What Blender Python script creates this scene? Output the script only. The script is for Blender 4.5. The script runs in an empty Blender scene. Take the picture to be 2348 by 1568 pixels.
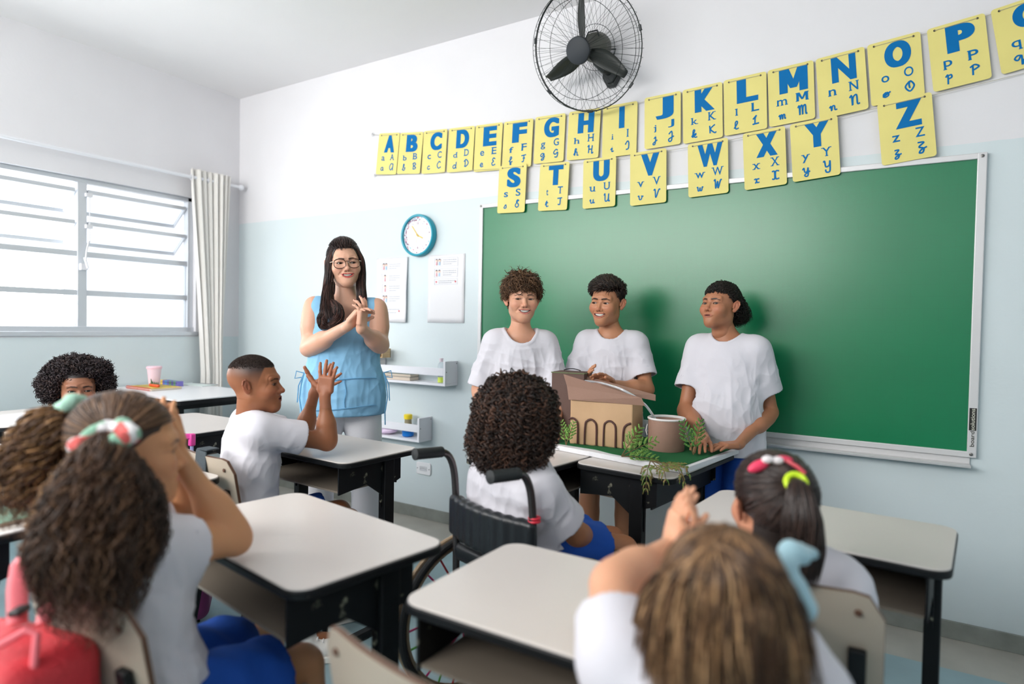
import bpy, bmesh, math, random
import numpy as np
from mathutils import Vector, Matrix

SC = bpy.context.scene
COL = SC.collection
random.seed(7)
RNG = np.random.default_rng(11)

# ------------------------------------------------------------------ camera
FPX = 1464.64
YAW, PITCH, ROLL = math.radians(32.0406), math.radians(1.4983), math.radians(1.0326)
CAM = np.array([4.56, -3.165, 1.25])
_f = np.array([-math.sin(YAW)*math.cos(PITCH), math.cos(YAW)*math.cos(PITCH), -math.sin(PITCH)])
_r = np.array([math.cos(YAW), math.sin(YAW), 0.0])
_u = np.cross(_r, _f)
_c, _s = math.cos(ROLL), math.sin(ROLL)
CR, CU, CF = _c*_r+_s*_u, -_s*_r+_c*_u, _f
cd = bpy.data.cameras.new('camera'); cam = bpy.data.objects.new('camera', cd); COL.objects.link(cam)
cam.matrix_world = Matrix(((CR[0], CU[0], -CF[0], CAM[0]), (CR[1], CU[1], -CF[1], CAM[1]), (CR[2], CU[2], -CF[2], CAM[2]), (0, 0, 0, 1)))
cd.sensor_width = 36.0; cd.lens = FPX/2348*36.0; cd.clip_start = 0.05; cd.clip_end = 60
cd.dof.use_dof = True; cd.dof.focus_distance = 2.85; cd.dof.aperture_fstop = 1.5
SC.camera = cam

# ------------------------------------------------------------------ view + world + lights
SC.view_settings.view_transform = 'Standard'; SC.view_settings.look = 'None'
SC.view_settings.gamma = 1.0; SC.view_settings.use_curve_mapping = False
SC.view_settings.exposure = 0.20
w = bpy.data.worlds.new('daylight'); SC.world = w; w.use_nodes = True
bg = w.node_tree.nodes['Background']
bg.inputs[0].default_value = (0.93, 0.96, 1.0, 1); bg.inputs[1].default_value = 1.4

def area_light(name, loc, target, sx, sy, power, color=(1, 1, 1)):
    l = bpy.data.lights.new(name, 'AREA'); l.shape = 'RECTANGLE'; l.size = sx; l.size_y = sy
    l.energy = power; l.color = color
    o = bpy.data.objects.new(name, l); COL.objects.link(o); o.location = loc
    o.rotation_euler = (Vector(target)-Vector(loc)).to_track_quat('-Z', 'Y').to_euler()
    return o
# daylight through the window in the left wall, and through the windows at the back of the room, plus an added ceiling fill
area_light('window_daylight', (-0.30, -2.15, 1.70), (2.4, -1.75, 1.1), 2.3, 1.0, 13, (0.97, 0.98, 1.0))
area_light('ceiling_fill', (-0.22, -2.20, 1.40), (2.0, -2.2, 3.1), 2.1, 0.40, 27, (1.0, 0.99, 0.96))  # added fill at the window, aimed up to brighten the ceiling like ground-reflected daylight
area_light('back_window_daylight', (1.82, -4.62, 2.36), (2.6, 0, 1.7), 3.6, 1.1, 114, (1.0, 0.975, 0.94))

# ------------------------------------------------------------------ pixel helpers (a pixel and a real depth give a point of the room)
def ray(x, y):
    return CR*((x-1174)/FPX) - CU*((y-784)/FPX) + CF
def at(x, y, dep): return CAM + dep*ray(x, y)
def on_z(x, y, z): r = ray(x, y); return CAM + r*((z-CAM[2])/r[2])
def on_wall(x, y, Y=0.0): r = ray(x, y); return CAM + r*((Y-CAM[1])/r[1])
def V(*a): return np.array(a, float)
def nrm(v): v = np.asarray(v, float); return v/max(1e-9, np.linalg.norm(v))

# ------------------------------------------------------------------ materials
def lin(c):
    return tuple((x/255/12.92 if x/255 <= 0.04045 else ((x/255+0.055)/1.055)**2.4) for x in c)
MATS = {}
def mat(name, rgb, rough=0.5, metal=0.0, spec=0.5, bump=0.0, bscale=60.0, var=0.0, vscale=8.0, stretch=(1, 1, 1), attr=None,
        trans=0.0, coat=0.0, sss=0.0, emit=0.0, sheen=0.0, alpha=1.0):
    if name in MATS: return MATS[name]
    m = bpy.data.materials.new(name); m.use_nodes = True; MATS[name] = m
    nt = m.node_tree; b = nt.nodes['Principled BSDF']; L = nt.links
    col = lin(rgb)+(1,)
    b.inputs['Base Color'].default_value = col
    b.inputs['Roughness'].default_value = rough; b.inputs['Metallic'].default_value = metal
    b.inputs['Specular IOR Level'].default_value = spec
    if trans: b.inputs['Transmission Weight'].default_value = trans
    if coat: b.inputs['Coat Weight'].default_value = coat; b.inputs['Coat Roughness'].default_value = 0.1
    if sss:
        b.inputs['Subsurface Weight'].default_value = sss; b.inputs['Subsurface Scale'].default_value = 0.012
        b.inputs['Subsurface Radius'].default_value = (1.0, 0.35, 0.2)
    if sheen: b.inputs['Sheen Weight'].default_value = sheen
    if alpha < 1: b.inputs['Alpha'].default_value = alpha
    if emit: b.inputs['Emission Color'].default_value = col; b.inputs['Emission Strength'].default_value = emit
    src = None
    if attr:
        a = nt.nodes.new('ShaderNodeAttribute'); a.attribute_name = attr; src = a.outputs['Color']
    if var or bump:
        tc = nt.nodes.new('ShaderNodeTexCoord'); mp = nt.nodes.new('ShaderNodeMapping'); mp.inputs['Scale'].default_value = stretch
        L.new(tc.outputs['Object'], mp.inputs[0])
    if var:
        n = nt.nodes.new('ShaderNodeTexNoise'); n.inputs['Scale'].default_value = vscale; n.inputs['Detail'].default_value = 5
        L.new(mp.outputs[0], n.inputs['Vector'])
        mr = nt.nodes.new('ShaderNodeMapRange'); mr.inputs['From Min'].default_value = 0.3; mr.inputs['From Max'].default_value = 0.7
        mr.inputs['To Min'].default_value = 1-var; mr.inputs['To Max'].default_value = 1+var*0.6
        L.new(n.outputs['Fac'], mr.inputs['Value'])
        mx = nt.nodes.new('ShaderNodeVectorMath'); mx.operation = 'SCALE'
        if src is not None: L.new(src, mx.inputs[0])
        else: mx.inputs[0].default_value = col[:3]
        L.new(mr.outputs[0], mx.inputs['Scale']); src = mx.outputs[0]
    if src is not None: L.new(src, b.inputs['Base Color'])
    if bump:
        n2 = nt.nodes.new('ShaderNodeTexNoise'); n2.inputs['Scale'].default_value = bscale; n2.inputs['Detail'].default_value = 4
        L.new(mp.outputs[0], n2.inputs['Vector'])
        bp = nt.nodes.new('ShaderNodeBump'); bp.inputs['Strength'].default_value = bump; bp.inputs['Distance'].default_value = 0.01
        L.new(n2.outputs['Fac'], bp.inputs['Height']); L.new(bp.outputs[0], b.inputs['Normal'])
    return m

# ------------------------------------------------------------------ object helpers
def tag(o, label=None, cat=None, group=None, kind=None):
    if label: o['label'] = label
    if cat: o['category'] = cat
    if group: o['group'] = group
    if kind: o['kind'] = kind
    return o
def empty(name, loc=(0, 0, 0), rz=0.0, label=None, cat=None, group=None):
    o = bpy.data.objects.new(name, None); COL.objects.link(o); o.location = tuple(loc); o.rotation_euler = (0, 0, rz)
    o.empty_display_size = 0.05
    return tag(o, label, cat, group)
def wmat(o):
    m = Matrix.Translation(o.location) @ Matrix.Rotation(o.rotation_euler[2], 4, 'Z')
    return m if o.parent is None else wmat(o.parent) @ o.matrix_parent_inverse @ m
def copy_tree(o, parent=None):
    c = o.copy(); COL.objects.link(c); c.parent = parent
    for ch in list(o.children): copy_tree(ch, c)
    return c
def raw_mesh(name, v, f, mats, parent=None, mi=None, smooth=True, sharp=0.6, col=None, bevel=0.0):
    me = bpy.data.meshes.new(name)
    v = np.asarray(v, np.float32)
    if isinstance(f, np.ndarray):
        n = f.shape[1]; nf = len(f)
        me.vertices.add(len(v)); me.vertices.foreach_set('co', v.ravel())
        me.loops.add(nf*n); me.loops.foreach_set('vertex_index', f.ravel().astype(np.int32))
        me.polygons.add(nf); me.polygons.foreach_set('loop_start', (np.arange(nf)*n).astype(np.int32))
        me.update(calc_edges=True)
    else:
        me.from_pydata(v.tolist(), [], f)
    if not isinstance(mats, (list, tuple)): mats = [mats]
    for m in mats: me.materials.append(m)
    if mi is not None: me.polygons.foreach_set('material_index', np.asarray(mi, np.int32))
    me.polygons.foreach_set('use_smooth', np.full(len(me.polygons), smooth))
    if smooth and sharp: me.set_sharp_from_angle(angle=sharp)
    if col is not None:
        a = me.color_attributes.new('Col', 'FLOAT_COLOR', 'POINT')
        c4 = np.ones((len(v), 4), np.float32); c4[:, :3] = col
        a.data.foreach_set('color', c4.ravel())
    me.validate()
    o = bpy.data.objects.new(name, me); COL.objects.link(o)
    if parent is not None: o.parent = parent; o.matrix_parent_inverse = wmat(parent).inverted()
    if bevel:
        b = o.modifiers.new('bevel', 'BEVEL'); b.width = bevel; b.segments = 2; b.limit_method = 'ANGLE'; b.angle_limit = 0.7
    return o

class MB:
    def __init__(s): s.v = []; s.f = []; s.m = []
    def add(s, v, f, mi=0):
        n = len(s.v); s.v += [tuple(p) for p in v]; s.f += [tuple(i+n for i in q) for q in f]; s.m += [mi]*len(f); return s
    def box(s, lo, hi, mi=0, T=None):
        x0, y0, z0 = lo; x1, y1, z1 = hi
        v = [(x0, y0, z0), (x1, y0, z0), (x1, y1, z0), (x0, y1, z0), (x0, y0, z1), (x1, y0, z1), (x1, y1, z1), (x0, y1, z1)]
        if T is not None: v = [tuple(T @ Vector(p)) for p in v]
        return s.add(v, [(0, 3, 2, 1), (4, 5, 6, 7), (0, 1, 5, 4), (1, 2, 6, 5), (2, 3, 7, 6), (3, 0, 4, 7)], mi)
    def bar(s, a, b, wx, wy, mi=0, up=(0, 0, 1)):
        a = V(*a); b = V(*b); d = nrm(b-a); x = np.cross(d, up)
        if np.linalg.norm(x) < 1e-3: x = np.cross(d, (0, 1, 0))
        x = nrm(x); y = np.cross(d, x)
        v = [p+x*sx*wx/2+y*sy*wy/2 for p in (a, b) for sx, sy in ((-1, -1), (1, -1), (1, 1), (-1, 1))]
        return s.add(v, [(3, 2, 1, 0), (4, 5, 6, 7), (0, 1, 5, 4), (1, 2, 6, 5), (2, 3, 7, 6), (3, 0, 4, 7)], mi)
    def tube(s, pts, r, n=8, mi=0, closed=False, caps=True, flat=None):
        P = [np.asarray(p, float) for p in pts]; K = len(P); rr = r if hasattr(r, '__len__') else [r]*K
        T = []
        for i in range(K):
            a = P[(i-1) % K] if (closed or i > 0) else P[i]; b = P[(i+1) % K] if (closed or i < K-1) else P[i]
            T.append(nrm(b-a))
        x = np.cross(T[0], (0, 0, 1))
        if np.linalg.norm(x) < 0.05: x = np.cross(T[0], (0, 1, 0))
        x = nrm(x); v = []
        for i in range(K):
            x = nrm(x-T[i]*np.dot(x, T[i])); y = np.cross(T[i], x)
            for j in range(n):
                t = 2*math.pi*j/n; fy = flat if flat else 1.0
                v.append(P[i]+rr[i]*(x*math.cos(t)+y*math.sin(t)*fy))
        f = []
        for i in range(K if closed else K-1):
            i2 = (i+1) % K
            for j in range(n): f.append((i*n+j, i2*n+j, i2*n+(j+1) % n, i*n+(j+1) % n)[::-1])
        if caps and not closed: f.append(tuple(range(n))); f.append(tuple((K-1)*n+j for j in range(n))[::-1])
        return s.add(v, [q[::-1] for q in f], mi)
    def lathe(s, prof, c=(0, 0, 0), n=24, mi=0, axis=None, xax=None):
        c = V(*c); z = nrm(axis) if axis is not None else V(0, 0, 1)
        x = np.cross(z, (0, 1, 0)) if xax is None else V(*xax)
        if np.linalg.norm(x) < 1e-3: x = V(1, 0, 0)
        x = nrm(x); y = np.cross(z, x); v = []
        for r, h in prof:
            for j in range(n):
                t = 2*math.pi*j/n; v.append(c+z*h+(x*math.cos(t)+y*math.sin(t))*r)
        f = []; K = len(prof)
        for i in range(K-1):
            for j in range(n): f.append((i*n+j, i*n+(j+1) % n, (i+1)*n+(j+1) % n, (i+1)*n+j))
        ring = abs(prof[0][1]-prof[-1][1]) < 1e-9 and min(prof[0][0], prof[-1][0]) > .004
        if ring: f += [((K-1)*n+j, (K-1)*n+(j+1) % n, (j+1) % n, j) for j in range(n)]; return s.add(v, f, mi)
        if prof[0][0] > 1e-6: f.append(tuple(range(n))[::-1])
        if prof[-1][0] > 1e-6: f.append(tuple((K-1)*n+j for j in range(n)))
        return s.add(v, f, mi)
    def prism(s, outline, o, ex, ey, ez, mi=0):
        """outline 2D points, placed at o with axes ex, ey, extruded along ez"""
        o, ex, ey, ez = (np.asarray(a, float) for a in (o, ex, ey, ez)); n = len(outline)
        v = [o+ex*a+ey*b for a, b in outline]+[o+ex*a+ey*b+ez for a, b in outline]
        f = [tuple(range(n))[::-1], tuple(range(n, 2*n))]+[(j, (j+1) % n, n+(j+1) % n, n+j) for j in range(n)]
        if np.dot(np.cross(ex, ey), ez) < 0: f = [q[::-1] for q in f]
        return s.add(v, f, mi)
    def build(s, name, mats, parent=None, smooth=True, bevel=0.0, sharp=0.6):
        return raw_mesh(name, s.v, s.f, mats, parent, s.m if isinstance(mats, (list, tuple)) else None, smooth, sharp, None, bevel)

def rrect(w, h, r, n=5, cx=0, cy=0):
    out = []
    for (sx, sy, a0) in ((1, 1, 0), (-1, 1, 90), (-1, -1, 180), (1, -1, 270)):
        for i in range(n+1):
            a = math.radians(a0+90*i/n); out.append((cx+sx*(w/2-r)+r*math.cos(a), cy+sy*(h/2-r)+r*math.sin(a)))
    return out

# ------------------------------------------------------------------ implicit solids for bodies, heads, clothes
def cone_p(a, b, ra, rb, k=0.02, R=None, s=None, clip=None, op='u'):
    """tapered capsule; R/s squash the space along frame axes; clip = list of (point, normal) planes"""
    a = V(*a); b = V(*b)
    m = max(ra, rb)*1.05
    lo = np.minimum(a, b)-m; hi = np.maximum(a, b)+m
    if R is not None: Rm = np.asarray(R, float); sc = np.asarray(s, float)
    def fn(X, Y, Z):
        if R is None:
            q = (X-a[0], Y-a[1], Z-a[2]); ba = b-a
        else:
            x, y, z = X-a[0], Y-a[1], Z-a[2]
            q = tuple((Rm[i, 0]*x+Rm[i, 1]*y+Rm[i, 2]*z)/sc[i] for i in range(3)); ba = (Rm@(b-a))/sc
        t = np.clip((q[0]*ba[0]+q[1]*ba[1]+q[2]*ba[2])/max(1e-9, ba@ba), 0, 1)
        d = np.sqrt((q[0]-t*ba[0])**2+(q[1]-t*ba[1])**2+(q[2]-t*ba[2])**2)-(ra+(rb-ra)*t)
        if R is not None: d = d*0.8
        if clip:
            for (c, n) in clip: d = np.maximum(d, (X-c[0])*n[0]+(Y-c[1])*n[1]+(Z-c[2])*n[2])
        return d
    return (lo, hi, fn, k, op)
def ell_p(c, r, R=None, k=0.02, op='u'):
    c = V(*c); r = V(*r); m = r.max()*1.02; Rm = np.eye(3) if R is None else np.asarray(R, float)
    ext = np.sqrt(((Rm.T*r)**2).sum(1))
    def fn(X, Y, Z):
        x, y, z = X-c[0], Y-c[1], Z-c[2]
        q = [Rm[i, 0]*x+Rm[i, 1]*y+Rm[i, 2]*z for i in range(3)]
        k0 = np.sqrt((q[0]/r[0])**2+(q[1]/r[1])**2+(q[2]/r[2])**2)
        k1 = np.sqrt((q[0]/r[0]**2)**2+(q[1]/r[1]**2)**2+(q[2]/r[2]**2)**2)+1e-6
        return k0*(k0-1)/k1
    return (c-ext, c+ext, fn, k, op)
def box_p(c, h, R=None, rad=0.005, k=0.01, op='u'):
    c = V(*c); h = V(*h); Rm = np.eye(3) if R is None else np.asarray(R, float); ext = np.abs(Rm.T)@(h+rad)
    def fn(X, Y, Z):
        x, y, z = X-c[0], Y-c[1], Z-c[2]
        q = [np.abs(Rm[i, 0]*x+Rm[i, 1]*y+Rm[i, 2]*z)-h[i] for i in range(3)]
        o = np.sqrt(np.maximum(q[0], 0)**2+np.maximum(q[1], 0)**2+np.maximum(q[2], 0)**2)
        return o+np.minimum(np.maximum(np.maximum(q[0], q[1]), q[2]), 0)-rad
    return (c-ext, c+ext, fn, k, op)
def plane_p(c, n):
    return (None, None, lambda X, Y, Z: (X-c[0])*n[0]+(Y-c[1])*n[1]+(Z-c[2])*n[2], 0.0, 'i')

def sdf_mesh(prims, h, lo=None, hi=None, xf=None):
    """prims -> (verts, quads); clipped to lo/hi when given"""
    us = [p for p in prims if p[4] == 'u']
    if lo is None: lo = np.min([p[0] for p in us], 0)-2.5*h
    if hi is None: hi = np.max([p[1] for p in us], 0)+2.5*h
    lo = np.asarray(lo, float); n = np.ceil((np.asarray(hi)-lo)/h).astype(int)+1
    d = np.full(n, 1.0, np.float32)
    ax = [(lo[i]+h*np.arange(n[i])).astype(np.float32) for i in range(3)]
    for (a, b, fn, k, op) in prims:
        if a is None: i0 = np.zeros(3, int); i1 = n
        else:
            pad = k+3*h
            i0 = np.clip(np.floor((a-pad-lo)/h).astype(int), 0, n); i1 = np.clip(np.ceil((b+pad-lo)/h).astype(int)+1, 0, n)
        if (i1 <= i0).any(): continue
        sl = tuple(slice(i0[i], i1[i]) for i in range(3))
        X = ax[0][sl[0]][:, None, None]; Y = ax[1][sl[1]][None, :, None]; Z = ax[2][sl[2]][None, None, :]
        e = fn(X, Y, Z).astype(np.float32); g = d[sl]
        if op == 'u':
            m = np.minimum(g, e)
            if k > 0: t = np.maximum(k-np.abs(g-e), 0)/k; m = m-t*t*k*0.25
        elif op == 's':
            e = -e; m = np.maximum(g, e)
            if k > 0: t = np.maximum(k-np.abs(g-e), 0)/k; m = m+t*t*k*0.25
        else: m = np.maximum(g, e)
        d[sl] = m
    d[0] = d[-1] = 1; d[:, 0] = d[:, -1] = 1; d[:, :, 0] = d[:, :, -1] = 1
    return surf_nets(d, lo, h)
def surf_nets(d, lo, h):
    s = d < 0
    c = s[:-1, :-1, :-1].astype(np.int8)
    cnt = np.zeros(c.shape, np.int8)
    for dx in (0, 1):
        for dy in (0, 1):
            for dz in (0, 1):
                cnt += s[dx:dx+c.shape[0], dy:dy+c.shape[1], dz:dz+c.shape[2]]
    act = (cnt > 0) & (cnt < 8)
    I = np.argwhere(act)
    idx = np.full(act.shape, -1, np.int32); idx[act] = np.arange(len(I))
    cs = {}
    for dx in (0, 1):
        for dy in (0, 1):
            for dz in (0, 1): cs[(dx, dy, dz)] = d[I[:, 0]+dx, I[:, 1]+dy, I[:, 2]+dz]
    acc = np.zeros((len(I), 3)); num = np.zeros(len(I))
    for axs in range(3):
        for u in (0, 1):
            for w_ in (0, 1):
                o = [0, 0, 0]; oth = [a for a in range(3) if a != axs]; o[oth[0]] = u; o[oth[1]] = w_
                o2 = list(o); o2[axs] = 1
                a = cs[tuple(o)]; b = cs[tuple(o2)]; m = (a < 0) != (b < 0)
                t = np.where(m, a/np.where(m, a-b, 1), 0)
                p = np.zeros((len(I), 3)); p += o; p[:, axs] = t
                acc += p*m[:, None]; num += m
    v = lo+h*(I+acc/num[:, None])
    Q = []
    for axs in range(3):
        sh = [slice(None)]*3; sh2 = [slice(None)]*3; sh[axs] = slice(0, -1); sh2[axs] = slice(1, None)
        a = s[tuple(sh)]; b = s[tuple(sh2)]; ch = a != b
        E = np.argwhere(ch); ina = a[ch]
        u, w_ = [x for x in range(3) if x != axs]
        ok = (E[:, u] > 0) & (E[:, w_] > 0) & (E[:, u] < act.shape[u]) & (E[:, w_] < act.shape[w_]); E = E[ok]; ina = ina[ok]
        def g(du, dw):
            F = E.copy(); F[:, u] -= du; F[:, w_] -= dw; return idx[F[:, 0], F[:, 1], F[:, 2]]
        q = np.stack([g(1, 1), g(0, 1), g(0, 0), g(1, 0)], 1)
        flip = ina if axs != 1 else ~ina
        q[~flip] = q[~flip][:, ::-1]
        Q.append(q)
    return v, np.concatenate(Q)
def join(parts):
    v = []; f = []; n = 0
    for a, b in parts: v.append(a); f.append(b+n); n += len(a)
    return np.concatenate(v), np.concatenate(f)
def vnormals(v, f):
    a, b, c = v[f[:, 0]], v[f[:, 1]], v[f[:, 2]]; n = np.cross(b-a, c-a); out = np.zeros_like(v)
    for i in range(f.shape[1]): np.add.at(out, f[:, i], n)
    return out/np.maximum(1e-12, np.linalg.norm(out, axis=1))[:, None]
def wob(p, fr, seed=0):
    """cheap smooth noise, -1..1"""
    r = np.random.default_rng(seed); o = 0
    for i in range(5):
        k = r.normal(size=3); k = k/np.linalg.norm(k)*fr*(0.7+0.6*r.random()); o = o+np.sin(p@k+r.random()*6.28+0.8*np.sin(p@(k[[1, 2, 0]]*0.7)+i))
    return o/3.2

# ------------------------------------------------------------------ people
def frame(look, up=(0, 0, 1), roll=0.0):
    """rows: x (person's left), y (back of the head), z (up)"""
    y = -nrm(look); z = V(*up); x = nrm(np.cross(y, z)); z = np.cross(x, y)
    if roll:
        c, s = math.cos(roll), math.sin(roll); x, z = c*x+s*z, -s*x+c*z
    return np.array([x, y, z])
def mirror(p): return (-p[0], p[1], p[2])

def head_parts(F, C, s, skin, lip=(190, 100, 95), brow=(50, 35, 28), smile=0.0, teeth=False, openm=0.0, iris=(60, 38, 25), gaze=(0, 0), broww=1.0,
               scalp=None, hairline=None, face=True, earp=True, h=0.0019, nose=1.0, chubby=0.0, squint=0.0, makeup=False):
    """F rows local axes, C centre, s scale; returns verts, quads, colours, extra parts"""
    def W(p): return C+s*(np.asarray(p, float)@F)
    def cn(a, b, ra, rb, k=0.01, op='u'): return cone_p(W(a), W(b), ra*s, rb*s, k*s, op=op)
    def el(c, r, k=0.01, op='u'): return ell_p(W(c), V(*r)*s, F, k*s, op)
    P = [el((0, .014, .034), (.0735, .093, .080), 0), el((0, -.028, -.025), (.062, .062, .080), .03),
         cn((.040, .005, -.058), (.011, -.066, -.094), .020, .0165, .03), cn((-.040, .005, -.058), (-.011, -.066, -.094), .020, .0165, .03),
         el((0, -.070, -.093), (.020, .019, .016), .02)]
    m2 = lambda fn: [fn(1), fn(-1)]
    ch = .003*smile+chubby
    P += m2(lambda q: el((q*.037, -.060, -.030+.004*smile), (.026+ch, .026+ch, .026+ch), .022))
    P += m2(lambda q: cn((q*.012, -.080, .022), (q*.042, -.068, .022), .011, .010, .016))
    P += m2(lambda q: el((q*.031, -.0935, -.001), (.017, .010, .012), .012, 's'))
    # eyelids: ball, then almond slit
    ey = {}
    for q in (1, -1):
        e = (q*.0312, -.0688, -.001); ey[q] = e
        P.append(el(e, (.0138, .0136, .0126), .012))
    hh = .0053*(1-squint)
    for q in (1, -1):
        e = ey[q]; P.append(el((e[0], e[1]-.014, e[2]-.0004), (.0124, .016, hh), .0015, 's'))
    # nose
    P += [cn((0, -.080, .008), (0, -.099, -.026), .0070, .0092*nose, .007), el((0, -.1020, -.030), (.0108*nose, .0110, .0095), .006)]
    P += m2(lambda q: el((q*.0125*nose, -.0915, -.034), (.0085*nose, .0095, .0075), .005))
    P += m2(lambda q: el((q*.0065, -.098, -.0405), (.0036, .004, .0035), .003, 's'))
    def probe(px, pz, y0=-.125, y1=-.03, n=96):
        px = np.atleast_1d(px).astype(float); pz = np.atleast_1d(pz).astype(float); ys = np.linspace(y0, y1, n)
        Q = np.stack(np.broadcast_arrays(px[:, None], ys[None], pz[:, None]), -1).reshape(-1, 3); G = W(Q); d = np.full(len(G), 1.0)
        for (a_, b_, fn, k, op) in P:
            e = fn(G[:, 0], G[:, 1], G[:, 2])
            if op == 'u':
                m = np.minimum(d, e); d = m-(np.maximum(k-np.abs(d-e), 0)/k)**2*k*.25 if k > 0 else m
            elif op == 's':
                e = -e; m = np.maximum(d, e); d = m+(np.maximum(k-np.abs(d-e), 0)/k)**2*k*.25 if k > 0 else m
        d = d.reshape(len(px), n); i = np.argmax(d < 0, 1); return ys[i]
    # mouth: lips follow a parabola, corners lifted by the smile
    cw = .0245+.0075*smile; cz = -.0600+.0080*smile; mz = -.0600-.0005*smile; oh = .0008+(.0036 if teeth else 0)+openm
    P += [el((0, -.073, -.064), (.030+.002*smile, .016, .021), .025)]
    ts = (-1, -.72, -.36, 0, .36, .72, 1)
    tg = np.linspace(0, 1, 9); yg = probe(cw*tg, mz+(cz-mz)*tg*tg)+.0004
    yb = lambda t: np.interp(np.abs(t), tg, yg)
    up = [(cw*t, float(yb(t))-(.0012 if t else 0), mz+(cz-mz)*t*t+(oh+.0022)*(1-t*t)-(.0008 if t == 0 else 0)) for t in ts]
    dn = [(cw*t, float(yb(t))+.0002, mz+(cz-mz)*t*t-(oh+.0042)*(1-t*t)) for t in ts]
    for L, r in ((up, .0030), (dn, .0038)):
        for i in range(6): P.append(cn(L[i], L[i+1], r if 0 < i else .0018, r if i < 5 else .0018, .0035))
    md = [(cw*.94*t, float(yb(t))-.001, mz+(cz-mz)*t*t) for t in ts]
    for i in range(6): P.append(cn(md[i], md[i+1], oh*(1-abs(ts[i])**2.2)+.0006, oh*(1-abs(ts[i+1])**2.2)+.0006, .0012, 's'))
    if smile > .3:
        pa = probe([.0215, .0300, cw+.0085], [-.036, -.047, -.060])
        for q in (1, -1):
            P.append(cn((q*.0215, pa[0]-.0012, -.036), (q*.0300, pa[1]-.0012, -.047), .0014, .0020, .008, 's')); P.append(cn((q*.0300, pa[1]-.0012, -.047), (q*(cw+.0085), pa[2]-.0010, -.060), .0020, .0020, .008, 's'))
    # ears and neck stub
    if earp:
        for q in (1, -1):
            o_ = V(q*.0735, .004, -.006); uu = nrm((q*.62, .78, 0)); vv = nrm((q*.12, .12, 1)); oo = nrm(np.cross(uu, vv))*q; oo = oo if oo[0]*q > 0 else -oo
            ep = lambda u, v_, o=0.: o_+uu*u+vv*v_+oo*o
            E_ = np.array([oo, uu, nrm(np.cross(oo, uu))])@F
            P.append(ell_p(W(ep(.010, .003)), V(.0045, .0135, .024)*s, E_, .004*s)); P.append(ell_p(W(ep(.006, -.020, .001)), V(.0050, .0085, .0095)*s, E_, .006*s))
            P.append(ell_p(W(ep(.006, -.002, .006)), V(.0058, .0062, .0105)*s, E_, .003*s, 's'))
            hx = [(-.002, .006, .002), (.001, .020, .003), (.009, .0285, .003), (.019, .024, .003), (.0235, .011, .003), (.021, -.004, .003), (.013, -.018, .003)]
            for i in range(6): P.append(cn(ep(*hx[i]), ep(*hx[i+1]), .0034, .0034, .003))
            P.append(cn(ep(.008, .020, .002), ep(.015, .006, .003), .0026, .0030, .004)); P.append(cn(ep(.015, .006, .003), ep(.010, -.012, .003), .0030, .0026, .004)); P.append(cn(ep(-.002, -.006, .001), ep(-.001, .001, .002), .0045, .004, .004))
    P.append(cn((0, .020, -.05), (0, .030, -.125), .050, .048, .03))
    v, f = sdf_mesh(P, h*s/0.95 if face else h*1.8)
    loc = ((v-C)/s)@F.T
    x, y, z = loc.T; ax = np.abs(x)
    c0 = np.array(lin(skin)); col = np.tile(c0, (len(v), 1))
    def mix(mask, rgb):
        nonlocal col
        mask = np.clip(mask, 0, 1)[:, None]; col = col*(1-mask)+np.array(lin(rgb))*mask
    # rosier cheeks, nose, ears
    rosy = np.exp(-(((ax-.042)/.020)**2+((z+.030)/.018)**2))*(y < -.02)*.22+np.exp(-((x/.012)**2+((z+.03)/.012)**2))*(y < -.08)*.18+(ax > .074)*.2*(np.abs(z) < .04)
    mix(rosy, (205, 105, 90))
    if face:
        tl = np.clip(ax/(cw*1.04), 0, 1); prof = np.clip(1-tl**2.4, 0, 1)
        ctr_ = mz+(cz-mz)*tl*tl; zu = ctr_+oh*(1-tl*tl)+.0062*prof-.0012*np.exp(-(ax/.0045)**2); zl = ctr_-oh*(1-tl*tl)-.0090*prof
        mlip = np.minimum((zu-z)/.0010, (z-zl)/.0012)*(ax < cw*1.04)*(y < -.05)
        mix(np.clip(mlip, 0, 1)*.85, lip)
        tt = np.clip(ax/cw, 0, 1); mc = mz+(cz-mz)*tt*tt
        ins = (np.abs(z-mc) < oh*(1-tt**2.2)+.0009) & (ax < cw*.99) & (y > yb(tt)-.0022) & (y < -.05)
        mix(ins.astype(float), (70, 25, 25))
        for q in (1, -1):
            B = [(q*.0125, 0, .0178), (q*.022, 0, .0198), (q*.034, 0, .0205), (q*.047, 0, .0148)]
            l2 = loc.copy(); l2[:, 1] = 0; best = np.full(len(v), 9.)
            for (a, b), wd in zip(zip(B[:-1], B[1:]), (.0026, .0028, .0016)):
                a = V(*a); b = V(*b); t = np.clip(((l2-a)@(b-a))/((b-a)@(b-a)), 0, 1); best = np.minimum(best, np.linalg.norm(l2-a-t[:, None]*(b-a), axis=1)-wd*broww)
            mix((.0016-best)/.0026*(y < -.03)*.85, brow)
            e = ey[q]; ea = ((x-e[0])/.0128)**2+((z-e[2]+.0004)/hh)**2
            rim = np.exp(-((np.sqrt(ea)-1.05)/.26)**2)*(y < -.055)*(np.where(z > e[2]-.001, 1.0, .45))
            mix(rim*(1.0 if makeup else .85), (35, 22, 18))
            mix(np.exp(-((np.sqrt(ea)-1.7)/.5)**2)*(z > e[2])*(y < -.05)*.28, (110, 65, 50))
        nz = (np.hypot(ax-.0065, (z+.0412)) < .0034) & (y < -.085); mix(nz.astype(float)*.6, (70, 30, 25))
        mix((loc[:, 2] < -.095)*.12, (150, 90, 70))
    if scalp is not None and hairline is not None:
        mix(hairline(x, y, z), scalp)
    ex = []
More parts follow.
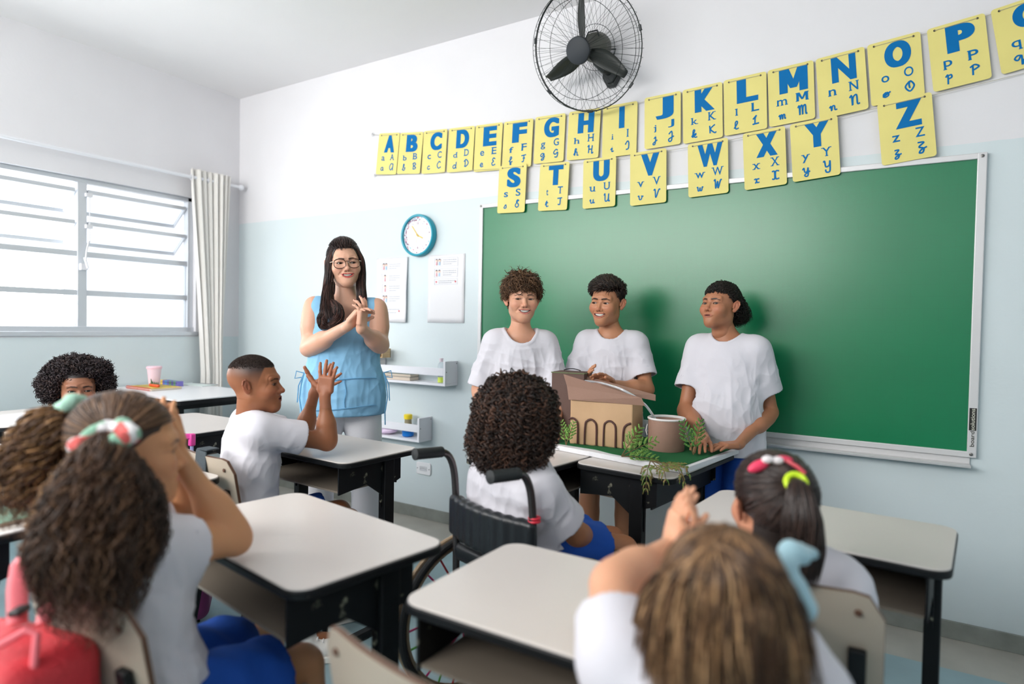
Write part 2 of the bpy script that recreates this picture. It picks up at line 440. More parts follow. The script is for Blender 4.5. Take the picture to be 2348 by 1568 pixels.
    if face:
        for q in (1, -1):
            e = V(*ey[q])+V(0, -.0006, 0); r = .0126
            gd = nrm(V(gaze[0], -1, gaze[1])); gx = nrm(np.cross(gd, (0, 0, 1))); gz = np.cross(gx, gd)
            pv = []; pf = []; pm = []; nseg = 20; rings = [0, 8, 14, 20, 28, 31, 40, 60, 90]
            for k, t in enumerate(rings):
                t = math.radians(t)
                for j in range(nseg):
                    a = 2*math.pi*j/nseg; pv.append(W(e+r*(gd*math.cos(t)+math.sin(t)*(gx*math.cos(a)+gz*math.sin(a)))))
            for k in range(len(rings)-1):
                for j in range(nseg):
                    pf.append([k*nseg+j, k*nseg+(j+1) % nseg, (k+1)*nseg+(j+1) % nseg, (k+1)*nseg+j])
            cc = np.zeros((len(pv), 3)); 
            for k, t in enumerate(rings):
                cc[k*nseg:(k+1)*nseg] = lin((8, 6, 6)) if t <= 14 else (lin(iris) if t <= 28 else (lin((30, 20, 16)) if t == 31 else lin((205, 192, 186))))
            ex.append((np.array(pv), np.array(pf), cc))
        if teeth:
            tb = MB(); n = 12
            for row, zt, hz in (('u', -.0625+.002*smile, .0042),):
                prev = None; pv = []; pf = []
                for j in range(n+1):
                    t = j/n*2-1; px = cw*.86*t; py = yb(t)+.0022; zc = mz+(cz-mz)*t*t*.8; hu = (oh+.001)*(1-t*t*.7)
                    pv += [W((px, py, zc+hu)), W((px, py-.0006, zc+hu*.3)), W((px, py, zc-hu*.62)), W((px, py+.004, zc-hu*.62))]
                for j in range(n):
                    for k in range(3): pf.append([j*4+k, j*4+k+1, j*4+5+k, j*4+4+k])
                ex.append((np.array(pv), np.array(pf), np.tile(lin((238, 232, 222)), (len(pv), 1))))
    return v, f, col, ex

def hand_prims(Wp, d, n, side, sc=1.0, curl=(.35, .4, .3), spread=.10, thumb=(.55, .5), tcurl=.3, fc=None):
    """side: +1 thumb lies along cross(d, n), -1 opposite"""
    d = nrm(d); n = nrm(n-np.dot(n, d)*d); t = np.cross(d, n)*side
    P = [cone_p(Wp-d*.01*sc, Wp+d*.02*sc, .021*sc, .024*sc, .012*sc, np.array([t, d, n]), (1, 1, .72))]
    P += [box_p(Wp+d*.052*sc, V(.026, .028, .004)*sc, np.array([t, d, n]), .010*sc, .012*sc)]
    P += [ell_p(Wp+d*.032*sc+t*.020*sc+n*.006*sc, V(.017, .026, .014)*sc, np.array([t, d, n]), .014*sc)]
    tips = []
    for i, (off, ln, r) in enumerate(((.0285, .070, .0086), (.0095, .079, .0089), (-.0095, .073, .0084), (-.0275, .057, .0074))):
        p = Wp+d*(.080-.006*(i == 3)-.003*(i == 0))*sc+t*off*sc
        a = spread*(1.5-i); dd = nrm(d*math.cos(a)+t*math.sin(a)); ang = 0
        cu = fc[i] if fc is not None else curl
        for j, (q, rr) in enumerate(((.44, 1.0), (.31, .92), (.25, .80))):
            ang += cu[j]
            e = nrm(dd*math.cos(ang)+n*math.sin(ang)); p2 = p+e*ln*q*sc
            P.append(cone_p(p, p2, r*rr*sc, r*rr*.93*sc, .004*sc)); p = p2
        tips.append((p, e, r*.8*sc, n))
    p = Wp+d*.022*sc+t*.024*sc+n*.006*sc; e = nrm(d*math.cos(thumb[0])+t*math.sin(thumb[0])+n*thumb[1]*.5)
    for ln, r in ((.040, .0125), (.031, .0102), (.025, .0090)):
        p2 = p+e*ln*sc; P.append(cone_p(p, p2, r*sc, r*.92*sc, .007*sc)); p = p2; e = nrm(e+tcurl*(-t*.5+n*.3+d*.2))
    tips.append((p, e, .0085*sc, n))
    return P, tips

def limb(a, b, ra, rb, k=.02, bulge=0, bp=.3):
    P = [cone_p(a, b, ra, rb, k)]
    if bulge: m = V(*a)+(V(*b)-V(*a))*bp; P.append(cone_p(m-(V(*b)-V(*a))*.1, m+(V(*b)-V(*a))*.12, (ra+(rb-ra)*bp)*(1+bulge), (ra+(rb-ra)*bp)*(1+bulge*.8), .04))
    return P

def curls_on(v, f, n, L, rng, rgbs, th=.0026, cr=.006, turns=3, S=18, grav=.3, jit=.4, keep=None, col=None, sink=.004):
    nn = vnormals(v, f)
    if keep is not None: idx = np.flatnonzero(keep(v))
    else: idx = np.arange(len(v))
    i = rng.choice(idx, n); ln = rng.uniform(L[0], L[1], n)
    P = grow(v[i]-nn[i]*sink, nn[i], ln, S, grav, None, cr, turns, .5, jit, None, col, rng)
    return tubes(P, rng.uniform(.65, 1.1, n)*th, 4, col=tint(n, rgbs, rng, .10))
def ray_ell(px, py, C, F, r, k=1.03):
    d = ray(px, py); o = ((CAM-C)@F.T)/(np.asarray(r)*k); e = (d@F.T)/(np.asarray(r)*k); A = e@e; B = 2*o@e; D = B*B-4*A*(o@o-1)
    t = -B/(2*A) if D < 0 else (-B-math.sqrt(D))/(2*A); return CAM+d*t
def relax(v, f, it=2, lam=.5):
    for _ in range(it):
        a = np.zeros_like(v); c = np.zeros(len(v))
        for i in range(4):
            u, w_ = f[:, i], f[:, (i+1) % 4]; np.add.at(a, u, v[w_]); np.add.at(a, w_, v[u]); np.add.at(c, u, 1); np.add.at(c, w_, 1)
        v = v*(1-lam)+lam*a/c[:, None]
    return v
def tee(P, C, NB, S, E, axes, chest=(.15, .62), hip=(.14, .66), sl=(.056, .064), slen=.72, hem=None, neckr=.058, neckdrop=.0, h=.0046, th=None, folds=.006, sleeveless=False, seed=1, necko=0.0, belly=0):
    """T-shirt solid: pelvis P, chest C, neck base NB, shoulders S[2], elbows E[2]; axes rows (left, back, up)"""
    R = axes; pr = []
    pr.append(cone_p(C-R[2]*.0, C+(NB-C)*.45, chest[0], chest[0]*.80, .05, R, (1, chest[1], .9)))
    pr.append(cone_p(P, C, hip[0], chest[0], .06, R, (1, (chest[1]+hip[1])/2, 1)))
    if hem is not None: pr.append(cone_p(P, P-R[2]*hem, hip[0], hip[0]*1.03, .05, R, (1, hip[1], 1)))
    if belly: pr.append(ell_p((P+C)/2-R[1]*hip[0]*.35, V(hip[0]*.85, hip[0]*.62, .13), R, .06))
    for i in (0, 1):
        ins = S[i]+(NB-S[i])*.12
        pr.append(cone_p(ins, NB-R[2]*.022, sl[0]*.78, sl[0]*.60, .05))
        pr.append(cone_p(ins-R[2]*.02, C+R[2]*.03+(S[i]-C)*.35, sl[0]*.9, chest[0]*.55, .05))
    if hem is not None: pr.append(plane_p(P-R[2]*hem, -R[2]))
    else: pr.append(plane_p(P, -R[2]))
    if not sleeveless:
        for i in (0, 1):
            d = E[i]-S[i]; c = S[i]+d*slen; n = nrm(d)
            pr.append(cone_p(S[i], S[i]+d*(slen+.05), sl[0], sl[1], .035, clip=[(c, n)]))
            pr.append(cone_p(c-n*.03, c+n*.05, sl[1]-.010, sl[1]-.008, .002, op='s'))
    pr.append(cone_p(NB-R[2]*.035-R[1]*(.010+neckdrop)+necko*R[0], NB+R[2]*.12-R[1]*.015, neckr, neckr*1.25, .010, op='s'))
    v, f = sdf_mesh(pr, h); v = relax(v, f, 2)
    n = vnormals(v, f); q = (v-C)@R.T
    na = NB-R[2]*.035-R[1]*(.010+neckdrop)+necko*R[0]; nb = NB+R[2]*.12-R[1]*.015; tn = np.clip(((v-na)@(nb-na))/((nb-na)@(nb-na)), 0, 1)
    dn_ = np.linalg.norm(v-na-tn[:, None]*(nb-na), axis=1)-(neckr+neckr*.25*tn); cl = np.clip((dn_-.013)/.003, 0, 1)
    # folds: drape from the shoulders, tension from the armpits
    amp = folds*np.clip((C@R[2]+.10-v@R[2])/.15+.35, .15, 1)
    cr = lambda fr, sd, k: .62-np.abs(wob(q*k, fr, sd))**.7*1.25
    w1 = .70*cr(62, seed+3, V(1, 1, .28))+.45*cr(78, seed+7, V(.40, 1, 1.0))+.5*wob(q, 26, seed+5)+.28*cr(130, seed+9, V(1, 1, .45))
    if not sleeveless:
        for i in (0, 1):
            d = nrm(E[i]-S[i]); c = S[i]+(E[i]-S[i])*slen; near = np.linalg.norm(v-c-((v-c)@d)[:, None]*d, axis=1) < sl[1]*1.6
            cl = np.where(near, cl*np.clip(np.abs((v-c)@d-0)/.02-2.2, 0, 1)+0*cl, cl) if True else cl
    cl = cl*np.clip(((v-P)@R[2]+(hem or 0))/.02, 0, 1)
    v = v+n*(amp*w1*cl+.0016*np.clip(1-(dn_-.013)/.003, 0, 1)*(dn_ > .002))[:, None]
    return v, f
def shorts(H, K, axes, P, r=(.078, .080), slen=.72, waist=.125, h=.006, seed=3):
    pr = [cone_p(P-axes[0]*.03, P+axes[0]*.03, waist*.85, waist*.85, .05, axes, (1, .72, .75))]
    for i in (0, 1):
        d = K[i]-H[i]; c = H[i]+d*slen; n = nrm(d)
        pr.append(cone_p(H[i], H[i]+d*(slen+.05), r[0], r[1], .03, clip=[(c, n)]))
        pr.append(cone_p(c-n*.03, c+n*.05, r[1]-.012, r[1]-.010, .002, op='s'))
    v, f = sdf_mesh(pr, h); n = vnormals(v, f)
    return v+n*(.004*wob(v, 70, seed))[:, None], f
def shoe(root, A, fwd, name='sneaker', rgb=(235, 232, 228), s=1.0):
    """A = ankle point, sole on the floor under it"""
    F_ = frame(fwd); f = -F_[1]; g = V(A[0], A[1], 0.0)
    up = MB()
    pr = [cone_p(g+V(0, 0, .045)-f*.02*s, g+V(0, 0, .035)+f*.13*s, .042*s, .036*s, .02, F_, (1, 1, .9)), cone_p(g+V(0, 0, .05), g+V(0, 0, .095*s), .040*s, .038*s, .03),
          plane_p(g+V(0, 0, .018), V(0, 0, -1))]
    v, q = sdf_mesh(pr, .004); o = raw_mesh(name, v, q, mat('sneaker_white', rgb, .55, bump=.1), root, sharp=None)
    so = MB(); so.prism([(a*s, b*s) for a, b in rrect(.086, .235, .042, 6, 0, .055)], g+V(0, 0, .001), F_[0], f, V(0, 0, .024)); so.build('sole', mat('sole_white', (240, 238, 232), .6), o, bevel=.003)
    la = MB()
    for i in range(4):
        c = g+f*(.045+.02*i)*s+V(0, 0, .082-.011*i); la.tube([c-F_[0]*.022, c+V(0, 0, .004), c+F_[0]*.022], .003, 5)
    la.build('laces', mat('laces', (245, 245, 245), .7), o)
    return o

def tubes(path, rad, nside=4, name='hair', m=None, parent=None, col=None, taper=True, flat=1.0):
    """path [N,S,3], rad [N] -> one mesh of tubes"""
    N, S, _ = path.shape
    T = np.gradient(path, axis=1); T /= np.maximum(1e-9, np.linalg.norm(T, axis=2, keepdims=True))
    ref = np.tile(V(.31, .22, .93), (N, S, 1)); x = np.cross(T, ref); x /= np.maximum(1e-6, np.linalg.norm(x, axis=2, keepdims=True)); y = np.cross(T, x)
    tp = np.ones(S) if not taper else np.clip(1.15*(1-(np.linspace(0, 1, S))**3.5), .12, 1)
    r = rad[:, None]*tp[None]
    ang = 2*np.pi*np.arange(nside)/nside
    v = path[:, :, None, :]+r[:, :, None, None]*(x[:, :, None, :]*np.cos(ang)[None, None, :, None]+flat*y[:, :, None, :]*np.sin(ang)[None, None, :, None])
    v = v.reshape(-1, 3); base = (np.arange(N)[:, None, None]*S+np.arange(S-1)[None, :, None])*nside
    j = np.arange(nside)[None, None, :]; j2 = (j+1) % nside
    f = np.stack([base+j, base+j2, base+nside+j2, base+nside+j], -1).reshape(-1, 4)
    cc = np.repeat(col, S*nside, axis=0) if col is not None else None
    return v, f, cc
def grow(root, nor, L, S=14, grav=.4, flow=None, curl_r=0.0, turns=3.0, stiff=.5, jit=.25, clump=None, collide=None, rng=RNG):
    """strand centre lines with optional ringlets"""
    N = len(root); P = np.zeros((N, S, 3)); P[:, 0] = root; d = nor+rng.normal(size=(N, 3))*jit; d /= np.linalg.norm(d, axis=1)[:, None]
    step = (L/(S-1))[:, None]
    for i in range(1, S):
        t = i/(S-1); g = np.tile(V(0, 0, -1), (N, 1))
        dd = d*(1-grav*stiff)+g*grav*stiff
        if flow is not None: dd = dd+flow(P[:, i-1], t)
        dd += rng.normal(size=(N, 3))*jit*.3
        d = dd/np.linalg.norm(dd, axis=1)[:, None]
        p = P[:, i-1]+d*step
        if collide is not None: p = collide(p)
        P[:, i] = p
    if np.max(curl_r) > 0:
        T = np.gradient(P, axis=1); T /= np.maximum(1e-9, np.linalg.norm(T, axis=2, keepdims=True))
        ref = np.tile(V(.5, .3, .8), (N, S, 1)); x = np.cross(T, ref); x /= np.maximum(1e-6, np.linalg.norm(x, axis=2, keepdims=True)); y = np.cross(T, x)
        ph = rng.random(N)[:, None]*6.28+np.linspace(0, 1, S)[None]*6.28*(turns*(.8+.4*rng.random(N)))[:, None]*np.sign(rng.random(N)-.5)[:, None]
        am = (curl_r*(.6+.8*rng.random(N)))[:, None]*np.clip(np.linspace(0, 1, S)*4, 0, 1)[None]
        P = P+am[:, :, None]*(x*np.cos(ph)[:, :, None]+y*np.sin(ph)[:, :, None])
    return P
def ell_collide(C, F, r):
    r = np.asarray(r)
    def fn(p):
        q = ((p-C)@F.T)/r; k = np.linalg.norm(q, axis=1); k = np.maximum(k, 1e-6)
        q = np.where((k < 1)[:, None], q/k[:, None], q); return (q*r)@F+C
    return fn
def scalp_roots(n, C, F, s, mask, rng=RNG, c=(0, .014, .034), r=(.0735, .093, .080)):
    out = []; k = 0
    c = V(*c); r = V(*r)
    while k < n:
        u = rng.normal(size=(n*3, 3)); u /= np.linalg.norm(u, axis=1)[:, None]; p = c+u*r*1.0
        ok = mask(p[:, 0], p[:, 1], p[:, 2]); p = p[ok]; u = (u/r)[ok]; u /= np.linalg.norm(u, axis=1)[:, None]
        out.append((p, u)); k += len(p)
    p = np.concatenate([a for a, b in out])[:n]; u = np.concatenate([b for a, b in out])[:n]
    return C+s*(p@F), u@F, p
def tint(n, rgbs, rng=RNG, var=.12):
    c = np.array([lin(x) for x in rgbs])[rng.integers(0, len(rgbs), n)]
    return c*(1+var*rng.normal(size=(n, 1))).clip(.4, 1.8)
def hair_obj(name, parts, root, rough=.45):
    v = []; f = []; c = []; n = 0
    for a, b, cc in parts: v.append(a); f.append(b+n); c.append(cc); n += len(a)
    return raw_mesh(name, np.concatenate(v), np.concatenate(f), mat('hair_'+str(int(rough*100)), (40, 30, 25), rough, spec=.35, attr='Col'), root, sharp=None, col=np.concatenate(c))
def cap(prims, h, rgb, amp=0, fr=60, seed=0):
    v, f = sdf_mesh(prims, h)
    if amp: v = v+vnormals(v, f)*(amp*wob(v, fr, seed))[:, None]
    return v, f, np.tile(lin(rgb), (len(v), 1))

SKIN = lambda: mat('skin', (200, 150, 125), .46, spec=.4, attr='Col', sss=.12, bump=.04, bscale=250)
def body_mesh(name, root, prims, hands, head, skin, h=.0048, nail=None):
    """one continuous body: limbs + hands + head joined into a single mesh"""
    v, f = sdf_mesh(prims, h); V_ = [v]; F_ = [f]; C_ = [np.tile(lin(skin), (len(v), 1))]
    for hp, tips, hh, pk in hands:
        v, f = sdf_mesh(hp, hh); c = np.tile(lin(skin), (len(v), 1))
        if pk is not None: c = c*.8+np.array(lin(pk))*.2
        if nail is not None:
            for (p, e, r, n) in tips:
                q = p+e*r*.35-n*r*.75; m = np.linalg.norm(v-q, axis=1) < r*.85; c[m] = lin(nail)
        V_.append(v); F_.append(f); C_.append(c)
    if head is not None:
        hv, hf, hc, ex = head; V_.append(hv); F_.append(hf); C_.append(hc)
        for a, b, c in ex: V_.append(a); F_.append(b); C_.append(c)
    n = 0; G = []
    for a, b in zip(V_, F_): G.append(b+n); n += len(a)
    return raw_mesh(name, np.concatenate(V_), np.concatenate(G), SKIN(), root, sharp=None, col=np.concatenate(C_))

# ------------------------------------------------------------------ the setting
def two_tone(name, split, axis_noise=1.0):
    m = mat(name, (226, 226, 228), .55, bump=.06, bscale=45, var=.025, vscale=2.5)
    nt = m.node_tree; L = nt.links; b = nt.nodes['Principled BSDF']
    tc = nt.nodes.new('ShaderNodeTexCoord'); sp = nt.nodes.new('ShaderNodeSeparateXYZ'); L.new(tc.outputs['Object'], sp.inputs[0])
    ns = nt.nodes.new('ShaderNodeTexNoise'); ns.inputs['Scale'].default_value = 14; L.new(tc.outputs['Object'], ns.inputs['Vector'])
    ad = nt.nodes.new('ShaderNodeMath'); ad.operation = 'MULTIPLY_ADD'; ad.inputs[1].default_value = .006; L.new(ns.outputs['Fac'], ad.inputs[0]); L.new(sp.outputs['Z'], ad.inputs[2])
    gt = nt.nodes.new('ShaderNodeMath'); gt.operation = 'GREATER_THAN'; gt.inputs[1].default_value = split; L.new(ad.outputs[0], gt.inputs[0])
    mx = nt.nodes.new('ShaderNodeMix'); mx.data_type = 'RGBA'; L.new(gt.outputs[0], mx.inputs[0])
    mx.inputs[6].default_value = lin((210, 221, 224))+(1,); mx.inputs[7].default_value = lin((225, 224, 227))+(1,)
    old = b.inputs['Base Color'].links[0].from_node
    old.inputs[0].default_value = (1, 1, 1); mul = nt.nodes.new('ShaderNodeMix'); mul.data_type = 'RGBA'; mul.blend_type = 'MULTIPLY'; mul.inputs[0].default_value = 1
    L.new(mx.outputs[2], mul.inputs[6]); L.new(old.outputs[0], mul.inputs[7]); L.new(mul.outputs[2], b.inputs['Base Color'])
    rg = nt.nodes.new('ShaderNodeMapRange'); rg.inputs['To Min'].default_value = .46; rg.inputs['To Max'].default_value = .6; L.new(gt.outputs[0], rg.inputs['Value']); L.new(rg.outputs[0], b.inputs['Roughness'])
    return m
XR, YB, HC = 6.4, -4.6, 3.0
def struct(mb, name, m, **k): return tag(mb.build(name, m, **k), kind='structure')
struct(MB().box((0, 0, -.02), (XR, .15, HC)), 'wall_front', two_tone('wall_front_paint', 2.017), smooth=False)
WY0, WY1, WZ0, WZ1 = -3.30, -.36, 1.13, 2.155
m = MB(); m.box((-.15, YB, -.02), (0, .15, WZ0)); m.box((-.15, YB, WZ1), (0, .15, HC)); m.box((-.15, WY1, WZ0), (0, .15, WZ1)); m.box((-.15, YB, WZ0), (0, WY0, WZ1))
struct(m, 'wall_left', two_tone('wall_left_paint', 1.125), smooth=False)
m = MB(); m.box((-.15, YB-.15, -.02), (XR, YB, 1.75)); m.box((-.15, YB-.15, 2.93), (XR, YB, HC)); m.box((-.15, YB-.15, 1.75), (.15, YB, 2.93)); m.box((5.6, YB-.15, 1.75), (XR, YB, 2.93))
struct(m, 'wall_back', two_tone('wall_back_paint', 1.6), smooth=False)
struct(MB().box((XR, YB, -.02), (XR+.15, .15, HC)), 'wall_right', two_tone('wall_right_paint', 2.017), smooth=False)
struct(MB().box((-.15, YB, HC), (XR, .15, HC+.1)), 'ceiling', mat('ceiling_paint', (240, 238, 238), .8, bump=.04, bscale=30, var=.02, vscale=1.5), smooth=False)
fm = mat('floor_paint', (150, 178, 186), .32, bump=.05, bscale=60, var=.10, vscale=5)
struct(MB().box((-.15, YB, -.1), (XR, -.30, 0)), 'floor', fm, smooth=False)
struct(MB().box((-.15, -.30, -.1), (XR, .15, 0)), 'trim_1', mat('floor_border', (178, 175, 166), .4, bump=.05, var=.12, vscale=6), smooth=False)
bm_ = mat('baseboard_stone', (138, 142, 136), .5, bump=.2, bscale=30, var=.22, vscale=9)
m = MB(); m.box((.012, -.012, 0), (XR, 0, .072)); o = struct(m, 'baseboard_front', bm_, smooth=False, bevel=.002)
m = MB(); m.box((0, YB, 0), (.012, 0, .072)); struct(m, 'baseboard_left', bm_, smooth=False, bevel=.002)

# window with two bays of tilting vents over fixed panes
alu = mat('aluminium', (206, 210, 216), .38, metal=.35)
glass = mat('window_glass', (245, 250, 255), .02, trans=1.0, spec=.3)
ng = glass.node_tree; ng.nodes['Principled BSDF'].inputs['IOR'].default_value = 1.02
win = tag(empty('window_1', (0, 0, 0)), kind='structure')
f = MB(); cx = -.07
f.box((cx-.03, WY0, WZ0), (cx+.045, WY1, WZ0+.062)); f.box((cx-.03, WY0, WZ1-.028), (cx+.03, WY1, WZ1)); f.box((cx-.03, WY1-.04, WZ0), (cx+.03, WY1, WZ1)); f.box((cx-.03, WY0, WZ0), (cx+.03, WY0+.04, WZ1))
f.box((cx-.03, WY0, WZ0), (.012, WY1+.012, WZ0+.03))
bays = []
my = [-1.115, -1.86, -2.60]; edges = [WY1-.04]+my+[WY0+.04]
for y in my: f.box((cx-.022, y-.028, WZ0), (cx+.028, y+.028, WZ1))
for i in range(4):
    y1, y0 = edges[i], edges[i+1]; y1 -= .028 if i else 0; y0 += .028 if i < 3 else 0; bays.append((y0, y1))
    for z in (1.412, 1.665): f.box((cx-.018, y0, z-.018), (cx+.022, y1, z+.018))
f.build('window_frame', alu, win, bevel=.003)
for (y0, y1) in bays:
    MB().box((cx, y0, WZ0+.06), (cx+.004, y1, 1.394)).build('pane', glass, win, smooth=False)
    MB().box((cx, y0, 1.43), (cx+.004, y1, 1.647)).build('pane', glass, win, smooth=False)
    for zt in (2.075, 1.868):
        g = MB(); th = math.radians(48); w_ = .185; zb = zt-w_*math.cos(th); xb = cx-w_*math.sin(th)
        a, b = (cx+.01, zt), (xb, zb)
        g.bar((a[0], y0+.01, a[1]), (a[0], y1-.01, a[1]), .022, .026); g.bar((b[0], y0+.01, b[1]), (b[0], y1-.01, b[1]), .022, .026)
        for y in (y0+.012, y1-.012): g.bar((a[0], y, a[1]), (b[0], y, b[1]), .014, .022)
        v = g.build('vent_frame', alu, win, bevel=.002)
        q = MB(); q.prism([(0, 0), (y1-y0-.03, 0), (y1-y0-.03, w_), (0, w_)], (a[0], y0+.015, a[1]), (0, 1, 0), (nrm(V(b[0]-a[0], 0, b[1]-a[1]))), (.003, 0, .002)); q.build('pane', glass, v, smooth=False)
lv = MB()
for y in my:
    lv.tube([(cx+.05, y+.035, 2.06), (cx+.05, y+.035, 1.74)], .003, 6); lv.tube([(cx+.05, y+.03, 1.75), (cx+.062, y+.01, 1.68), (cx+.075, y, 1.615)], .006, 6)
    for z in (2.05, 1.845): lv.box((cx+.03, y+.012, z-.012), (cx+.058, y+.05, z+.012))
    lv.box((cx+.03, y-.02, 1.56), (cx+.06, y+.02, 1.60)); lv.tube([(cx+.06, y, 1.64), (cx+.08, y+.01, 1.57)], .007, 6)
lv.build('crank_rod', mat('painted_metal', (222, 222, 226), .4), win)

# outside: pale roof of the next building seen through the lowest panes
nb = empty('neighbouring_building', (-4.2, -3.2, 0), 0, 'pale building with a bright tiled roof outside the window', 'building')
MB().box((-6.5, -6.5, -1.0), (-2.6, 1.0, 1.02)).build('wall', mat('pale_render', (250, 246, 238), .8), nb, smooth=False)
rf = MB(); rf.prism([(-2.5, .98), (-6.6, 1.02), (-4.4, 1.62)], (0, -6.7, 0), (1, 0, 0), (0, 0, 1), (0, 7.9, 0))
rf.build('roof', mat('pale_tile', (252, 246, 236), .8), nb, smooth=False)
rl = MB()
for y0 in (-2.9, -1.9, -.9): rl.tube([(-2.6-.18*k, y0+.05*math.sin(k*3)-.02*k, 1.045+.057*k) for k in range(10)], .018, 5)
rl.build('roof_seam', mat('roof_mortar', (225, 212, 190), .8), nb)

# curtain rod and bunched curtain
rod = empty('curtain_rod', (.10, -1.6, 2.29), 0, 'long white curtain rod with a ball finial above the window', 'curtain rod')
white_metal = mat('white_metal', (232, 233, 238), .35)
r_ = MB(); r_.tube([(.10, -3.4, 2.283), (.10, -.07, 2.283)], .0125, 14); r_.build('pole', white_metal, rod)
r_ = MB(); r_.lathe([(.001, -.024), (.014, -.02), (.022, -.008), (.023, .004), (.016, .018), (.001, .024)], (.10, -.055, 2.283), 16, axis=(0, 1, 0)); r_.build('finial', white_metal, rod)
r_ = MB(); r_.tube([(.002, -.16, 2.25), (.06, -.16, 2.25), (.10, -.16, 2.268)], .006, 8); r_.lathe([(.02, 0), (.02, .006)], (0.0, -.16, 2.25), 14, axis=(1, 0, 0)); r_.build('bracket', white_metal, rod)
cu = empty('curtain', (.10, -.31, .5), 0, 'white curtain bunched at the right end of the rod beside the window', 'curtain')
NU, NV = 150, 60; vs = []; fs = []
for j in range(NV+1):
    t = j/NV; z = 2.345-t*1.95
    y0 = -.475+.10*min(1, t*1.3)**1.2+.02*math.sin(t*3); y1 = -.165-.055*min(1, t*1.5)
    for i in range(NU+1):
        u = i/NU; uu = u**1.25
        ph = uu*2*math.pi*7.0+.7*math.sin(t*2.2+u*3)
        amp = (.036+.016*math.sin(u*9+1))*(.8+.35*t)*(1.0 if u > .28 else .45+.55*u/.28)
        vs.append((.10+amp*math.cos(ph)-.01*t, y0+(y1-y0)*u+.010*math.sin(ph*1.0+.8), z))
for j in range(NV):
    for i in range(NU): a = j*(NU+1)+i; fs.append((a, a+NU+1, a+NU+2, a+1))
cm = mat('white_linen', (232, 229, 224), .85, bump=.5, bscale=160, stretch=(1, 1, .15))
o = raw_mesh('cloth', vs, fs, cm, cu); sm = o.modifiers.new('thickness', 'SOLIDIFY'); sm.thickness = .002
gr = MB()
for k in range(5): gr.tube([(.10+.020*math.cos(a), -.46+.062*k, 2.283+.020*math.sin(a)) for a in np.linspace(0, 2*math.pi, 13)[:-1]], .003, 5, closed=True)
gr.build('grommet_rings', white_metal, cu)

# ------------------------------------------------------------------ chalkboard
bx0, bx1, bz0, bz1 = 2.348, 4.792, .752, 1.968
cb = empty('chalkboard', ((bx0+bx1)/2, 0, bz0), 0, 'large green chalkboard with white aluminium frame on the front wall', 'chalkboard')
gm = mat('board_green', (0, 118, 74), .29, spec=.66, coat=.0, bump=.03, bscale=300, var=.05, vscale=3)
gb = gm.node_tree; L_ = gb.links; tc = gb.nodes.new('ShaderNodeTexCoord')
bk = gb.nodes.new('ShaderNodeTexBrick'); bk.offset = 0; bk.inputs['Scale'].default_value = 1; bk.inputs['Brick Width'].default_value = .05; bk.inputs['Row Height'].default_value = .05; bk.inputs['Mortar Size'].default_value = .0007
bk.inputs['Color1'].default_value = bk.inputs['Color2'].default_value = (1, 1, 1, 1); bk.inputs['Mortar'].default_value = (.93, .93, .93, 1)
mp = gb.nodes.new('ShaderNodeMapping'); mp.inputs['Rotation'].default_value = (math.radians(90), 0, 0); L_.new(tc.outputs['Object'], mp.inputs[0]); L_.new(mp.outputs[0], bk.inputs['Vector'])
mx = gb.nodes.new('ShaderNodeMix'); mx.data_type = 'RGBA'; mx.blend_type = 'MULTIPLY'; mx.inputs[0].default_value = 1
pb = gb.nodes['Principled BSDF']; src = pb.inputs['Base Color'].links[0].from_socket; L_.new(src, mx.inputs[6]); L_.new(bk.outputs['Color'], mx.inputs[7]); L_.new(mx.outputs[2], pb.inputs['Base Color'])
MB().box((bx0+.01, -.014, bz0+.01), (bx1-.01, -.001, bz1-.01)).build('writing_surface', gm, cb, smooth=False)
fa = mat('frame_aluminium', (214, 213, 214), .4, metal=.2)
f = MB(); fw = .024
f.box((bx0, -.024, bz1-fw), (bx1, -.001, bz1)); f.box((bx0, -.024, bz0), (bx1, -.001, bz0+fw)); f.box((bx0, -.0245, bz0), (bx0+fw, -.001, bz1)); f.box((bx1-fw-.008, -.0245, bz0), (bx1, -.001, bz1))
f.build('frame', fa, cb, bevel=.003, smooth=False)
f = MB(); f.prism([(0, 0), (-.075, 0), (-.078, .010), (-.070, .012), (-.070, .006), (0, .008)], (bx0+.03, -.002, bz0-.034), (0, 1, 0), (0, 0, 1), (bx1-bx0-.05, 0, 0))
f.box((bx0+.03, -.010, bz0-.034), (bx1-.02, -.001, bz0+.004)); f.build('chalk_tray', fa, cb, bevel=.001, smooth=False)
for (x, z) in ((bx0+.012, bz1-.012), (bx1-.016, bz1-.014), (bx0+.012, bz0+.012), (bx1-.018, bz0+.014)):
    s_ = MB(); s_.lathe([(.0065, 0), (.0065, .003), (.001, .0045)], (x, -.0245, z), 12, axis=(0, -1, 0)); s_.build('screw', mat('screw_steel', (120, 118, 116), .35, metal=.8), cb)

def text_poly(s, size=1.0, off=0.0, ext=.0):
    c = bpy.data.curves.new('t', 'FONT'); c.body = s; c.size = size; c.offset = off; c.extrude = ext; c.resolution_u = 7
    o = bpy.data.objects.new('t', c); COL.objects.link(o); dg = bpy.context.evaluated_depsgraph_get(); dg.update()
    me = o.evaluated_get(dg).to_mesh(); v = np.array([tuple(p.co) for p in me.vertices]); f = [tuple(p.vertices) for p in me.polygons]
    bpy.data.objects.remove(o); bpy.data.curves.remove(c); return v, f
def fit_text(s, w, h, cx, cy, off=0.0, keep=False):
    v, f = text_poly(s, 1.0, off); lo, hi = v.min(0), v.max(0); k = hi-lo; sx = w/max(k[0], 1e-6) if w else h/k[1]; sy = h/max(k[1], 1e-6)
    if keep and w: sx = min(sx, sy*1.0)
    v = (v-(lo+hi)/2)*V(sx, sy, 1)+V(cx, cy, 0); return v, f
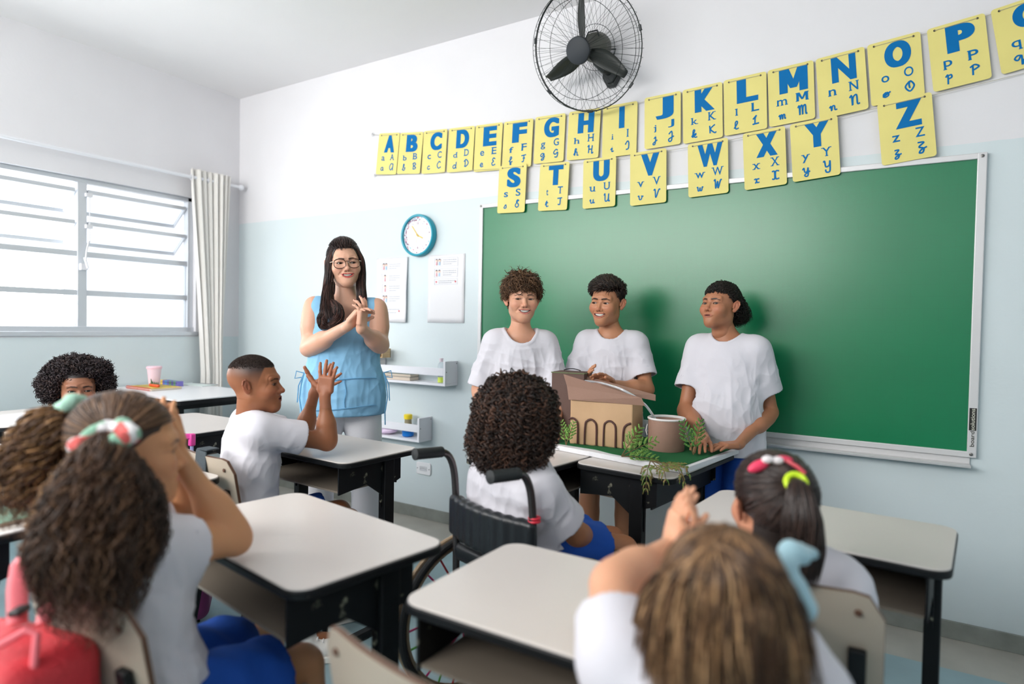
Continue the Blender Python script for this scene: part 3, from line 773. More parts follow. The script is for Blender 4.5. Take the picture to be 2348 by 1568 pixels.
# maker's mark at the lower right of the frame
mk = MB(); mk.box((bx1-.028, -.0256, bz0+.110), (bx1-.004, -.0245, bz0+.200)); mk.build('nameplate', mat('mark_black', (30, 30, 26), .5), cb, smooth=False)
for s_, z0, z1, rgb in (('board', bz0+.045, bz0+.107, (60, 60, 50)), ('solutions', bz0+.112, bz0+.198, (205, 205, 190))):
    v, f = fit_text(s_, z1-z0, .014, 0, 0, .01)
    P3 = [(bx1-.0165-p[1], -.0262, (z0+z1)/2+p[0]) for p in v]; raw_mesh('lettering', P3, f, mat('ink_'+s_, rgb, .6), cb, smooth=False)

# ------------------------------------------------------------------ alphabet cards on two strings
def P_(s): return [[tuple(map(float, p.split(','))) for p in st.split()] for st in s.split('|')]
CUR = {k: P_(v) for k, v in {
 'a': '.8,.9 .4,1 .1,.6 .2,.1 .6,.1 .8,.8 .75,.1 1,.1', 'b': '0,.1 .4,1.2 .5,1.9 .3,1.9 .25,.2 .5,0 .75,.4 .6,.8 .9,.8', 'c': '.8,.8 .5,1 .2,.5 .4,0 .9,.2',
 'd': '.8,.9 .4,1 .1,.5 .3,0 .7,.3 .9,1.9 .8,.2 1,.1', 'e': '.1,.4 .7,.6 .6,1 .3,.9 .2,.3 .5,0 .9,.2', 'f': '.1,.2 .7,1.4 .6,1.9 .4,1.6 .4,-.8 .6,-.9 .6,0 .9,.2',
 'g': '.8,.9 .4,1 .1,.5 .4,.1 .8,.9 .75,-.6 .4,-.9 .3,-.6 1,.2', 'h': '0,.2 .5,1.5 .4,1.9 .25,1.5 .2,0 .35,.8 .65,.9 .7,.1 1,.1', 'i': '.2,.5 .5,1 .45,.1 .8,.2|.5,1.4 .52,1.45',
 'j': '.3,.6 .6,1 .5,-.7 .2,-.9 .2,-.5 .9,.2|.6,1.4 .62,1.45', 'k': '0,.2 .5,1.5 .4,1.9 .25,1.5 .2,0 .3,.6 .7,.9 .6,.5 .3,.45 .6,0 .9,.1', 'l': '.1,.2 .6,1.4 .5,1.9 .3,1.5 .35,.1 .8,.2',
 'm': '0,.6 .15,.95 .2,0 .3,.9 .45,.9 .5,0 .6,.9 .8,.9 .82,.1 1,.1', 'n': '0,.6 .2,.95 .25,0 .4,.9 .65,.9 .7,.1 1,.1', 'o': '.5,1 .15,.6 .3,0 .75,.3 .6,.95 .1,.1 1.0,1.0',
 'p': '.1,.6 .35,1 .3,-.9|.35,.8 .7,.95 .75,.4 .4,.2', 'q': '.8,.9 .4,1 .1,.5 .4,.1 .8,.9 .75,-.9 1,.1', 's': '.1,.1 .55,1 .7,.3 .4,0 .15,.2', 't': '.2,.4 .5,1.6 .45,.1 .9,.2|.2,1.1 .8,1.1',
 'u': '0,.6 .2,1 .25,.1 .6,.2 .7,1 .72,.1 1,.2', 'v': '0,.8 .2,.95 .3,.1 .6,.1 .75,.8 .6,.9 1,.8', 'w': '0,.8 .15,.95 .2,.1 .4,.1 .5,.8 .55,.1 .75,.1 .85,.9 1,.8',
 'x': '.1,.8 .4,.9 .4,.1 .2,.05|.9,.9 .5,.8 .55,.1 .9,.1', 'y': '0,.6 .2,1 .3,.1 .6,.2 .75,1 .7,-.7 .4,-.9 .3,-.5 1,.2', 'z': '.2,.9 .7,.9 .3,.1 .7,0 .6,-.7 .3,-.9 .3,-.5 1,.1',
 'A': '.9,.9 .4,.95 .1,.4 .4,0 .8,.4 .9,.95 .85,.1 1,0', 'B': '.3,0 .3,1|.1,.8 .5,1 .8,.75 .4,.5 .85,.25 .5,0 .2,.1', 'C': '.8,.8 .5,1 .1,.5 .4,0 .9,.2', 'D': '.35,.9 .35,0|.1,.7 .5,1 .95,.5 .5,0 .2,.1',
 'E': '.8,.85 .5,1 .3,.75 .5,.55 .2,.3 .4,0 .85,.15', 'F': '.1,.85 .9,.95|.55,.9 .5,.1 .2,.05|.35,.5 .75,.5', 'G': '.8,.85 .5,1 .15,.6 .4,.35 .8,.6 .7,0 .3,0', 'H': '.1,.8 .3,1 .25,0|.8,1 .75,0 1,.1|.25,.5 .8,.5',
 'I': '.2,.6 .5,1 .7,.8 .65,.1 .3,0', 'J': '.2,.7 .6,1 .6,0 .3,-.2 .2,.1 .9,.4', 'K': '.2,.9 .25,0|.85,.95 .3,.5 .8,0 1,.1', 'L': '.2,.6 .6,1 .45,.7 .4,.1 .2,.05 .9,.1',
 'M': '0,.8 .15,1 .2,0 .25,.8 .45,1 .5,0 .55,.8 .8,1 .85,.1 1,.1', 'N': '0,.8 .2,1 .25,0 .35,.8 .7,1 .75,.1 1,.1', 'O': '.5,1 .1,.5 .5,0 .9,.5 .6,1 .45,.7 .5,.3', 'P': '.35,1 .3,0|.1,.8 .5,1 .85,.75 .4,.5',
 'Q': '.5,.95 .1,.5 .5,.05 .9,.5 .5,.95|.5,.3 1,0', 'S': '.75,.85 .5,1 .3,.75 .7,.3 .4,0 .1,.3 .6,.9', 'T': '.1,.9 .9,.95|.6,.9 .55,.1 .2,.1', 'U': '.1,.8 .25,1 .3,.1 .7,.2 .8,1 .8,.1 1,.1',
 'V': '.1,.85 .3,.95 .4,0 .8,.9 1,.9', 'W': '.05,.85 .2,1 .25,0 .5,.8 .55,0 .85,.9 1,.9', 'X': '.1,.9 .4,.9 .4,.1 .1,.1|.95,.9 .55,.9 .55,.1 .95,.1', 'Y': '.1,.9 .25,1 .35,.4 .7,.5 .8,1 .75,-.1 .4,-.2 .3,.1',
 'Z': '.2,.95 .75,.9 .3,.5 .7,.3 .6,-.1 .3,-.1 .5,.2 1,.4'}.items()}
SERIF = {k: [tuple(map(float, p.split(','))) for p in v.split()] for k, v in {
 'A': '.08,0 .92,0', 'B': '.08,0 .08,1', 'D': '.08,0 .08,1', 'E': '.08,0 .08,1', 'F': '.12,0 .08,1', 'H': '.08,0 .92,0 .08,1 .92,1', 'I': '.5,0 .5,1', 'J': '.8,1', 'K': '.1,0 .9,0 .1,1 .85,1', 'L': '.12,0 .12,1',
 'M': '.07,0 .93,0 .07,1 .93,1', 'N': '.08,0 .08,1 .92,1', 'P': '.12,0 .1,1', 'T': '.5,0', 'U': '.08,1 .92,1', 'V': '.05,1 .95,1', 'W': '.03,1 .97,1', 'X': '.1,0 .9,0 .1,1 .9,1', 'Y': '.5,0 .07,1 .93,1',
 'a': '.95,0', 'b': '.05,1', 'd': '.9,1 .95,0', 'f': '.35,0', 'h': '.12,0 .88,0 .05,1', 'i': '.5,0', 'j': '.4,.75', 'k': '.1,0 .9,0 .08,1', 'l': '.5,0 .35,1', 'm': '.07,0 .5,0 .93,0', 'n': '.12,0 .88,0', 'p': '.12,0',
 'q': '.88,0', 'u': '.05,1 .95,0', 'v': '.05,1 .95,1', 'w': '.03,1 .97,1', 'x': '.1,0 .9,0 .1,1 .9,1', 'y': '.1,1 .92,1'}.items()}
def spline(pts, n=7):
    if len(pts) < 3: return pts
    P = [pts[0]]+list(pts)+[pts[-1]]; out = []
    for i in range(1, len(P)-2):
        p0, p1, p2, p3 = map(np.array, (P[i-1], P[i], P[i+1], P[i+2]))
        for j in range(n):
            t = j/n; out.append(tuple(.5*((2*p1)+(-p0+p2)*t+(2*p0-5*p1+4*p2-p3)*t*t+(-p0+3*p1-3*p2+p3)*t**3)))
    out.append(tuple(pts[-1])); return out
def stroke2d(strokes, cx, cy, w, h, wd, y0=0.0, y1=1.0):
    v = []; f = []
    for st in strokes:
        S = [(cx+(x-.5)*w, cy+((y-y0)/(y1-y0)-.5)*h) for x, y in spline(st)]; n0 = len(v)
        for i, p in enumerate(S):
            a = S[max(0, i-1)]; b = S[min(len(S)-1, i+1)]; d = V(b[0]-a[0], b[1]-a[1]); d = d/max(1e-9, np.linalg.norm(d)); n = V(-d[1], d[0])*wd/2
            v += [(p[0]+n[0], p[1]+n[1], 0), (p[0]-n[0], p[1]-n[1], 0)]
        for i in range(len(S)-1): a = n0+2*i; f.append((a, a+1, a+3, a+2))
    return v, f
yl = mat('card_yellow', (228, 216, 134), .6, spec=.2, var=.04, vscale=6); bl = mat('card_blue', (0, 108, 172), .6, spec=.15)
CARDS = {'A': (870,306, 917,304, 912,400), 'B': (918,305, 971,302, 966,397), 'C': (972,301, 1026,295, 1024,395), 'D': (1030,295, 1089,288, 1088,391), 'E': (1091,288, 1153,280, 1150,389), 'F': (1156,280, 1223,271, 1220,381),
 'G': (1228,269, 1297,259, 1293,369), 'H': (1305,257, 1378,247, 1376,357), 'I': (1383,245, 1462,231, 1462,352), 'J': (1478,225, 1561,208, 1562,327), 'K': (1565,207, 1656,187, 1659,314), 'L': (1659,185, 1757,163, 1761,294),
 'M': (1760,162, 1865,137, 1870,267), 'N': (1870,136, 1982,106, 1991,249), 'O': (1988,104, 2110,71, 2120,217), 'P': (2125,68, 2258,29, 2277,177), 'Q': (2271,24, 2418,-25, 2440,130),
 'S': (1145,381, 1208,375, 1206,486), 'T': (1239,376, 1306,370, 1306,480), 'U': (1338,367, 1413,357, 1413,472), 'V': (1445,352, 1528,339, 1530,463), 'W': (1577,331, 1669,315, 1673,441), 'X': (1703,307, 1800,288, 1810,421),
 'Y': (1811,286, 1920,263, 1932,399), 'Z': (2011,239, 2136,210, 2152,356)}
low = 'STUVWXYZ'; holes = {}
_ft = fit_text
def fit_text(s, w, h, cx, cy, off=0.0):
    if s == 'M':
        a = w*.22; X0, X1 = cx-w/2, cx+w/2; Y0, Y1 = cy-h/2, cy+h/2; mm = cy-h*.32
        P = [(X0, Y0), (X0+a, Y0), (X0+a, Y1), (X0, Y1), (X1-a, Y0), (X1, Y0), (X1, Y1), (X1-a, Y1), (X0+a*.2, Y1), (X0+a*1.3, Y1), (cx+a*.35, mm), (cx-a*.35, mm), (X1-a*.2, Y1), (X1-a*1.3, Y1)]
        return np.array([(p[0], p[1], 0) for p in P]), [(0, 1, 2, 3), (4, 5, 6, 7), (8, 11, 10, 9), (13, 11, 10, 12)]
    return _ft(s, w, h, cx, cy, off)
for idx, (ch, c) in enumerate(CARDS.items()):
    Yp = -.030 if ch in low else -.016-.003*(idx % 2)
    A_, B_, C_ = (on_wall(c[i], c[i+1], Yp) for i in (0, 2, 4))
    u = nrm(B_-A_); wd = np.linalg.norm(B_-A_); ht = abs(np.dot(B_-C_, np.cross(u, (0, 1, 0)))); ht = min(max(ht, .262), .285)
    vv = -np.cross(u, (0, 1, 0)); vv = vv if vv[2] > 0 else -vv
    org = A_-vv*ht                                        # lower-left corner
    root = empty('alphabet_card', A_+u*wd/2, 0, f'yellow alphabet card with a big blue letter {ch}', 'alphabet card', 'yellow alphabet cards on the strings')
    back = V(0, .0016, 0)
    W3 = lambda a, b, o=0.: org+u*a+vv*b-V(0, o, 0)
    NX, NY = 8, 10; bow = .006*math.sin(idx*2.1)+.004
    ol = rrect(wd, ht, .012, 4, wd/2, ht/2)
    pm = MB(); pm.prism(ol, org+V(0, 0, 0), u, vv, back); pm.build('card', yl, root, smooth=False)
    v, f = fit_text(ch, wd*(.10 if ch == 'I' else .56 if ch in 'MW' else .44), ht*.41, wd*.56, ht*.735, .012 if ch in 'MWN' else .04)
    BV = []; BF = []
    for q, dx in enumerate((-.030, -.010, .010, .030)):
        for gi, g in enumerate(f): n = len(BV); BF.append(tuple(range(n, n+len(g)))); BV += [W3(v[i][0]+dx*wd, v[i][1], .0006+.0002*q+(.00002*gi if ch == 'M' else 0)) for i in g]
    raw_mesh('big_letter', BV, BF, bl, root, smooth=False)
    V2 = []; F2 = []
    def flush():
        raw_mesh('small_letter', V2, F2, bl, root, smooth=False); V2.clear(); F2.clear()
    def addp(v, f, ex=True):
        for g in f:
            n = len(V2); zo = .0008+(.00001*len(F2) if ex else 0); pts = [v[i] for i in g]
            ar = sum(pts[i][0]*pts[(i+1) % len(pts)][1]-pts[(i+1) % len(pts)][0]*pts[i][1] for i in range(len(pts)))
            V2.extend([W3(p[0], p[1], zo) for p in (pts if ar > 0 else pts[::-1])]); F2.append(tuple(range(n, n+len(pts))))
    for s, cx_, cy_, hh in ((ch.lower(), .30, .385, .125 if ch.lower() in 'bdfhklt' else .105), (ch, .74, .42, .150)):
        desc = s in 'gjpqy'; H_ = hh*ht*(1.35 if desc else 1.0); yy = cy_*ht-(.02*ht if desc else 0)
        ww = wd*(.07 if s in 'iljIt' else .22 if s in 'mwMW' else .15)*(1.15 if s.isupper() else 1)
        if s in 'il': ww = wd*.035
        if s == 'I': ww = wd*.035
        v, f = fit_text(s, ww, H_, cx_*wd, yy, .012); addp(v, f, s == 'M')
        lo, hi = v.min(0), v.max(0)
        for (fx, fy) in SERIF.get(s, []):
            x = lo[0]+(hi[0]-lo[0])*fx; y = lo[1]+(hi[1]-lo[1])*fy; sw = wd*.032; st = ht*.0065; y = y+st*(1 if fy < .5 else -1)
            addp([(x-sw, y-st, 0), (x+sw, y-st, 0), (x+sw, y+st, 0), (x-sw, y+st, 0)], [(0, 1, 2, 3)])
        flush()
    lc = ch.lower(); tall = lc in 'bdfhklt'; dn = lc in 'fgjpqyz'
    y0, y1 = (-.9 if dn else 0), (1.9 if tall else 1.0); hh = .075*(y1-y0)
    v, f = stroke2d(CUR[lc], .30*wd, (.135+(.02 if tall else 0))*ht, wd*.16, min(hh, .16)*ht, .0060, y0, y1); addp(v, f); flush()
    v, f = stroke2d(CUR[ch], .74*wd, .185*ht, wd*.20, .155*ht, .0065, 0, 1.0); addp(v, f)
    flush()
    h1, h2 = W3(wd*.13, ht-.014, .001), W3(wd*.87, ht-.014, .001); holes[ch] = (h1, h2)
    for h in (h1, h2):
        e = MB(); e.lathe([(.0042, 0), (.0042, .0012), (.0022, .0012), (.0022, .0002)], h, 10, axis=(0, -1, 0)); e.build('eyelet', mat('eyelet_dark', (70, 66, 58), .4, metal=.5), root)
strm = mat('nylon_string', (178, 172, 150), .5)
for keys, name, lab, end in (('ABCDEFGHIJKLMNOPQ', 'string', 'thin upper string threaded through the yellow cards A to Q', on_wall(857, 309, -.004)), (low, 'string', 'thin lower string threaded through the yellow cards S to Z', on_wall(862, 403, -.004))):
    s_ = MB(); pts = [end+V(0, 0, 0)]
    for k in keys:
        h1, h2 = holes[k]; o_ = V(0, .006, 0)
        pts += [h1+o_, h1-V(0, .0015, 0), h2-V(0, .0015, 0), h2+o_]
    if keys == low: pts += [on_wall(2348, 168, -.01)]
    s_.tube(pts, .0011, 5); o = s_.build(name, strm); tag(o, lab, 'string')
    hk = MB(); hk.tube([end+V(0, .004, 0), end+V(0, -.012, 0), end+V(0, -.014, .008)], .0015, 6); hk.tube([end+V(-.010*math.cos(a), -.008, .010*math.sin(a)) for a in np.linspace(0, 6.28, 10)[:-1]], .001, 4, closed=True)
    tag(hk.build('wall_hook', mat('hook_steel', (110, 108, 104), .4, metal=.7)), 'small wall hook holding the left end of the '+('upper' if keys[0] == 'A' else 'lower')+' card string', 'hook')

# ------------------------------------------------------------------ desks, chairs
lam = mat('desk_laminate', (216, 209, 204), .33, bump=.02, bscale=200, var=.02, vscale=5)
blk = mat('black_steel', (13, 16, 19), .5, spec=.3, var=.15, vscale=12)
edg = mat('black_edging', (15, 16, 19), .4, spec=.35)
shelfm = mat('book_box_inside', (128, 118, 106), .5)
scuff = mat('scuffed_black', (30, 33, 36), .5, spec=.3)
_n = scuff.node_tree; _b = _n.nodes['Principled BSDF']; _t = _n.nodes.new('ShaderNodeTexCoord'); _q = _n.nodes.new('ShaderNodeTexNoise'); _q.inputs['Scale'].default_value = 22; _q.inputs['Detail'].default_value = 8
_r = _n.nodes.new('ShaderNodeValToRGB'); _r.color_ramp.elements[0].position = .63; _r.color_ramp.elements[0].color = lin((14, 17, 20))+(1,); _r.color_ramp.elements[1].position = .70; _r.color_ramp.elements[1].color = lin((150, 150, 132))+(1,)
_n.links.new(_t.outputs['Object'], _q.inputs['Vector']); _n.links.new(_q.outputs['Fac'], _r.inputs[0]); _n.links.new(_r.outputs[0], _b.inputs['Base Color'])
def make_desk(W=.64, D=.41, z=.725):
    """local: x width, -y the pupil's side; origin on the floor under the centre"""
    root = empty('school_desk', (0, 0, 0)); h = D/2
    top = MB(); top.prism(rrect(W, D, .045, 7), (0, 0, z-.024), (1, 0, 0), (0, 1, 0), (0, 0, .020)); t = top.build('edge_band', scuff, root, bevel=.004)
    tt = MB(); tt.prism(rrect(W-.006, D-.006, .043, 7), (0, 0, z-.006), (1, 0, 0), (0, 1, 0), (0, 0, .006)); tt.build('desk_top', lam, root, bevel=.0015)
    b = MB(); b.box((-W/2+.05, -h+.015, z-.122), (W/2-.05, h-.10, z-.115)); b.box((-W/2+.05, h-.105, z-.122), (W/2-.05, h-.10, z-.024)); b.build('book_box', shelfm, root, smooth=False)
    b = MB(); b.box((-W/2+.045, h-.100, z-.135), (W/2-.045, h-.094, z-.024)); b.build('modesty_panel', blk, root, smooth=False)
    prof = [(-h+.010, z-.024), (-h+.010, z-.128), (-h+.150, z-.112), (-h+.225, z-.165), (-h+.225, z-.22), (-h+.290, z-.22), (-h+.290, z-.135), (-h+.335, z-.120), (-h+.335, z-.024)]
    for s in (-1, 1):
        p = MB(); p.prism(prof, (s*(W/2-.048), 0, 0), (0, 1, 0), (0, 0, 1), (s*.006, 0, 0)); p.build('side_panel', scuff, root, smooth=False)
        l = MB(); l.box((s*(W/2-.045)-.018, -h+.232, .03), (s*(W/2-.045)+.018, -h+.285, z-.024)); l.build('leg', blk, root, bevel=.003)
        fo = MB(); fo.box((s*(W/2-.045)-.018, -h+.02, .006), (s*(W/2-.045)+.018, h-.01, .032)); fo.build('foot_rail', blk, root, bevel=.004)
        for y in (-h+.03, h-.02):
            g = MB(); g.lathe([(.016, 0), (.018, .006), (.016, .008)], (s*(W/2-.045), y, 0), 10); g.build('foot_cap', edg, root)
    c = MB(); c.box((-W/2+.05, -h+.245, .20), (W/2-.05, -h+.27, .24)); c.build('cross_bar', blk, root, bevel=.002)
    return root
DG = 'school desks'
_desk0 = make_desk()
def place_desk(cx, cy, rz, label, first=[True], sx=1.0, z=None):
    o = _desk0 if first[0] else copy_tree(_desk0); first[0] = False
    o.location = (cx, cy, 0); o.rotation_euler = (0, 0, rz); o.scale = (sx, 1, z or 1); return tag(o, label, 'desk', DG)
def by_corner(px, py, cxs, cys, rz, W=.64, D=.41, z=.725, sx=1.0):
    """centre of a desk whose corner (cxs, cys = -1/+1) is at the given floor-plan point"""
    c, s = math.cos(rz), math.sin(rz); a = -cxs*W*sx/2; b = -cys*D/2; return px+c*a-s*b, py+s*a+c*b
def corner_px(x, y, z=.725): return on_z(x, y, z)[:2]
x, y = by_corner(3.628, -1.945, 1, 1, -.15, sx=1.05); place_desk(x, y, -.15, 'empty beige desk in front of the girl with two curly ponytails, left foreground', sx=1.05)
x, y = by_corner(3.745, -2.260, -1, -1, .0); place_desk(x, y+.0, .0, 'beige desk in the centre foreground, left of the long-haired girl')
x, y = by_corner(2.792, -1.495, 1, -1, -.05); place_desk(x, y, -.05, 'beige desk with chipped black edge that the short-haired boy leans his elbow on')
x, y = by_corner(4.650, -1.475, 1, -1, -.08); place_desk(x, y, -.08, 'beige desk by the right wall side, in front of the girl with the straight ponytail')
x, y = by_corner(3.868, -1.000, 1, 1, math.radians(-97)); D5 = (x, y, math.radians(-97)); place_desk(x, y, math.radians(-97), 'black-sided desk carrying the round pot end of the cardboard model')
D5b_ = place_desk(3.285, -.840, math.radians(83), 'dark desk behind the curly-haired wheelchair user, under the left half of the model')
D5b_.scale = (1, .88, 1)
place_desk(1.45, -1.26, .0, 'desk with a white top between the afro-haired girl and the short-haired boy')
x, y = by_corner(2.615, -1.862, 1, 1, -.03); place_desk(x, y, -.03, 'desk in front of the beige chair with the black strap, near the raised hand')
place_desk(.62, -1.70, .0, 'desk at the far left edge holding a sheet of white paper')
place_desk(1.37, -2.26, .0, 'desk at the left edge, just behind the left curly ponytail')

# long table under the window
ta = empty('work_table', (.5, -.76, 0), 0, 'long white table with black frame against the window wall, holding notebooks and a pink cup', 'table')
TZ = .785; tx0, tx1, ty0, ty1 = .02, 1.02, -1.09, -.48
m = MB(); m.prism(rrect(tx1-tx0, ty1-ty0, .02, 4, (tx0+tx1)/2, (ty0+ty1)/2), (0, 0, TZ-.006), (1, 0, 0), (0, 1, 0), (0, 0, .006)); m.build('table_top', mat('white_laminate', (226, 226, 228), .3), ta)
m = MB(); m.prism(rrect(tx1-tx0, ty1-ty0, .02, 4, (tx0+tx1)/2, (ty0+ty1)/2), (0, 0, TZ-.03), (1, 0, 0), (0, 1, 0), (0, 0, .024)); m.build('edge_band', edg, ta)
for x in (tx0+.04, tx1-.12):
    for y in (ty0+.04, ty1-.04):
        m = MB(); m.box((x-.03, y-.02, 0), (x+.03, y+.02, TZ-.03)); m.build('leg', blk, ta, bevel=.002)
m = MB(); m.box((tx0+.04, ty0+.03, TZ-.07), (tx1-.09, ty0+.045, TZ-.03)); m.box((tx1-.13, ty0+.03, TZ-.07), (tx1-.11, ty1-.03, TZ-.03)); m.build('apron', blk, ta)

cback = mat('chair_laminate', (170, 158, 142), .42, var=.03, vscale=5); cedge = mat('chair_wood_edge', (92, 62, 46), .5)
def make_chair():
    """local: origin on the floor under the seat, the sitter faces +y"""
    r = empty('school_chair', (0, 0, 0))
    def plate(o, ex, ey, w, h, rad, nrm_, curve):
        # curved laminate panel with a brown ply edge
        m = MB(); ol = rrect(w, h, rad, 6); N = 14
        return m
    s = MB(); s.prism(rrect(.38, .37, .06, 6), (0, 0, .425), (1, 0, 0), (0, 1, 0), (0, 0, .010)); s.build('seat', cback, r, bevel=.003)
    s = MB(); s.prism(rrect(.382, .372, .06, 6), (0, 0, .4235), (1, 0, 0), (0, 1, 0), (0, 0, .0085)); s.build('seat_edge', cedge, r)
    by = -.185; th = math.radians(10); ez = V(0, -math.sin(th), math.cos(th)); ny = V(0, -math.cos(th), -math.sin(th))
    NX = 16; W_, H_ = .385, .285; c0 = V(0, by-.02, .638)
    def pt(a, b, off): return c0+V(1, 0, 0)*a+ez*b+ny*(off+.018*(1-(2*a/W_)**2))
    for nm, o0, o1, k, mt in (('backrest', -.0005, .0105, 1.0, cback), ('backrest_edge', .001, .009, 1.004, cedge)):
        xs = np.linspace(-W_/2, W_/2, NX); vs = []; fs = []
        for i, x in enumerate(xs):
            ed = abs(x)-(W_/2-.05); hh = H_/2-(.05-math.sqrt(max(0, .05**2-max(0, ed)**2)) if ed > 0 else 0)
            for (b, o) in ((-hh, o0), (hh, o0), (hh, o1), (-hh, o1)): vs.append(pt(x*k, b*k, o))
        for i in range(NX-1):
            a = 4*i
            for j in range(4): fs.append((a+j, a+4+j, a+4+(j+1) % 4, a+(j+1) % 4))
        fs += [(0, 1, 2, 3), tuple(4*(NX-1)+j for j in (3, 2, 1, 0))]
        raw_mesh(nm, vs, fs, mt, r, sharp=.5)
    for s_ in (-1, 1):
        m = MB(); m.tube([(s_*.165, .16, .012), (s_*.165, .17, .40), (s_*.165, .13, .415), (s_*.165, -.12, .415)], .011, 8); m.build('leg', blk, r)
        m = MB(); m.tube([(s_*.165, -.21, .012), (s_*.165, -.14, .415), (s_*.165, -.165, .46)], .011, 8); m.build('leg', blk, r)
        m = MB(); p0 = pt(s_*.150, -.17, .022); p1 = pt(s_*.150, .035, .018); m.bar(V(s_*.160, -.15, .43), p0, .026, .012); m.bar(p0, p1, .030, .016); m.build('back_bracket', blk, r, bevel=.003)
        m = MB(); m.lathe([(.007, 0), (.006, .003), (.001, .004)], pt(s_*.150, .105, .012), 10, axis=ny); m.build('rivet', cedge, r)
        for y in (.16, -.21):
            m = MB(); m.lathe([(.014, 0), (.014, .02), (.012, .024)], (s_*.165, y, 0), 10); m.build('foot_cap', edg, r)
    m = MB(); m.tube([(-.165, .0, .412), (.165, .0, .412)], .010, 8); m.build('cross_bar', blk, r)
    return r
CHG = 'school chairs'
_chair0 = make_chair(); _cf = [True]
def place_chair(cx, cy, rz, label):
    o = _chair0 if _cf[0] else copy_tree(_chair0); _cf[0] = False
    o.location = (cx, cy, 0); o.rotation_euler = (0, 0, rz); return tag(o, label, 'chair', CHG)
place_chair(2.465, -1.590, -.11, 'beige chair with a black strap over its back, under the short-haired clapping boy')
place_chair(3.315, -2.385, .02, 'chair with a red backpack hung on its back, under the girl with two curly ponytails')
place_chair(4.335, -1.615, .03, 'beige chair with black brackets, under the girl with the straight black ponytail')
place_chair(4.005, -2.262, -.17, 'beige chair cropped by the bottom edge, under the girl with long loose hair')
place_chair(1.55, -1.80, .0, 'chair under the afro-haired girl at the left')

# ------------------------------------------------------------------ wall fan
ctr = V(3.122, -.21, 2.652); axv = nrm((-.06, -.90, -.40))
fan = empty('wall_fan', (3.18, 0, 2.57), 0, 'black wall fan with a round wire cage high above the letter I card', 'fan')
fx = nrm(np.cross(axv, (0, 0, 1))); fy = np.cross(fx, axv)*-1; fy = fy if fy[2] > 0 else -fy
wire = mat('fan_wire', (30, 40, 38), .4, metal=.4); fblk = mat('fan_plastic', (38, 44, 46), .45); fbl2 = mat('fan_blade', (44, 48, 46), .5)
def FP(r, a, h): return ctr+fx*r*math.cos(a)+fy*r*math.sin(a)+axv*h
def fring(m, r, h, t): m.tube([FP(r, a, h) for a in np.linspace(0, 2*math.pi, 49)[:-1]], t, 5, closed=True)
cg = MB()
for r, h, t in ((.300, 0, .0026), (.288, .045, .0014), (.232, .075, .0014)): fring(cg, r, h, t)
NS = 60
for k in range(NS):
    a = 2*math.pi*k/NS; b = a+.05*math.sin(k*1.7)
    cg.tube([FP(.300, a, .0), FP(.296, a, .022), FP(.28, (a+b)/2, .055), FP(.232, b, .075), FP(.15, b+.02*math.sin(k), .086), FP(.066, b, .090)], .0008, 3)
cg.build('front_cage', wire, fan, sharp=None)
cg = MB()
for r, h, t in ((.298, -.006, .0022), (.255, -.075, .0014), (.11, -.10, .0014)): fring(cg, r, h, t)
for k in range(44):
    a = 2*math.pi*(k+.5)/44; cg.tube([FP(.300, a, -.004), FP(.292, a, -.045), FP(.255, a, -.075), FP(.11, a+.1, -.10), FP(.06, a+.1, -.10)], .0008, 3)
cg.build('rear_cage', wire, fan, sharp=None)
cg = MB(); cg.lathe([(.001, .100), (.055, .099), (.064, .094), (.066, .084), (.060, .080), (.001, .080)], ctr, 36, axis=axv); cg.build('cage_badge', mat('fan_badge', (36, 42, 48), .6), fan)
mh = MB(); mh.lathe([(.001, .03), (.022, .03), (.03, .015), (.035, -.0), (.055, -.075), (.072, -.09), (.074, -.13), (.062, -.165), (.03, -.19), (.001, -.192)], ctr, 32, axis=axv); mh.build('motor_housing', mat('fan_motor', (84, 86, 80), .5), fan)
for k in range(3):
    a0 = math.radians(92+120*k); bl_ = []; NB_ = 9
    vs = []; fs = []
    for i in range(NB_):
        t = i/(NB_-1); r = .03+.225*t; wd = .020+.030*math.sin(math.pi*min(1, t*1.02)**.8)*(1-.25*t); tw = math.radians(46-14*t)
        for j in range(5):
            u = j/4-.5; p = FP(r, a0, .02)+(-fx*math.sin(a0)+fy*math.cos(a0))*(u*wd*2*math.cos(tw)+.03*t*t)+axv*(u*wd*2*math.sin(tw)-.012*(1-4*u*u))
            vs.append(p)
    for i in range(NB_-1):
        for j in range(4): a = i*5+j; fs.append((a, a+5, a+6, a+1))
    o = raw_mesh('blade', vs, fs, fbl2, fan); sm = o.modifiers.new('thick', 'SOLIDIFY'); sm.thickness = .0025
hb = MB(); hb.lathe([(.001, .055), (.02, .052), (.028, .03), (.028, .0), (.001, -.01)], ctr, 20, axis=axv); hb.build('hub', fblk, fan)
wp = V(3.178, 0, 2.576)
br = MB(); ol = [(-.042, .05), (.042, .062), (.046, -.02), (.02, -.062), (-.018, -.064), (-.048, -.01)]
br.prism(ol, wp-V(0, .001, 0), (1, 0, 0), (0, 0, 1), (0, -.028, 0)); br.prism([(a*.75, b*.75) for a, b in ol], wp-V(0, .029, 0), (1, 0, 0), (0, 0, 1), (0, -.014, 0)); br.build('wall_bracket', fblk, fan, bevel=.004)
ar = MB(); e_ = ctr-axv*.10-V(0, 0, .05); ar.tube([wp-V(0, .03, -.01), wp+V(-.02, -.075, .012), e_+V(.0, .02, -.02), e_+V(0, -.005, .03)], [.022, .018, .020, .024], 10); ar.build('support_arm', fblk, fan)
ca = MB(); ca.tube([spl for spl in [ctr-axv*.15-V(0, 0, .02), ctr-axv*.20+V(.07, 0, -.03), ctr-axv*.16+V(.06, .02, -.08), wp+V(.01, -.05, .05)]], .0035, 6); ca.build('power_cable', fblk, fan)
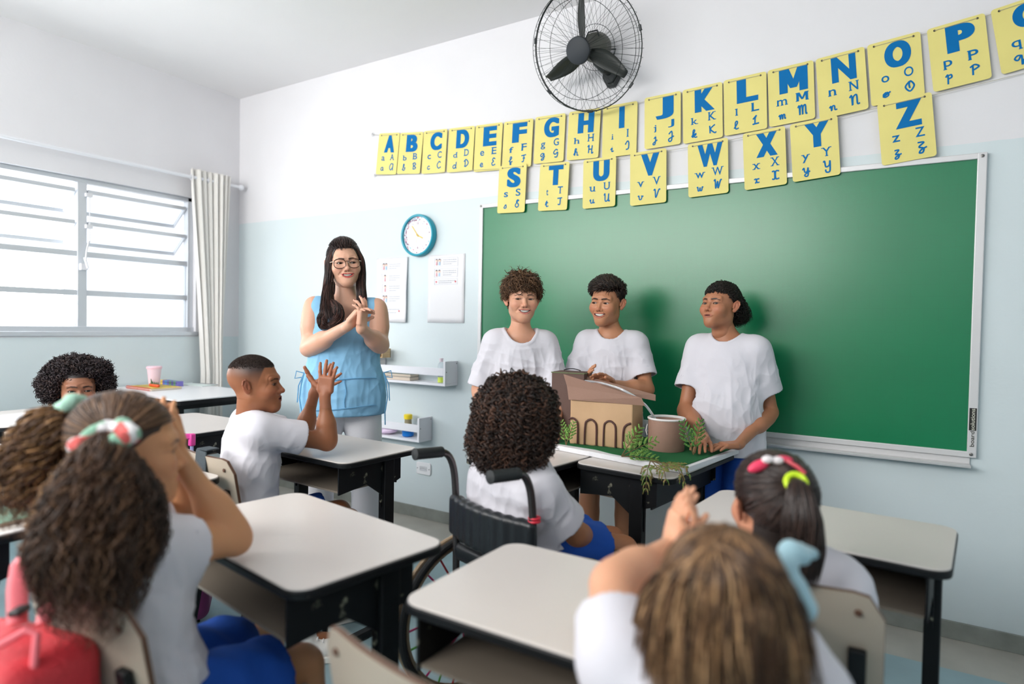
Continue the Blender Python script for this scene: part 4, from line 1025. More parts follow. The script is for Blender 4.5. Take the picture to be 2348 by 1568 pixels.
for k in range(7):
    a = math.radians(20+360/7*k); c_ = MB(); p = FP(.300, a, 0); tg = -fx*math.sin(a)+fy*math.cos(a); c_.bar(p-tg*.014-axv*.002, p+tg*.014+axv*.002, .012, .014, up=tuple(axv)); c_.build('cage_clip', fblk, fan, bevel=.002)
hd = MB(); hd.tube([FP(.0, 0, -.06)+V(-.035, 0, .055), FP(0, 0, -.06)+V(-.02, 0, .085), FP(0, 0, -.06)+V(.03, 0, .085), FP(0, 0, -.06)+V(.04, 0, .05)], .004, 6); hd.build('oscillation_lever', fblk, fan)

# ------------------------------------------------------------------ clock
cc = V(1.874, 0, 1.812); clk = empty('wall_clock', cc, 0, 'round wall clock with turquoise rim left of the chalkboard', 'clock')
teal = mat('clock_teal', (18, 150, 172), .35)
m = MB(); m.lathe([(.128, 0), (.134, .004), (.134, .036), (.130, .042), (.120, .040), (.118, .030), (.118, 0)], cc, 48, axis=(0, -1, 0)); m.build('rim', teal, clk)
fc = mat('clock_face', (236, 236, 240), .4); face = MB(); face.lathe([(.001, .026), (.119, .026), (.119, .024), (.001, .024)], cc, 48, axis=(0, -1, 0)); face.build('dial', fc, clk, smooth=False)
pk = mat('clock_pink', (214, 150, 170), .6); pk2 = mat('clock_plum', (140, 80, 110), .6); lb = mat('clock_ice', (170, 205, 222), .6)
m = MB(); rr_ = random.Random(4)
for i in range(70):
    a = math.radians(80+i*200/70) if i < 52 else math.radians(i*17); r = .104+rr_.uniform(-.010, .010); w_ = rr_.uniform(.004, .009)
    p = cc+V(r*math.cos(a), -.0268, r*math.sin(a)); m.prism(rrect(w_*1.6, w_, w_*.3, 2), p, (math.cos(a+1.57), 0, math.sin(a+1.57)), (math.cos(a), 0, math.sin(a)), (0, -.0003-.0001*(i % 5), 0), i % 3)
m.build('dial_picture', [pk, pk2, lb], clk, smooth=False)
tk = MB()
for k in range(12):
    a = math.radians(90-30*k); r = .082
    if k in (0, 6): continue
    tk.bar(cc+V((r-.005)*math.cos(a), -.0272, (r-.005)*math.sin(a)), cc+V((r+.005)*math.cos(a), -.0272, (r+.005)*math.sin(a)), .0016, .0004)
tk.build('hour_marks', pk2, clk, smooth=False)
for s_, z in (('12', .078), ('6', -.078)):
    v, f = fit_text(s_, .014 if s_ == '12' else .008, .015, 0, z, .01); raw_mesh('numeral', [cc+V(p[0], -.0274, p[1]) for p in v], f, pk2, clk, smooth=False)
gold = mat('clock_gold', (214, 184, 90), .35, metal=.5)
for a, L_h, w_, nm in ((math.radians(128), .078, .006, 'minute_hand'), (math.radians(-26), .046, .007, 'hour_hand')):
    m = MB(); m.bar(cc+V(-.012*math.cos(a), -.030, -.012*math.sin(a)), cc+V(L_h*math.cos(a), -.030, L_h*math.sin(a)), w_, .001, up=(0, 1, 0)); m.build(nm, gold, clk, smooth=False)
m = MB(); m.bar(cc+V(.0, -.0315, .01), cc+V(-.018, -.0315, -.085), .0012, .0005, up=(0, 1, 0)); m.lathe([(.005, .029), (.005, .034), (.001, .035)], cc, 12, axis=(0, -1, 0)); m.build('second_hand', gold, clk, smooth=False)

# ------------------------------------------------------------------ two sheets of rules
paper = mat('paper', (234, 233, 236), .7, bump=.12, bscale=9); gink = mat('print_grey', (168, 172, 182), .8); red = mat('print_red', (214, 90, 100), .8); frm = mat('print_frame', (205, 207, 214), .8)
figm = [mat('print_dark', (88, 82, 92), .8), mat('print_rose', (222, 168, 176), .8), mat('print_skin', (236, 206, 190), .8), mat('print_sky', (168, 200, 224), .8)]
def sheet(x0, x1, z0, z1, lab, rows, curl):
    r = empty('paper_sheet', ((x0+x1)/2, 0, z0), 0, lab, 'poster', None)
    N = 12; vs = []; fs = []
    for i in range(N+1):
        for j in range(N+1):
            u, v_ = i/N, j/N; vs.append((x0+(x1-x0)*u, -.004-curl*(u**3)*(1-v_*.6)-.002*math.sin(v_*9+u*3), z0+(z1-z0)*v_))
    for i in range(N):
        for j in range(N): a = i*(N+1)+j; fs.append((a, a+N+1, a+N+2, a+1))
    o = raw_mesh('sheet', vs, fs, paper, r); sm = o.modifiers.new('t', 'SOLIDIFY'); sm.thickness = .0006; sm.offset = 1
    W_ = x1-x0; H_ = z1-z0; yy = lambda u, v_: -.0060-curl*(u**3)*(1-v_*.6)-.002*math.sin(v_*9+u*3)
    tx = MB(); fg = MB()
    for (v0, v1, kind) in rows:
        for (a, b, c, d) in ((.18, .82, v1, v1+.004), (.18, .82, v0, v0+.004), (.18, .188, v0, v1), (.812, .82, v0, v1)):
            tx.box((x0+W_*a, yy(.5, v0)-.0004, z0+H_*c), (x0+W_*b, yy(.5, v0), z0+H_*d), 1)
        n = 3 if kind != 'h' else 2
        for k in range(n):
            zz = v1-(v1-v0)*(k+1)/(n+1); a0 = .42 if kind != 'h' else .30; b0 = .78 if k < n-1 else .66
            u = a0
            while u < b0:
                l = .03+.03*((k*7+int(u*100)) % 3)/2; tx.box((x0+W_*u, yy(u, zz)-.0004, z0+H_*zz-.0016), (x0+W_*min(b0, u+l), yy(u, zz), z0+H_*zz+.0016), 0); u += l+.012
        if kind == 'h':
            for q in (.235, .765):
                c = V(x0+W_*q, yy(q, v0)-.0008, z0+H_*(v0+v1)/2); fg.prism([(0, -.007), (.006, 0), (.005, .004), (.002, .005), (0, .003), (-.002, .005), (-.005, .004), (-.006, 0)], c, (1, 0, 0), (0, 0, 1), (0, -.0003, 0), 4)
        else:
            for q, dx in enumerate((.245, .325) if kind == '2' else (.285,)):
                c = V(x0+W_*dx, yy(dx, v0)-.0008, z0+H_*(v0+v1)/2); h = H_*(v1-v0)
                fg.prism([(h*.17*math.cos(t), h*.17*math.sin(t)) for t in np.linspace(0, 6.28, 13)[:-1]], c+V(0, 0, h*.20), (1, 0, 0), (0, 0, 1), (0, -.0003, 0), 2)
                fg.prism([(h*.18*math.cos(t), h*.18*math.sin(t)) for t in np.linspace(.3, 2.85, 9)], c+V(0, -.0003, h*.22), (1, 0, 0), (0, 0, 1), (0, -.0003, 0), 0)
                fg.prism([(-h*.13, -h*.38), (h*.13, -h*.38), (h*.08, h*.04), (-h*.08, h*.04)], c, (1, 0, 0), (0, 0, 1), (0, -.0003, 0), 1 if q == 0 else 3)
    tx.build('printed_text', [gink, frm], r, smooth=False); fg.build('printed_picture', figm+[red], r, smooth=False)
sheet(1.500, 1.776, 1.255, 1.682, 'white poster partly behind the teacher, with five rows of small drawings and text', [(.80, .93, '2'), (.62, .75, '1'), (.46, .59, '1'), (.30, .43, '2'), (.10, .25, 'h')], .018)
sheet(1.945, 2.232, 1.258, 1.684, 'white poster beside the chalkboard, drawings only in its upper half, two red hearts', [(.83, .95, '2'), (.67, .79, '2'), (.56, .64, 'h')], .0)

# ------------------------------------------------------------------ wall shelves and what stands on them
shm = mat('shelf_white', (232, 232, 238), .4)
def shelf(x0, x1, z0, lab):
    r = empty('wall_shelf', ((x0+x1)/2, 0, z0), 0, lab, 'shelf', 'white wall shelves')
    d = .125
    m = MB(); m.box((x0, -d, z0), (x1, -.001, z0+.015)); m.build('bottom_board', shm, r, bevel=.001, smooth=False)
    for x in (x0, x1-.015):
        m = MB(); m.box((x, -d, z0+.0155), (x+.015, -.001, z0+.150)); m.build('side_board', shm, r, bevel=.001, smooth=False)
    m = MB(); m.box((x0+.0155, -d, z0+.062), (x1-.0155, -d+.012, z0+.108)); m.build('front_rail', shm, r, bevel=.001, smooth=False)
    for (x, s_) in ((x1, 1), ):
        for (y, z) in ((-.012, .135), (-d+.012, .085)):
            k = MB(); k.lathe([(.0035, 0), (.0035, .0008)], (x, y, z0+z), 8, axis=(s_, 0, 0)); k.build('screw', mat('screw_dark', (50, 50, 54), .5), r)
    return d
shelf(1.575, 2.187, .874, 'upper white wall shelf with a front rail, right of the teacher')
shelf(1.37, 1.990, .512, 'lower white wall shelf with a front rail, right of the teacher')
def bk(x0, x1, y0, y1, z0, h, rgb, lab, rot=0, cat='book', g='books on the upper shelf'):
    r = empty('book', ((x0+x1)/2, (y0+y1)/2, z0), 0, lab, cat, g); cv = mat('cover_%d_%d_%d' % rgb, rgb, .5)
    T = Matrix.Translation(((x0+x1)/2, (y0+y1)/2, z0)) @ Matrix.Rotation(rot, 4, 'Z'); w_, d_ = (x1-x0)/2, (y1-y0)/2
    m = MB(); m.box((-w_+.002, -d_+.002, .002), (w_-.002, d_-.002, h-.002), 0, T); m.build('pages', mat('pages', (220, 205, 188), .8, bump=.3, bscale=300, stretch=(.1, .1, 6)), r, smooth=False)
    m = MB(); m.box((-w_, -d_, 0), (w_, d_, .002), 0, T); m.box((-w_, -d_, h-.002), (w_, d_, h), 0, T); m.box((-w_, d_-.002, 0), (w_, d_, h), 0, T); m.build('cover', cv, r, smooth=False)
bk(1.68, 1.90, -.115, -.03, .890, .022, (196, 178, 170), 'lower of two flat books on the upper shelf', 0)
bk(1.68, 1.90, -.115, -.03, .913, .018, (120, 130, 118), 'upper of two flat books on the upper shelf', .04)
wb = empty('wooden_box', (1.66, -.06, 1.03), 0, 'small wooden box standing above the left end of the upper shelf', 'box')
m = MB(); m.box((1.565, -.11, .8905), (1.60, -.02, 1.005)); m.build('paper_stack', mat('craft_white', (228, 226, 226), .6), wb, smooth=False)
m = MB(); m.box((1.592, -.118, 1.0245), (1.668, -.04, 1.030)); m.box((1.592, -.118, 1.078), (1.668, -.04, 1.084)); m.box((1.592, -.118, 1.03), (1.599, -.04, 1.078)); m.box((1.661, -.118, 1.03), (1.668, -.04, 1.078)); m.box((1.592, -.045, 1.03), (1.668, -.04, 1.078)); m.build('frame', mat('box_wood', (196, 164, 120), .5, var=.15, vscale=20, stretch=(1, 1, 8)), wb, smooth=False)
def bottle(c, prof, m_, lab, nm='bottle', parts=(), g=None):
    r = empty(nm, c, 0, lab, nm.replace('_', ' ').split()[-1], g); b = MB(); b.lathe(prof, c, 20); b.build('container', m_, r)
    for (pn, pp, pm) in parts: q = MB(); q.lathe(pp, c, 20); q.build(pn, pm, r)
clr = mat('clear_plastic', (235, 240, 245), .08, trans=.85); clr.node_tree.nodes['Principled BSDF'].inputs['IOR'].default_value = 1.2
bottle(V(2.118, -.075, .890), [(.001, 0), (.020, 0), (.021, .004), (.021, .105), (.016, .118), (.011, .122), (.011, .130)], clr, 'clear bottle with a yellow-green base on the upper shelf', 'bottle',
       (('label', [(.0215, .002), (.0215, .034)], mat('lime', (222, 240, 96), .4)), ('cap', [(.012, .128), (.013, .150), (.001, .151)], mat('pale_pink', (232, 218, 226), .4))))
bottle(V(1.845, -.062, .528), [(.001, 0), (.028, 0), (.037, .006), (.038, .040), (.034, .046), (.034, .066), (.026, .074)], mat('jar_blue', (10, 120, 210), .35), 'small jar with blue base and yellow lid on the lower shelf', 'jar',
       (('label', [(.0385, .041), (.0365, .050), (.0355, .064)], mat('jar_label', (232, 190, 70), .5, var=.4, vscale=60)), ('neck', [(.024, .072), (.022, .118)], mat('jar_neck', (150, 140, 110), .4)), ('lid', [(.027, .112), (.028, .136), (.024, .142), (.001, .142)], mat('lid_yellow', (240, 212, 40), .4))))
pb_ = sdf_mesh([ell_p((1.66, -.062, .548), (.075, .05, .020), None, 0), ell_p((1.70, -.066, .556), (.05, .04, .018), None, .02), ell_p((1.60, -.06, .546), (.05, .045, .018), None, .02), plane_p((0, 0, .528), (0, 0, -1))], .004)
pv = pb_[0]; pn = vnormals(*pb_); pv = pv+pn*(.0035*wob(pv, 90, 2))[:, None]; pv[:, 2] = np.maximum(pv[:, 2], .5285)
tag(raw_mesh('plastic_bag', pv, pb_[1], mat('lilac_plastic', (222, 198, 226), .25, coat=.4), None, sharp=None), 'crumpled lilac plastic bag lying on the lower shelf', 'bag')

# power outlet
ou = empty('power_outlet', (1.932, 0, .33), 0, 'white wall outlet low on the wall behind the wheelchair handle', 'outlet')
m = MB(); m.prism(rrect(.118, .078, .012, 5), (1.932, -.001, .322), (1, 0, 0), (0, 0, 1), (0, -.009, 0)); m.build('cover_plate', mat('outlet_white', (235, 235, 238), .35), ou, bevel=.003)
m = MB(); m.prism(rrect(.060, .030, .006, 4), (1.932, -.0102, .322), (1, 0, 0), (0, 0, 1), (0, -.002, 0))
m.build('socket_insert', mat('outlet_grey', (205, 206, 210), .4), ou)
m = MB()
for dx in (-.018, -.006, .006, .018): m.lathe([(.0022, 0), (.0022, .0006)], (1.932+dx, -.0123, .322+.003*(abs(dx) < .01)), 8, axis=(0, -1, 0))
for dx in (-.048, .048): m.lathe([(.003, 0), (.003, .002)], (1.932+dx, -.0101, .322), 8, axis=(0, -1, 0))
m.build('socket_holes', mat('hole_black', (40, 38, 40), .6), ou)

# ------------------------------------------------------------------ things on the long table
def box3(p, w_, d_, h, rz, name, mts, lab, cat, label_part=None):
    r = empty(name, p, 0, lab, cat); return r
nbk = empty('spiral_notebook', on_z(325, 888, TZ), 0, 'spiral notebook with red wire edge on the long table', 'notebook')
A_, B_ = on_z(270, 888, TZ), on_z(386, 891, TZ); u = nrm(B_-A_); v_ = nrm(np.cross((0, 0, 1), u)); L0 = np.linalg.norm(B_-A_); c_ = (A_+B_)/2+v_*.0
L0 = min(L0, .33); c_ = V(.42, -.93, TZ+.0005)
def flat(cx, cy, z0, w_, d_, h, rz, mts, name, parent): 
    m = MB(); T = Matrix.Translation((cx, cy, z0)) @ Matrix.Rotation(rz, 4, 'Z'); m.box((-w_/2, -d_/2, 0), (w_/2, d_/2, h), 0, T); return m.build(name, mts, parent, bevel=.001, smooth=False)
TC = lambda px, py: on_z(px, py, TZ)
pn0 = TC(322, 893)
flat(pn0[0], pn0[1]+.09, TZ+.001, .30, .20, .012, 0, mat('pages', (225, 215, 200), .8), 'pages', nbk); flat(pn0[0], pn0[1]+.09, TZ+.0131, .302, .202, .002, 0, mat('cover_mix', (222, 190, 80), .5, var=.5, vscale=12), 'cover', nbk)
m = MB()
for k in range(26): m.tube([(pn0[0]-.14+.0112*k, pn0[1]-.012+.009*math.cos(a), TZ+.0095+.009*math.sin(a)) for a in np.linspace(0, 6.28, 9)[:-1]], .0013, 4, closed=True)
m.build('spiral_wire', mat('wire_red', (205, 62, 70), .4), nbk)
tb = empty('table_toy', (pn0[0], pn0[1]+.1, TZ+.015), 0, 'small green and orange toy lying on the notebook', 'toy')
pr = [cone_p((pn0[0]-.01, pn0[1]+.07, TZ+.026), (pn0[0]+.08, pn0[1]+.07, TZ+.024), .010, .012, .01), cone_p((pn0[0]+.01, pn0[1]+.07, TZ+.03), (pn0[0]-.005, pn0[1]+.07, TZ+.065), .008, .002, .01)]
for k in range(4): pr.append(cone_p((pn0[0]+.02+.02*k, pn0[1]+.07, TZ+.03), (pn0[0]+.02+.02*k, pn0[1]+.07, TZ+.048), .006, .002, .004))
v, f = sdf_mesh(pr, .002); c = np.where((v[:, 2] > TZ+.034)[:, None], lin((60, 88, 50)), lin((222, 92, 50))); raw_mesh('toy_body', v, f, mat('toy_paint', (200, 120, 60), .5, attr='Col'), tb, sharp=None, col=c)
pc = empty('pencil_case', TC(372, 880), 0, 'striped violet and blue pencil case on the long table', 'pencil case'); q = TC(385, 885)
m = MB(); cols = [mat('pc_violet', (120, 112, 190), .5), mat('pc_blue', (80, 150, 205), .5), mat('pc_green', (120, 170, 130), .5), mat('pc_yellow', (235, 190, 60), .5)]
for k in range(8): m.box((q[0]-.13+.027*k, q[1]+.02, TZ+.0005), (q[0]-.103+.027*k, q[1]+.06, TZ+.035), (3, 0, 1, 0, 2, 0, 2, 0)[k])
m.build('case_body', cols, pc, smooth=False); flat(q[0]-.02, q[1]+.018, TZ+.020, .20, .003, .003, 0, mat('zip_dark', (70, 70, 90), .5), 'zipper', pc)
tr_ = TC(455, 884); op_ = empty('plastic_folder', tr_, 0, 'thin pale folder lying flat near the far edge of the long table', 'folder'); flat(tr_[0]-.05, tr_[1]+.02, TZ+.0008, .26, .12, .004, .1, mat('folder_pale', (214, 226, 222), .4), 'folder_cover', op_); flat(tr_[0]-.05, tr_[1]+.082, TZ+.0008, .262, .006, .006, .1, mat('zip_dark', (70, 70, 90), .5), 'spine', op_)
def dep_of(p): return float(np.dot(np.asarray(p)-CAM, CF))
cb_ = V(.24, -.80, TZ+.0005)
cup = empty('tumbler', cb_, 0, 'ribbed pink tumbler with a lid on the long table', 'cup'); pkm = mat('tumbler_pink', (238, 208, 218), .3, coat=.2)
m = MB(); prof = [(.001, 0), (.030, 0)]+[(.031+.012*t+.0010*(k % 2), .004+.125*t) for k, t in enumerate(np.linspace(0, 1, 26))]; m.lathe(prof, cb_, 28); m.build('cup', pkm, cup)
m = MB(); m.lathe([(.046, .128), (.048, .131), (.048, .142), (.044, .146), (.001, .147)], cb_, 28); m.build('lid', mat('lid_pink', (242, 200, 212), .3), cup)

# ------------------------------------------------------------------ cardboard model on the presenters' desks
DZ = .7255
fo = empty('model_base', (3.6, -.72, DZ), 0, 'white foam board with green felt carrying the cardboard model', 'base board')
Pz = lambda x, y, z: on_z(x, y, z)
rzM = math.radians(-8.4); ux, uy = V(math.cos(rzM), math.sin(rzM), 0), V(-math.sin(rzM), math.cos(rzM), 0)
nc = Pz(1570, 1074, DZ+.02)                         # near right corner of the foam board
BW, BD = .70, .46
def onb(a, b, z=0.): return V(nc[0], nc[1], DZ)-ux*a+nrm(V(.146, .989, 0))*b+V(0, 0, z)
ey = nrm(V(.146, .989, 0)); 
m = MB(); m.prism([(0, 0), (BW*.35, .0), (BW, .03), (BW, BD), (0, BD+.09)], V(nc[0], nc[1], DZ+.0005), -ux, ey, (0, 0, .020)); m.build('foam_board', mat('foam_white', (232, 232, 236), .7, bump=.3, bscale=220), fo, smooth=False, bevel=.002)
fl_ = [(.018, .012), (.10, .03), (.20, .022), (.33, .035), (.42, .06), (BW-.02, .05), (BW-.02, BD-.02), (.02, BD+.06)]
m = MB(); m.prism(fl_, V(nc[0], nc[1], DZ+.0208), -ux, ey, (0, 0, .003)); m.build('green_felt', mat('felt_green', (18, 112, 58), .95, bump=.8, bscale=420), fo, smooth=False)
FZ = DZ+.0242
kraft = mat('kraft_paper', (196, 160, 122), .6, bump=.35, bscale=14, var=.06, vscale=10); brown = mat('brown_card', (158, 124, 108), .7, bump=.15, bscale=300); brd = mat('dark_brown_card', (96, 72, 64), .7, bump=.15, bscale=300)
f0 = Pz(1304, 1016, FZ); f1 = Pz(1450, 1031, FZ); fu = nrm(f1-f0); FW = np.linalg.norm(f1-f0); fv = nrm(np.cross((0, 0, 1), fu)); FH = .188; FD = .17
house = empty('cardboard_house', (f0+f1)/2+fv*FD/2, 0, 'cardboard model building wrapped in kraft paper with brown arches drawn on it', 'model')
pr = [box_p(f0+fu*FW/2+fv*FD/2+V(0, 0, FH/2), V(FW/2-.006, FD/2-.006, FH/2-.002), np.array([fu, fv, V(0, 0, 1)]), .004, 0)]
v, f = sdf_mesh(pr, .005); v = v+vnormals(v, f)*(.0022*wob(v, 45, 4))[:, None]; v[:, 2] = np.maximum(v[:, 2], FZ); raw_mesh('walls', v, f, kraft, house, sharp=1.0)
ink = mat('marker_brown', (78, 44, 38), .6); 
aw = FW/3.55
for k in range(4):
    x0_ = -.012+k*aw*1.06; w_ = aw*.66; bb = MB()
    pts = [(x0_, .002), (x0_+.002, .085), (x0_+w_*.2, .103), (x0_+w_*.5, .110), (x0_+w_*.8, .103), (x0_+w_, .082), (x0_+w_+.001, .002)]
    if k == 0: pts = pts[2:]
    if k == 3: pts = [(x0_, .002), (x0_+.002, .075), (x0_+w_*.25, .098), (x0_+w_*.62, .108)]
    pts = [(a, b) for a, b in pts if a < FW+.004]
    sp = spline([(a, b) for a, b in pts], 5)
    bb.tube([f0+fu*a-fv*.0022+V(0, 0, b+FZ*0+.0) for a, b in sp], .0042, 6, flat=1.0); bb.build('arch_drawing', ink, house)
# roof flaps
def sheet3(name, P4, mt, parent, t=.003):
    P4 = [np.asarray(p, float) for p in P4]; n = nrm(np.cross(P4[1]-P4[0], P4[-1]-P4[0]))*t
    k = len(P4); m = MB(); m.add([tuple(p) for p in P4]+[tuple(p+n) for p in P4], [tuple(range(k))[::-1], tuple(range(k, 2*k))]+[(i, (i+1) % k, k+(i+1) % k, k+i) for i in range(k)]); return m.build(name, mt, parent, smooth=False)
d0 = dep_of(f0+V(0, 0, .17)); d1 = dep_of(f1+V(0, 0, .17))
T0 = at(1292, 858, d0-.02); T1 = at(1470, 912, d1-.02); T2 = at(1478, 930, d1-.015); T3 = at(1304, 916, d0-.008); T4 = at(1300, 885, d0-.012)
sheet3('roof_flap', [T3, T2, T1, T0, T4][::-1], brown, house)
U0 = at(1318, 855, d0+.10); U1 = at(1503, 905, d1+.10); U2 = at(1503, 919, d1+.10); U3 = at(1420, 903, d1+.10); U4 = at(1320, 880, d0+.10)
sheet3('roof_flap', [U0, U1, U2, U3, U4], brown, house)
chm = at(1270, 960, d0+.10)
ch_c = V(f0[0], f0[1], 0)-fu*.035+fv*.12
tower = empty('cardboard_tower', (ch_c[0], ch_c[1], FZ), 0, 'tall dark brown cardboard box behind the model building', 'model')
R3 = np.array([fu, fv, V(0, 0, 1)]); zt = at(1290, 852, dep_of(ch_c+V(0, 0, 1.05)))[2]
def obox(c, hx, hy, z0, z1, mt, name, parent, t=0):
    m = MB(); m.prism([(-hx, -hy), (hx, -hy), (hx, hy), (-hx, hy)], V(c[0], c[1], z0), fu, fv, (0, 0, z1-z0)); return m.build(name, mt, parent, smooth=False)
obox(ch_c, .075, .055, FZ, zt-.004, brd, 'box_body', tower); obox(ch_c, .078, .058, zt-.004, zt, mat('green_rim', (96, 108, 70), .6), 'top_rim', tower); obox(ch_c, .070, .050, zt, zt+.002, brd, 'box_lid', tower)
m = MB(); m.tube([V(ch_c[0], ch_c[1], zt+.002)+fu*.05*t+V(0, 0, .012*(1-t*t)) for t in np.linspace(-.8, .8, 9)], .002, 5); m.build('wire_loop', edg, tower)
# pot with a white rim
pc_ = Pz(1527, 1030, FZ); pot = empty('round_pot', pc_, 0, 'round brown card pot with white rim on the right of the model', 'pot')
m = MB(); m.lathe([(.001, 0), (.072, 0), (.0735, .003), (.0745, .128), (.0715, .128), (.0705, .006), (.001, .006)], pc_, 44); m.build('pot_wall', brown, pot)
m = MB(); m.lathe([(.0745, .124), (.078, .127), (.078, .131), (.075, .1335), (.070, .131), (.0705, .124)], pc_, 44); m.build('rim', mat('rim_white', (232, 226, 226), .35), pot)
m = MB(); m.lathe([(.0001, .100), (.0700, .100), (.0700, .108), (.0001, .108)], pc_, 36); m.build('water', mat('pot_water', (120, 158, 146), .12, spec=.5), pot)
for dx in (-1, 1): q = MB(); e = pc_+CR*.079*dx+V(0, 0, .06); q.tube([e, e+CR*.006*dx+V(0, 0, .02), e+V(0, 0, .045)], .002, 5); q.build('handle', mat('rim_white', (232, 226, 226), .35), pot)
# clear tube from the roof into the pot
dm = dep_of(f1+V(0, 0, .19)); tp = [at(1338, 873, d0+.05), at(1378, 877, d0+.05), at(1420, 890, dm+.05), at(1455, 908, dm+.04), at(1482, 930, dm), at(1498, 953, dep_of(pc_)), pc_+V(-.045, 0, .112)]
tp = [V(*p) for p in tp]; tt_ = []
for i in range(len(tp)-1):
    for j in range(5): tt_.append(tp[i]+(tp[i+1]-tp[i])*j/5)
tt_.append(tp[-1]); 
for _ in range(3): tt_ = [tt_[0]]+[(tt_[i-1]+tt_[i]*2+tt_[i+1])/4 for i in range(1, len(tt_)-1)]+[tt_[-1]]
m = MB(); m.tube(tt_, .0052, 10); tag(m.build('plastic_tube', mat('tube_clear', (226, 228, 234), .12, trans=.45, coat=.5)), 'clear plastic tube running from the roof of the model into the pot', 'tube')
# cypress sprigs
def over_desk(p):
    c, s_ = math.cos(D5[2]), math.sin(D5[2]); a, b = p[0]-D5[0], p[1]-D5[1]; return abs(c*a+s_*b) < .325 and abs(-s_*a+c*b) < .21
def keepup(p):
    if over_desk(p): p = V(p[0], p[1], max(p[2], DZ+.026))
    return p
def sprig(base, d, up, L, lab, cols, seed, droop=.6, n=1):
    r = empty('cypress_sprig', base, 0, lab, 'plant', 'cypress sprigs on the model'); rg = random.Random(seed); st = MB(); lf = MB(); d = nrm(d); s = nrm(np.cross(d, up)); up = nrm(np.cross(s, d))
    for b in range(n):
        a = (b-(n-1)/2)*.5; dd = nrm(d*math.cos(a)+s*math.sin(a)); ss = nrm(np.cross(dd, up)); p = V(*base); Lb = L*(1-.25*abs(b-(n-1)/2)/max(1, n)); pts = [p]
        for i in range(14):
            dd = nrm(dd+V(0, 0, -droop*.05)); p = keepup(p+dd*Lb/14); pts.append(p)
            if i < 1 or i % 2: continue
            for q in (-1, 1):
                l2 = Lb*.36*(1-i/15)**.7*(1 if i > 2 else .6); d2 = nrm(dd*.75+ss*q*.8+up*rg.uniform(-.15, .25)); p2 = p; tw = [p2]
                for k in range(6):
                    d2 = nrm(d2+V(0, 0, -droop*.12)+dd*.05); p2 = keepup(p2+d2*l2/6); tw.append(p2)
                    for g in (-1, 1):
                        d3 = nrm(d2*.8+np.cross(d2, up)*g*.7+V(rg.uniform(-.2, .2), rg.uniform(-.2, .2), rg.uniform(-.2, .2))); lf.tube([p2, keepup(p2+d3*l2*.16), keepup(p2+nrm(d3+d2*.4)*l2*.30*(1-k/9))], [.0016, .0021, .0009], 3, rg.randrange(len(cols)))
                lf.tube(tw, [.0013]*6+[.0007], 3, rg.randrange(len(cols)))
        st.tube(pts, [.0024-.0001*k for k in range(len(pts))], 5)
    st.build('stem', mat('stem_brown', (110, 92, 56), .7), r); lf.build('foliage', cols, r, sharp=None)
G = [mat('cypress_light', (150, 190, 96), .6), mat('cypress_mid', (110, 158, 72), .6)]; G2 = [mat('cypress_deep', (62, 118, 52), .6), mat('cypress_mid', (110, 158, 72), .6)]; G3 = [mat('cypress_mid', (110, 158, 72), .6), mat('cypress_olive', (150, 146, 78), .6), mat('cypress_tan', (172, 142, 92), .6)]
sprig(Pz(1425, 1046, FZ+.012), CR*1+V(0, 0, .55)+CF*.1, -CF+V(0, 0, .3), .15, 'pale green cypress sprig leaning between the model building and the pot', G, 1, .25, 3)
sprig(Pz(1492, 1056, FZ+.012), CR*.62-CF*.78+V(0, 0, .05), V(0, 0, 1), .20, 'drooping green and tan cypress sprig hanging over the front desk corner', G3, 2, 2.2, 5)
sprig(Pz(1590, 1042, FZ+.008), V(0, 0, 1)-CR*.08, -CF, .150, 'dark green cypress sprig standing behind the pot', G2, 3, .15, 2)
sprig(Pz(1298, 1020, FZ+.008), V(0, 0, 1)+CR*.05, -CF, .11, 'green cypress sprig at the left end of the model building', G, 4, .15, 2)

